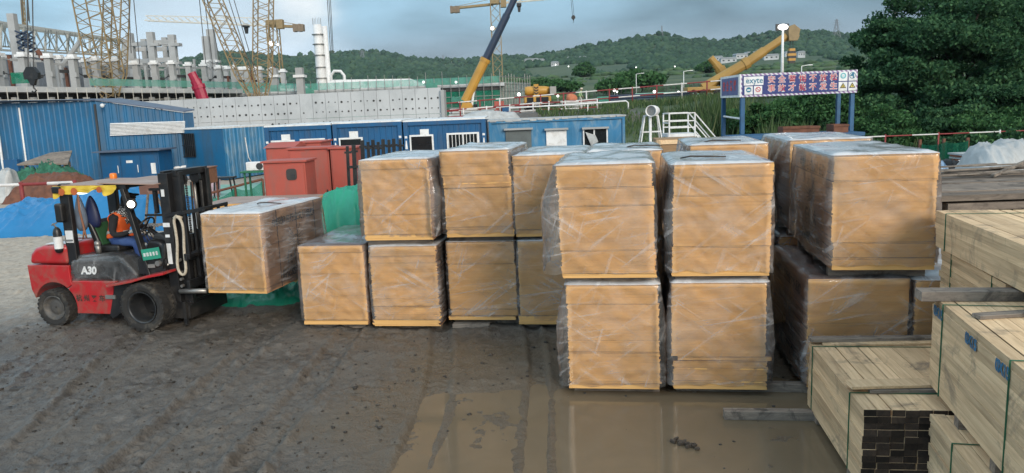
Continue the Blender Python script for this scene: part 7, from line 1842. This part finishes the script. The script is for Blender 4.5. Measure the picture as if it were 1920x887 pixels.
# white paper on the counterweight top, black grip
b = MB(); b.box((-1.55, -.30, 1.243), (.34, .36, .006), rz=.1); b.box((-1.52, .2, 1.243), (.3, .22, .006), rz=-.1); b.build('paper_sheet', M_['white'], fk)
# seat
b = MB(); b.box((-.86, -.02, 1.13), (.46, .48, .11)); b.build('seat', M_['black'], fk, bevel=.04, seg=3)
b = MB(); b.prism([(-1.03, 1.12), (-1.10, 1.30), (-1.16, 1.54), (-1.09, 1.56), (-1.00, 1.34), (-.94, 1.15)], -.26, .22); b.build('backrest', M_['black'], fk, bevel=.04, seg=3)
b = MB(); b.prism([(-.985, 1.15), (-1.045, 1.34), (-1.10, 1.50), (-1.06, 1.51), (-.985, 1.34), (-.93, 1.16)], -.22, .18); b.build('backrest_pad', M_['seatgreen'], fk, bevel=.02)
b = MB(); b.tube([(-.93, -.32, 1.08), (-.93, -.33, 1.2)], .04, 8); b.ball((-.93, -.33, 1.22), .05, 10); b.build('side_lever', M_['steel'], fk, smooth=True)
# overhead guard
for s_ in (-1, 1):
    b = MB(); b.box((-1.245, s_ * .47, 1.47), (.17, .09, 1.35)); b.build('rear_post', M_['black'], fk, bevel=.02)
    b = MB(); b.bar((-.22, s_ * .50, 2.06), (.06, s_ * .50, .78), .07, .10); b.build('front_pillar', M_['black'], fk, bevel=.015)
b = MB()
for s_ in (-1, 1): b.bar((-1.32, s_ * .49, 2.09), (-.16, s_ * .49, 2.075), .07)
for x in (-1.28, -.95, -.65, -.4, -.2): b.bar((x, -.49, 2.085), (x, .49, 2.085), .05)
b.build('guard_roof', M_['black'], fk)
b = MB(); b.box((-1.30, -.55, 2.06), (.14, .1, .1)); b.build('rear_lamp', M_['black'], fk, bevel=.02)
b = MB(); b.box((-1.305, -.545, 1.72), (.13, .11, .28)); b.build('air_cleaner', M_['black'], fk, bevel=.03, seg=3)
b = MB(); b.box((-1.235, -.518, 1.36), (.13, .006, .18)); b.build('notice', M_['white'], fk)
b = MB(); b.lathe([(.001, 0), (.045, .0), (.06, .03), (.06, .30), (.045, .35), (.02, .38), (.001, .38)], (-1.40, -.56, 1.13), 'z', 16); ex = b.build('extinguisher', M_['black'], fk, smooth=True)
b = MB(); b.lathe([(.0605, .06), (.0625, .06), (.0625, .24), (.0605, .24)], (-1.40, -.56, 1.13), 'z', 16); b.build('label_band', M_['white'], ex)
b = MB(); b.bar((-1.40, -.56, 1.50), (-1.42, -.60, 1.57), .02); b.bar((-1.46, -.58, 1.54), (-1.36, -.58, 1.58), .016); b.build('valve', M_['steel'], ex)
b = MB(); b.box((-1.30, -.54, 1.31), (.26, .012, .02)); b.build('extinguisher_strap', M_['steel'], fk)
b = MB(); b.lathe([(.055, 0), (.055, .06), (.045, .085), (.001, .09)], (-1.15, .42, 2.125), 'z', 14); b.build('beacon', M_['beacon'], fk, smooth=True)
# lamps: head lamp on the near pillar and work lamp at the rear, both lit
b = MB(); b.lathe([(.001, -.06), (.05, -.055), (.075, 0), (.08, .03), (.072, .03)], (0, 0, 0), 'x', 18, M=Matrix.Translation((-.03, -.60, 1.845)) @ Matrix.Rotation(R(-68), 4, 'Z')); hl = b.build('headlight', M_['black'], fk, smooth=True)
b = MB(); b.ball((0, 0, 0), .052, 24, 0, (.35, 1, 1)); lm = b.build('lens', M_['lampfork'], hl, smooth=True); lm.matrix_local = Matrix.Translation((-.03, -.60, 1.845)) @ Matrix.Rotation(R(-68), 4, 'Z') @ Matrix.Translation((.03, 0, 0))
b = MB(); b.lathe([(.001, -.05), (.045, -.045), (.07, 0), (.074, .03), (.066, .03)], (0, 0, 0), 'x', 18, M=Matrix.Translation((-.10, .58, 1.85))); h2 = b.build('headlight', M_['black'], fk, smooth=True)
b = MB(); b.bar((-.04, -.58, 1.78), (-.10, -.52, 1.72), .03); b.bar((-.10, .58, 1.78), (-.14, .52, 1.74), .03); b.build('lamp_bracket', M_['black'], fk)
b = MB(); b.ball((-1.02, -.40, 2.0), .075, 14, 0, (1.3, 1, .35)); b.build('work_lamp', M_['lampwork'], fk, smooth=True)
# dash, steering column, wheel, levers, plate
b = MB(); b.prism([(-.10, .76), (-.06, 1.18), (.02, 1.30), (.20, 1.28), (.30, 1.16), (.33, .76)], -.42, .42); b.build('dash', M_['black'], fk, bevel=.05, seg=3)
b = MB(); b.prism([(-.02, 1.27), (.02, 1.36), (.14, 1.38), (.24, 1.30), (.24, 1.22)], -.30, .30); b.build('dash_hood', M_['darkgrey'], fk, bevel=.04, seg=3)
b = MB(); b.tube([(.0, 0, 1.2), (-.28, 0, 1.40)], .035, 8); T = Matrix.Translation((-.33, 0, 1.42)) @ Matrix.Rotation(R(-58), 4, 'Y'); 
pts = [T @ Vector((.17 * math.cos(a), .17 * math.sin(a), 0)) for a in [i * 2 * math.pi / 28 for i in range(29)]]; b.tube(pts, .014, 8, cap=False)
for a in (0, 2.1, 4.2): b.tube([T @ Vector((0, 0, 0)), T @ Vector((.17 * math.cos(a), .17 * math.sin(a), 0))], .011, 6)
b.build('steering_wheel', M_['black'], fk, smooth=True)
b = MB()
for i in range(3): b.tube([(-.05, -.30 + .06 * i, 1.22), (-.14, -.31 + .06 * i, 1.40)], .009, 6); b.ball((-.145, -.31 + .06 * i, 1.415), .022, 8)
b.tube([(.10, .25, 1.3), (.02, .42, 1.5)], .008, 6); b.build('levers', M_['black'], fk, smooth=True)
b = MB(); b.box((.155, -.555, 1.115), (.30, .012, .16), M=Matrix.Rotation(R(-8), 4, 'Y')); pl = b.build('number_plate', M_['plategreen'], fk)
b = MB(); M = Matrix.Translation((.155, -.564, 1.115)) @ Matrix.Rotation(R(-8), 4, 'Y')
for i, (w_, h_) in enumerate(((.05, .05), (.05, .06), (.04, .06), (.04, .06), (.04, .06))):
    for dz in (-.017, 0.0, .017): b.box((0, 0, 0), (w_ * .8, .004, .010), M=M @ Matrix.Translation((-.105 + .052 * i, 0, dz)))
    b.box((0, 0, 0), (.008, .004, h_), M=M @ Matrix.Translation((-.105 + .052 * i, 0, 0)))
b.build('plate_marks', M_['white'], pl)
b = MB(); b.bar((.02, -.54, 1.03), (.30, -.54, 1.07), .03); b.bar((.30, -.54, .9), (.34, -.5, 1.25), .04); b.box((.12, -.5, .92), (.45, .05, .22)); b.build('side_panel', M_['black'], fk)
b = MB(); b.disc((.27, -.57, .98), .04, 'y', 14, 0, .05); b.box((.15, -.56, .94), (.10, .04, .05), rz=.3); b.build('fittings', M_['steel'], fk)
# mast
for s_ in (-1, 1):
    y = s_ * .40
    b = MB(); b.box((.47, y, 1.22), (.025, .11, 2.08)); b.box((.405, y + s_ * .04, 1.22), (.12, .03, 2.08)); b.box((.34, y, 1.22), (.025, .11, 2.08)); b.build('outer_channel', M_['black'], fk, bevel=.006)
    b = MB(); b.box((.60, s_ * .31, 1.22), (.025, .09, 2.1)); b.box((.545, s_ * .345, 1.22), (.10, .025, 2.1)); b.box((.49, s_ * .31, 1.22), (.02, .09, 2.1)); b.build('inner_channel', M_['black'], fk, bevel=.006)
    b = MB(); b.tube([(.40, s_ * .26, .2), (.40, s_ * .26, 1.35)], .045, 12); b.tube([(.40, s_ * .26, 1.35), (.40, s_ * .26, 2.15)], .025, 10, mi=1); b.build('lift_cylinder', [M_['black'], M_['steel']], fk, smooth=True)
    b = MB()
    for i in range(46): b.box((.57, s_ * .17, .55 + .034 * i), (.02, .035 if i % 2 else .026, .028))
    b.build('chain', M_['chain'], fk)
    b = MB(); b.tube([(.62, s_ * .12, 2.1), (.60, s_ * .13, 1.4), (.64, s_ * .15, .8)], .014, 6); b.build('hose', M_['rubber'], fk, smooth=True)
for z, x in ((2.24, .40), (.30, .40), (1.25, .36)): b = MB(); b.box((x, 0, z), (.06, .90, .10)); b.build('mast_crossbar', M_['black'], fk, bevel=.008)
for z in (2.25, .35): b = MB(); b.box((.545, 0, z), (.06, .74, .09)); b.build('inner_crossbar', M_['black'], fk, bevel=.008)
for y in (-.16, .16): b = MB(); b.disc((.5, y, 2.15), .085, 'y', 18, 0, .05); b.build('chain_pulley', M_['black'], fk)
b = MB(); b.box((.30, -.42, 2.03), (.30, .05, .035)); b.box((.22, -.42, 1.66), (.36, .05, .03)); b.box((.20, -.38, 1.86), (.05, .05, .36)); b.build('mirror_bracket', M_['black'], fk)
for z, w_, h_ in ((1.52, .11, .06), (1.36, .07, .04), (1.10, .07, .30), (1.98, .05, .10)): b = MB(); b.box((.39, -.462, z), (w_, .006, h_)); b.build('sticker', M_['white'], fk)
b = MB()
for z in (.62, .72, .82, 1.0): b.disc((.52, -.43, z), .022, 'y', 10, 0, .05)
b.build('bolts', M_['steel'], fk)
# carriage, load backrest, forks
b = MB(); b.box((.69, 0, .66), (.05, 1.05, .12)); b.box((.69, 0, 1.06), (.05, 1.05, .10)); 
for s_ in (-1, 1): b.box((.67, s_ * .20, .86), (.06, .06, .5))
b.build('carriage', M_['black'], fk, bevel=.008)
b = MB()
for y in (-.5, -.3, -.1, .1, .3, .5): b.box((.74, y, 1.36), (.035, .04, .66))
for z in (1.70, 1.08): b.box((.74, 0, z), (.04, 1.06, .05))
b.build('load_backrest', M_['black'], fk, bevel=.006)
b = MB(); b.bar((.40, -.46, 1.66), (1.06, -.52, 1.75), .05, .05); b.build('load_arm', M_['black'], fk)
for s_ in (-1, 1):
    b = MB(); b.prism([(.735, .50), (.735, 1.12), (.775, 1.12), (.785, .555), (1.90, .548), (1.90, .535), (.80, .50)], s_ * .30 - .06 + .25, s_ * .30 + .06 + .25); b.build('fork', M_['forkgrey'], fk, bevel=.006)
b = MB(); b.tube([(.52, -.50, .555), (.95, -.48, .565)], .035, 10); b.build('lower_bar', M_['steel'], fk, smooth=True)
b = MB(); b.prism([(.30, .14), (.62, .14), (.62, .34), (.40, .42), (.30, .42)], -.46, .46); b.box((.56, -.48, .22), (.05, .04, .34)); b.build('mast_foot', M_['black'], fk)
b = MB(); b.tube([(-.1, -.40, .62), (.34, -.42, .95)], .04, 10); b.build('tilt_cylinder', M_['steel'], fk, smooth=True)
def fw(x, y, z): return fk.matrix_basis @ Vector((x, y, z)) if False else Matrix.Translation(fk.location) @ Matrix.Rotation(FH, 4, 'Z') @ Vector((x, y, z))
def loose(o, label, cat): o.location = fk.location; o.rotation_euler = (0, 0, FH); return tag(o, label, cat)
# rope sling hanging from the mast
b = MB(); P = []
for i in range(29):
    t_ = i / 28; a = math.pi * 2 * t_; x = .60 + .075 * math.sin(a) * (1 + .25 * math.sin(a * 2)); z = 1.22 + .42 * math.cos(a); P.append((x + .02 * math.sin(a * 3), -.49 - .01 * math.cos(a * 2), z))
b.tube(P, .021, 8, cap=False); b.tube([(.53, -.47, 1.62), (.60, -.50, 1.655), (.67, -.47, 1.62)], .022, 8); loose(b.build('rope_sling', M_['rope'], None, smooth=True), 'cream rope sling hung in a long loop on the forklift mast', 'sling')
# two loose boards and a yellow cloth on the guard roof
b = MB(); b.box((-.88, -.02, 2.118), (.72, 1.05, .016), M=Matrix.Rotation(R(1.0), 4, 'Y')); loose(b.build('roof_board', [M_['panelpale']], None, bevel=.002), 'brown panel laid on the rear half of the forklift roof', 'panel')
b = MB(); b.box((-.10, .0, 2.128), (.98, 1.12, .016), M=Matrix.Rotation(R(1.5), 4, 'Y') @ Matrix.Rotation(R(-3), 4, 'Z')); loose(b.build('roof_board', [M_['panelpale']], None, bevel=.002), 'brown panel laid on the front half of the forklift roof', 'panel')
b = MB(); V = []; n = 44
for j in range(9):
    for i in range(n + 1):
        u = i / n; v = j / 8; x = -1.37 + u * 1.08; drop = (.125 + .07 * noise.noise(Vector((u * 5, 1, 2))) + .07 * math.exp(-((u - .03) / .07) ** 2) + .03 * math.exp(-((u - .80) / .05) ** 2) - .06 * max(0, min(1, (u - .84) * 8)) - .035 * math.exp(-((u - .55) / .25) ** 2)) * v
        V.append((x, -.56 - .022 * math.sin(u * 30 + v * 2) * v - .015 * noise.noise(Vector((u * 9, v * 3, 4))), 2.115 - drop))
b.add(V, [(j * (n + 1) + i, j * (n + 1) + i + 1, (j + 1) * (n + 1) + i + 1, (j + 1) * (n + 1) + i) for j in range(8) for i in range(n)]); yc = loose(b.build('yellow_cloth', M_['yellowcloth'], None, smooth=True, fix=False), 'yellow cloth with faded red prints draped along the forklift roof edge', 'cloth')
for (x, z, r_) in ((-1.20, 2.03, .055), (-.98, 2.035, .055), (-.55, 2.055, .045)):
    b = MB(); b.lathe([(.004, -.004), (r_ * .4, -.004), (r_, -.004), (r_, .004), (r_ * .4, .004), (.004, .004)], (x, -.592, z), 'y', 9); b.build('red_print', M_['redprint'], yc)
# bags hanging at the rear of the guard
b = MB(); V = []
def bagmesh(b, cx, cy, cz, rx, ry, rz_, seed, top=1.0, n=20, m=14):
    for j in range(m + 1):
        v = j / m; th = math.pi * v; rr = math.sin(th) ** .6
        for i in range(n):
            a = 2 * math.pi * i / n; k_ = 1 + .14 * noise.noise(Vector((math.cos(a) * 2 + seed, math.sin(a) * 2, v * 3)))
            tp = .15 + .85 * min(1, v * 1.35) ** .8 if top else 1
            V.append((cx + rx * rr * math.cos(a) * k_ * tp, cy + ry * rr * math.sin(a) * k_ * tp, cz + rz_ * math.cos(th)))
    b.add(V, [(j * n + i, (j + 1) * n + i, (j + 1) * n + (i + 1) % n, j * n + (i + 1) % n) for j in range(m) for i in range(n)])
bagmesh(b, -1.19, -.30, 1.68, .11, .09, .27, 3); loose(b.build('plastic_bag', M_['bagclear'], None, smooth=True), 'grey see through plastic bag hanging behind the rear post of the forklift', 'bag')
V = []; b = MB(); bagmesh(b, -1.09, -.18, 1.68, .15, .09, .25, 9); loose(b.build('navy_bag', M_['bagnavy'], None, smooth=True), 'navy blue bag hanging beside the driver under the forklift roof', 'bag')
b = MB(); b.tube([(-1.08, -.42, 2.03), (-1.07, -.44, 1.75), (-1.05, -.42, 1.47), (-1.04, -.42, 1.38)], .016, 6); b.tube([(-1.05, -.42, 1.47), (-1.02, -.43, 1.33)], .013, 6); b.tube([(-1.05, -.42, 1.47), (-1.08, -.43, 1.31)], .013, 6); loose(b.build('brown_strap', M_['strapbrown'], None, smooth=True), 'brown strap dangling between the two bags on the forklift', 'strap')

# ------------------------------------------------------------------ people
def skin_body(chains, mats, assign, name, parent, sub=2):
    """chains: list of [(pos, radius), ...]; chain points that coincide are welded into one skeleton"""
    vid = {}; pts = []; rad = []; edges = []
    def vadd(p, r):
        k_ = tuple(round(c, 4) for c in p)
        if k_ not in vid: vid[k_] = len(pts); pts.append(k_); rad.append(r)
        return vid[k_]
    for ch in chains:
        ids = [vadd(p, r) for p, r in ch]
        edges += [(a, c) for a, c in zip(ids, ids[1:])]
    me = bpy.data.meshes.new(name); me.from_pydata(pts, edges, []); o = bpy.data.objects.new(name, me); COL.objects.link(o)
    sk = o.modifiers.new('s', 'SKIN'); sk.use_smooth_shade = True
    for i, r in enumerate(rad):
        d = me.skin_vertices[0].data[i]; d.radius = (r, r) if not isinstance(r, tuple) else r; d.use_root = (i == 0)
    ss = o.modifiers.new('d', 'SUBSURF'); ss.levels = sub; ss.render_levels = sub
    dg = bpy.context.evaluated_depsgraph_get(); dg.update(); m2 = bpy.data.meshes.new_from_object(o.evaluated_get(dg)); bpy.data.objects.remove(o)
    m2.name = name; m2.materials.clear()
    for x in mats: m2.materials.append(x)
    for p in m2.polygons: p.material_index = assign(p.center); p.use_smooth = True
    ob = bpy.data.objects.new(name, m2); COL.objects.link(ob)
    if parent is not None: ob.parent = parent
    return ob
def shell(src, name, cond, push, m_, parent, ex=None):
    """garment: the body's own faces where cond holds, pushed outwards"""
    me = src.data; keep = [p for p in me.polygons if cond(p.center)]; idx = sorted({v for p in keep for v in p.vertices}); mp_ = {v: i for i, v in enumerate(idx)}
    V = [tuple(me.vertices[v].co + me.vertices[v].normal * (push(me.vertices[v].co) if callable(push) else push)) for v in idx]
    b = MB(); b.add(V, [[mp_[v] for v in p.vertices] for p in keep]); o = b.build(name, m_, parent, smooth=True, fix=False)
    sd = o.modifiers.new('t', 'SOLIDIFY'); sd.thickness = .008; sd.offset = 0
    return o
def hand(wrist, d, up, side, s_=1.0, curl=.55):
    """finger chains rooted in the palm. d = direction of the hand, up = back of the hand, side = towards the thumb"""
    d, up, side = Vector(d).normalized(), Vector(up).normalized(), Vector(side).normalized(); w_ = Vector(wrist); ch = []
    palm = w_ + d * .075 * s_; ch.append([(w_, .026 * s_), (w_ + d * .04 * s_, (.028 * s_, .02 * s_)), (palm, (.030 * s_, .018 * s_))])
    for i, (off, L) in enumerate(((.027, .070), (.009, .080), (-.009, .074), (-.026, .058))):
        p = palm + side * off * s_; c = [(palm, (.030 * s_, .018 * s_)), (p + d * .015 * s_, .0095 * s_)]
        q = p + d * .015 * s_; dd = d.copy()
        for j, f in enumerate((.45, .32, .23)):
            dd = (dd - up * curl * (.5 + .4 * j)).normalized(); q = q + dd * L * f * s_; c.append((q, (.0090 - .001 * j) * s_))
        ch.append(c)
    t0 = w_ + d * .04 * s_; c = [(t0, (.028 * s_, .02 * s_))]; q = t0 + side * .034 * s_ + d * .012 * s_; c.append((q, .011 * s_)); q = q + (d * .7 + side * .45 - up * .25).normalized() * .032 * s_; c.append((q, .0095 * s_)); q = q + (d * .8 - side * .1 - up * .45).normalized() * .026 * s_; c.append((q, .0085 * s_)); ch.append(c)
    return ch
def driver():
    o = thing('person', 'driver in an orange vest, blue trousers and black hood sitting in the forklift', 'person', tuple(fw(.06, 0, 0)), FH)
    pel = (-.90, 0, 1.24); L = []
    hip = lambda s_: (-.88, s_ * .09, 1.22)
    L.append([(pel, .13), ((-.89, 0, 1.36), .125), ((-.84, 0, 1.48), .145), ((-.79, 0, 1.57), .12), ((-.735, 0, 1.645), .062), ((-.70, 0, 1.705), .058), ((-.64, 0, 1.775), (.088, .095)), ((-.63, 0, 1.86), (.090, .10)), ((-.64, 0, 1.925), (.055, .06))])
    for s_ in (-1, 1):
        sy = s_
        L.append([(pel, .13), (hip(s_), .10), ((-.66, s_ * .14, 1.235), .088), ((-.46, s_ * .15, 1.20), .066), ((-.42, s_ * .15, 1.02), .062), ((-.40, s_ * .14, .86), .048), ((-.37, s_ * .14, .80), .05), ((-.26, s_ * .15, .785), .042), ((-.20, s_ * .15, .78), .03)])
    nearW, farW = Vector((-.475, -.21, 1.385)), Vector((-.41, .15, 1.43))
    L.append([((-.79, 0, 1.57), .12), ((-.79, -.17, 1.565), .072), ((-.77, -.255, 1.42), .058), ((-.735, -.27, 1.335), .050), ((-.60, -.245, 1.35), .043), (nearW, .030)])
    L.append([((-.79, 0, 1.57), .12), ((-.79, .17, 1.565), .072), ((-.74, .26, 1.45), .056), ((-.66, .27, 1.37), .048), ((-.53, .21, 1.40), .042), (farW, .030)])
    L += hand(nearW, (.95, .15, .12), (0, -.25, 1), (.1, 1, .1), 1.05, .5)
    L += hand(farW, (.95, -.25, .05), (0, .2, 1), (.1, -1, .1), 1.05, .5)
    def asg(c):
        if c.x > -.49 and c.z > 1.3 and abs(c.y) < .36: return 3       # gloves
        if c.z < .83: return 4                                          # shoes
        if c.z < 1.30 and c.x > -1.1: return 1                          # trousers
        if c.z > 1.665: return 2                                        # face and neck
        return 0                                                        # black jacket
    body = skin_body(L, [M_['hat'], M_['trousers'], M_['skin'], M_['glove'], M_['shoe']], asg, 'body', o)
    shell(body, 'vest', lambda c: 1.27 < c.z < 1.66 and abs(c.y) < .165 and c.x < -.62, .014, M_['vest'], o)
    shell(body, 'vest_stripe', lambda c: 1.33 < c.z < 1.372 and abs(c.y) < .18 and c.x < -.64, .022, M_['reflect'], o)
    shell(body, 'scarf', lambda c: (1.58 < c.z < 1.745 and abs(c.y) < .13) or (1.47 < c.z < 1.6 and c.x > -.745 and abs(c.y) < .055), lambda c: .026 + .012 * math.sin(c.z * 160 + c.y * 40), M_['scarf'], o)
    shell(body, 'hood', lambda c: c.z > 1.71 and (c.z > 1.855 or c.x < -.64 or (abs(c.y) > .070 and c.x < -.605)), .024, M_['hat'], o)
    b = MB(); b.ball((-.555, 0, 1.91), .10, 14, 0, (1.0, 1.0, .22)); b.build('cap_peak', M_['hat'], o, smooth=True)
    b = MB()
    for s_ in (-1, 1): b.ball((-.562, s_ * .034, 1.825), .012, 10, 0, (.7, 1.3, .8))
    b.build('eyes', M_['eye'], o, smooth=True)
    b = MB(); b.prism([(-.565, 1.835), (-.53, 1.785), (-.555, 1.778), (-.575, 1.785)], -.013, .013); b.build('nose', M_['skin'], o, bevel=.006)
    b = MB(); b.ball((-.558, 0, 1.752), .02, 10, 0, (.5, 1.2, .3)); b.build('mouth', M_['lips'], o, smooth=True)
driver()
def worker():
    Y = 80; p = at(1088, 196, Y); z0 = gz(p.x, Y); s_ = (at(1088, 165, Y).z - z0) / 1.78
    s_ = 1.0; o = thing('person', 'worker in pale green clothes and a white helmet walking along the plateau', 'person', (p.x, Y, z0), R(0))
    o.scale = (s_, s_, s_)
    L = [[((0, 0, .95), .14), ((.02, 0, 1.15), .135), ((.06, 0, 1.33), .155), ((.09, 0, 1.44), .12), ((.12, 0, 1.53), .055), ((.15, 0, 1.62), .095), ((.16, 0, 1.71), .09)]]
    for q, fx, kx in ((-1, .22, .18), (1, -.28, -.04)):
        L.append([((0, 0, .95), .14), ((0, q * .09, .9), .105), ((kx, q * .1, .5), .075), ((fx, q * .1, .12), .05), ((fx + .02, q * .1, .05), .05), ((fx + .16, q * .1, .035), .035)])
        L.append([((.09, 0, 1.44), .12), ((.09, q * .18, 1.41), .07), ((.02 - q * .06, q * .25, 1.16), .055), ((.14 - q * .1, q * .24, .95), .042)] )
        L += hand((.14 - q * .1, q * .24, .95), (.3, 0, -1), (0, q, 0), (1, 0, .2), 1.0, .25)
    body = skin_body(L, [M_['palegreen'], M_['paletrousers'], M_['skin'], M_['shoe']], lambda c: 3 if c.z < .09 else (1 if c.z < .92 and abs(c.y) < .2 else (2 if c.z > 1.52 or (c.z < .96 and abs(c.y) > .18) else 0)), 'body', o)
    b = MB(); b.ball((.155, 0, 1.73), .135, 16, 0, (1.1, .95, .75)); b.lathe([(.10, 1.71), (.165, 1.705), (.165, 1.72), (.10, 1.73)], (.16, 0, 0), 'z', 18); b.build('helmet', M_['helmet'], o, smooth=True)
    shell(body, 'vest', lambda c: .98 < c.z < 1.47 and abs(c.y) < .17, .015, M_['vestgreen'], o)
worker()
# marks left on the yard: scraps of wood and rope in the puddle
b = MB(); rs = random.Random(4)
for i in range(16): p = Vector((1.36 + .012 * i + rs.uniform(-.03, .03), 6.52 - .012 * i + rs.uniform(-.03, .03), .005)); b.box(p, (rs.uniform(.02, .07), rs.uniform(.015, .03), rs.uniform(.012, .03)), rz=rs.uniform(0, 3))
tag(b.build('twig_scrap', M_['bark'], None), 'dark scrap of torn twigs lying in the puddle before the front stacks', 'scrap')
p = onz(34, 727, .015); b = MB(); b.box((0, 0, .015), (.17, .07, .03), rz=.15); b.box((-.05, .01, .03), (.04, .05, .02), rz=.4); o = b.build('dark_scrap', M_['hole'], None, bevel=.005); o.location = (p.x, p.y, float(ground_z(np.array([p.x]), np.array([p.y]))[0])); tag(o, 'small dark scrap lying on the mud at the lower left', 'scrap')

# ------------------------------------------------------------------ thin dusk air
def haze():
    m_, t = newmat('haze_air'); k = NT(t); v = k.n('ShaderNodeVolumePrincipled', {'Color': (0.62, 0.76, 0.88, 1), 'Density': 0.00009, 'Anisotropy': 0.1})
    o_ = k.n('ShaderNodeOutputMaterial'); t.links.new(v.outputs[0], o_.inputs['Volume'])
    b = MB(); b.box((0, 0, 108), (8900, 8900, 222)); tag(b.build('haze', m_), 'thin bluish evening air over the site and hills', 'haze', kind='stuff')
haze()
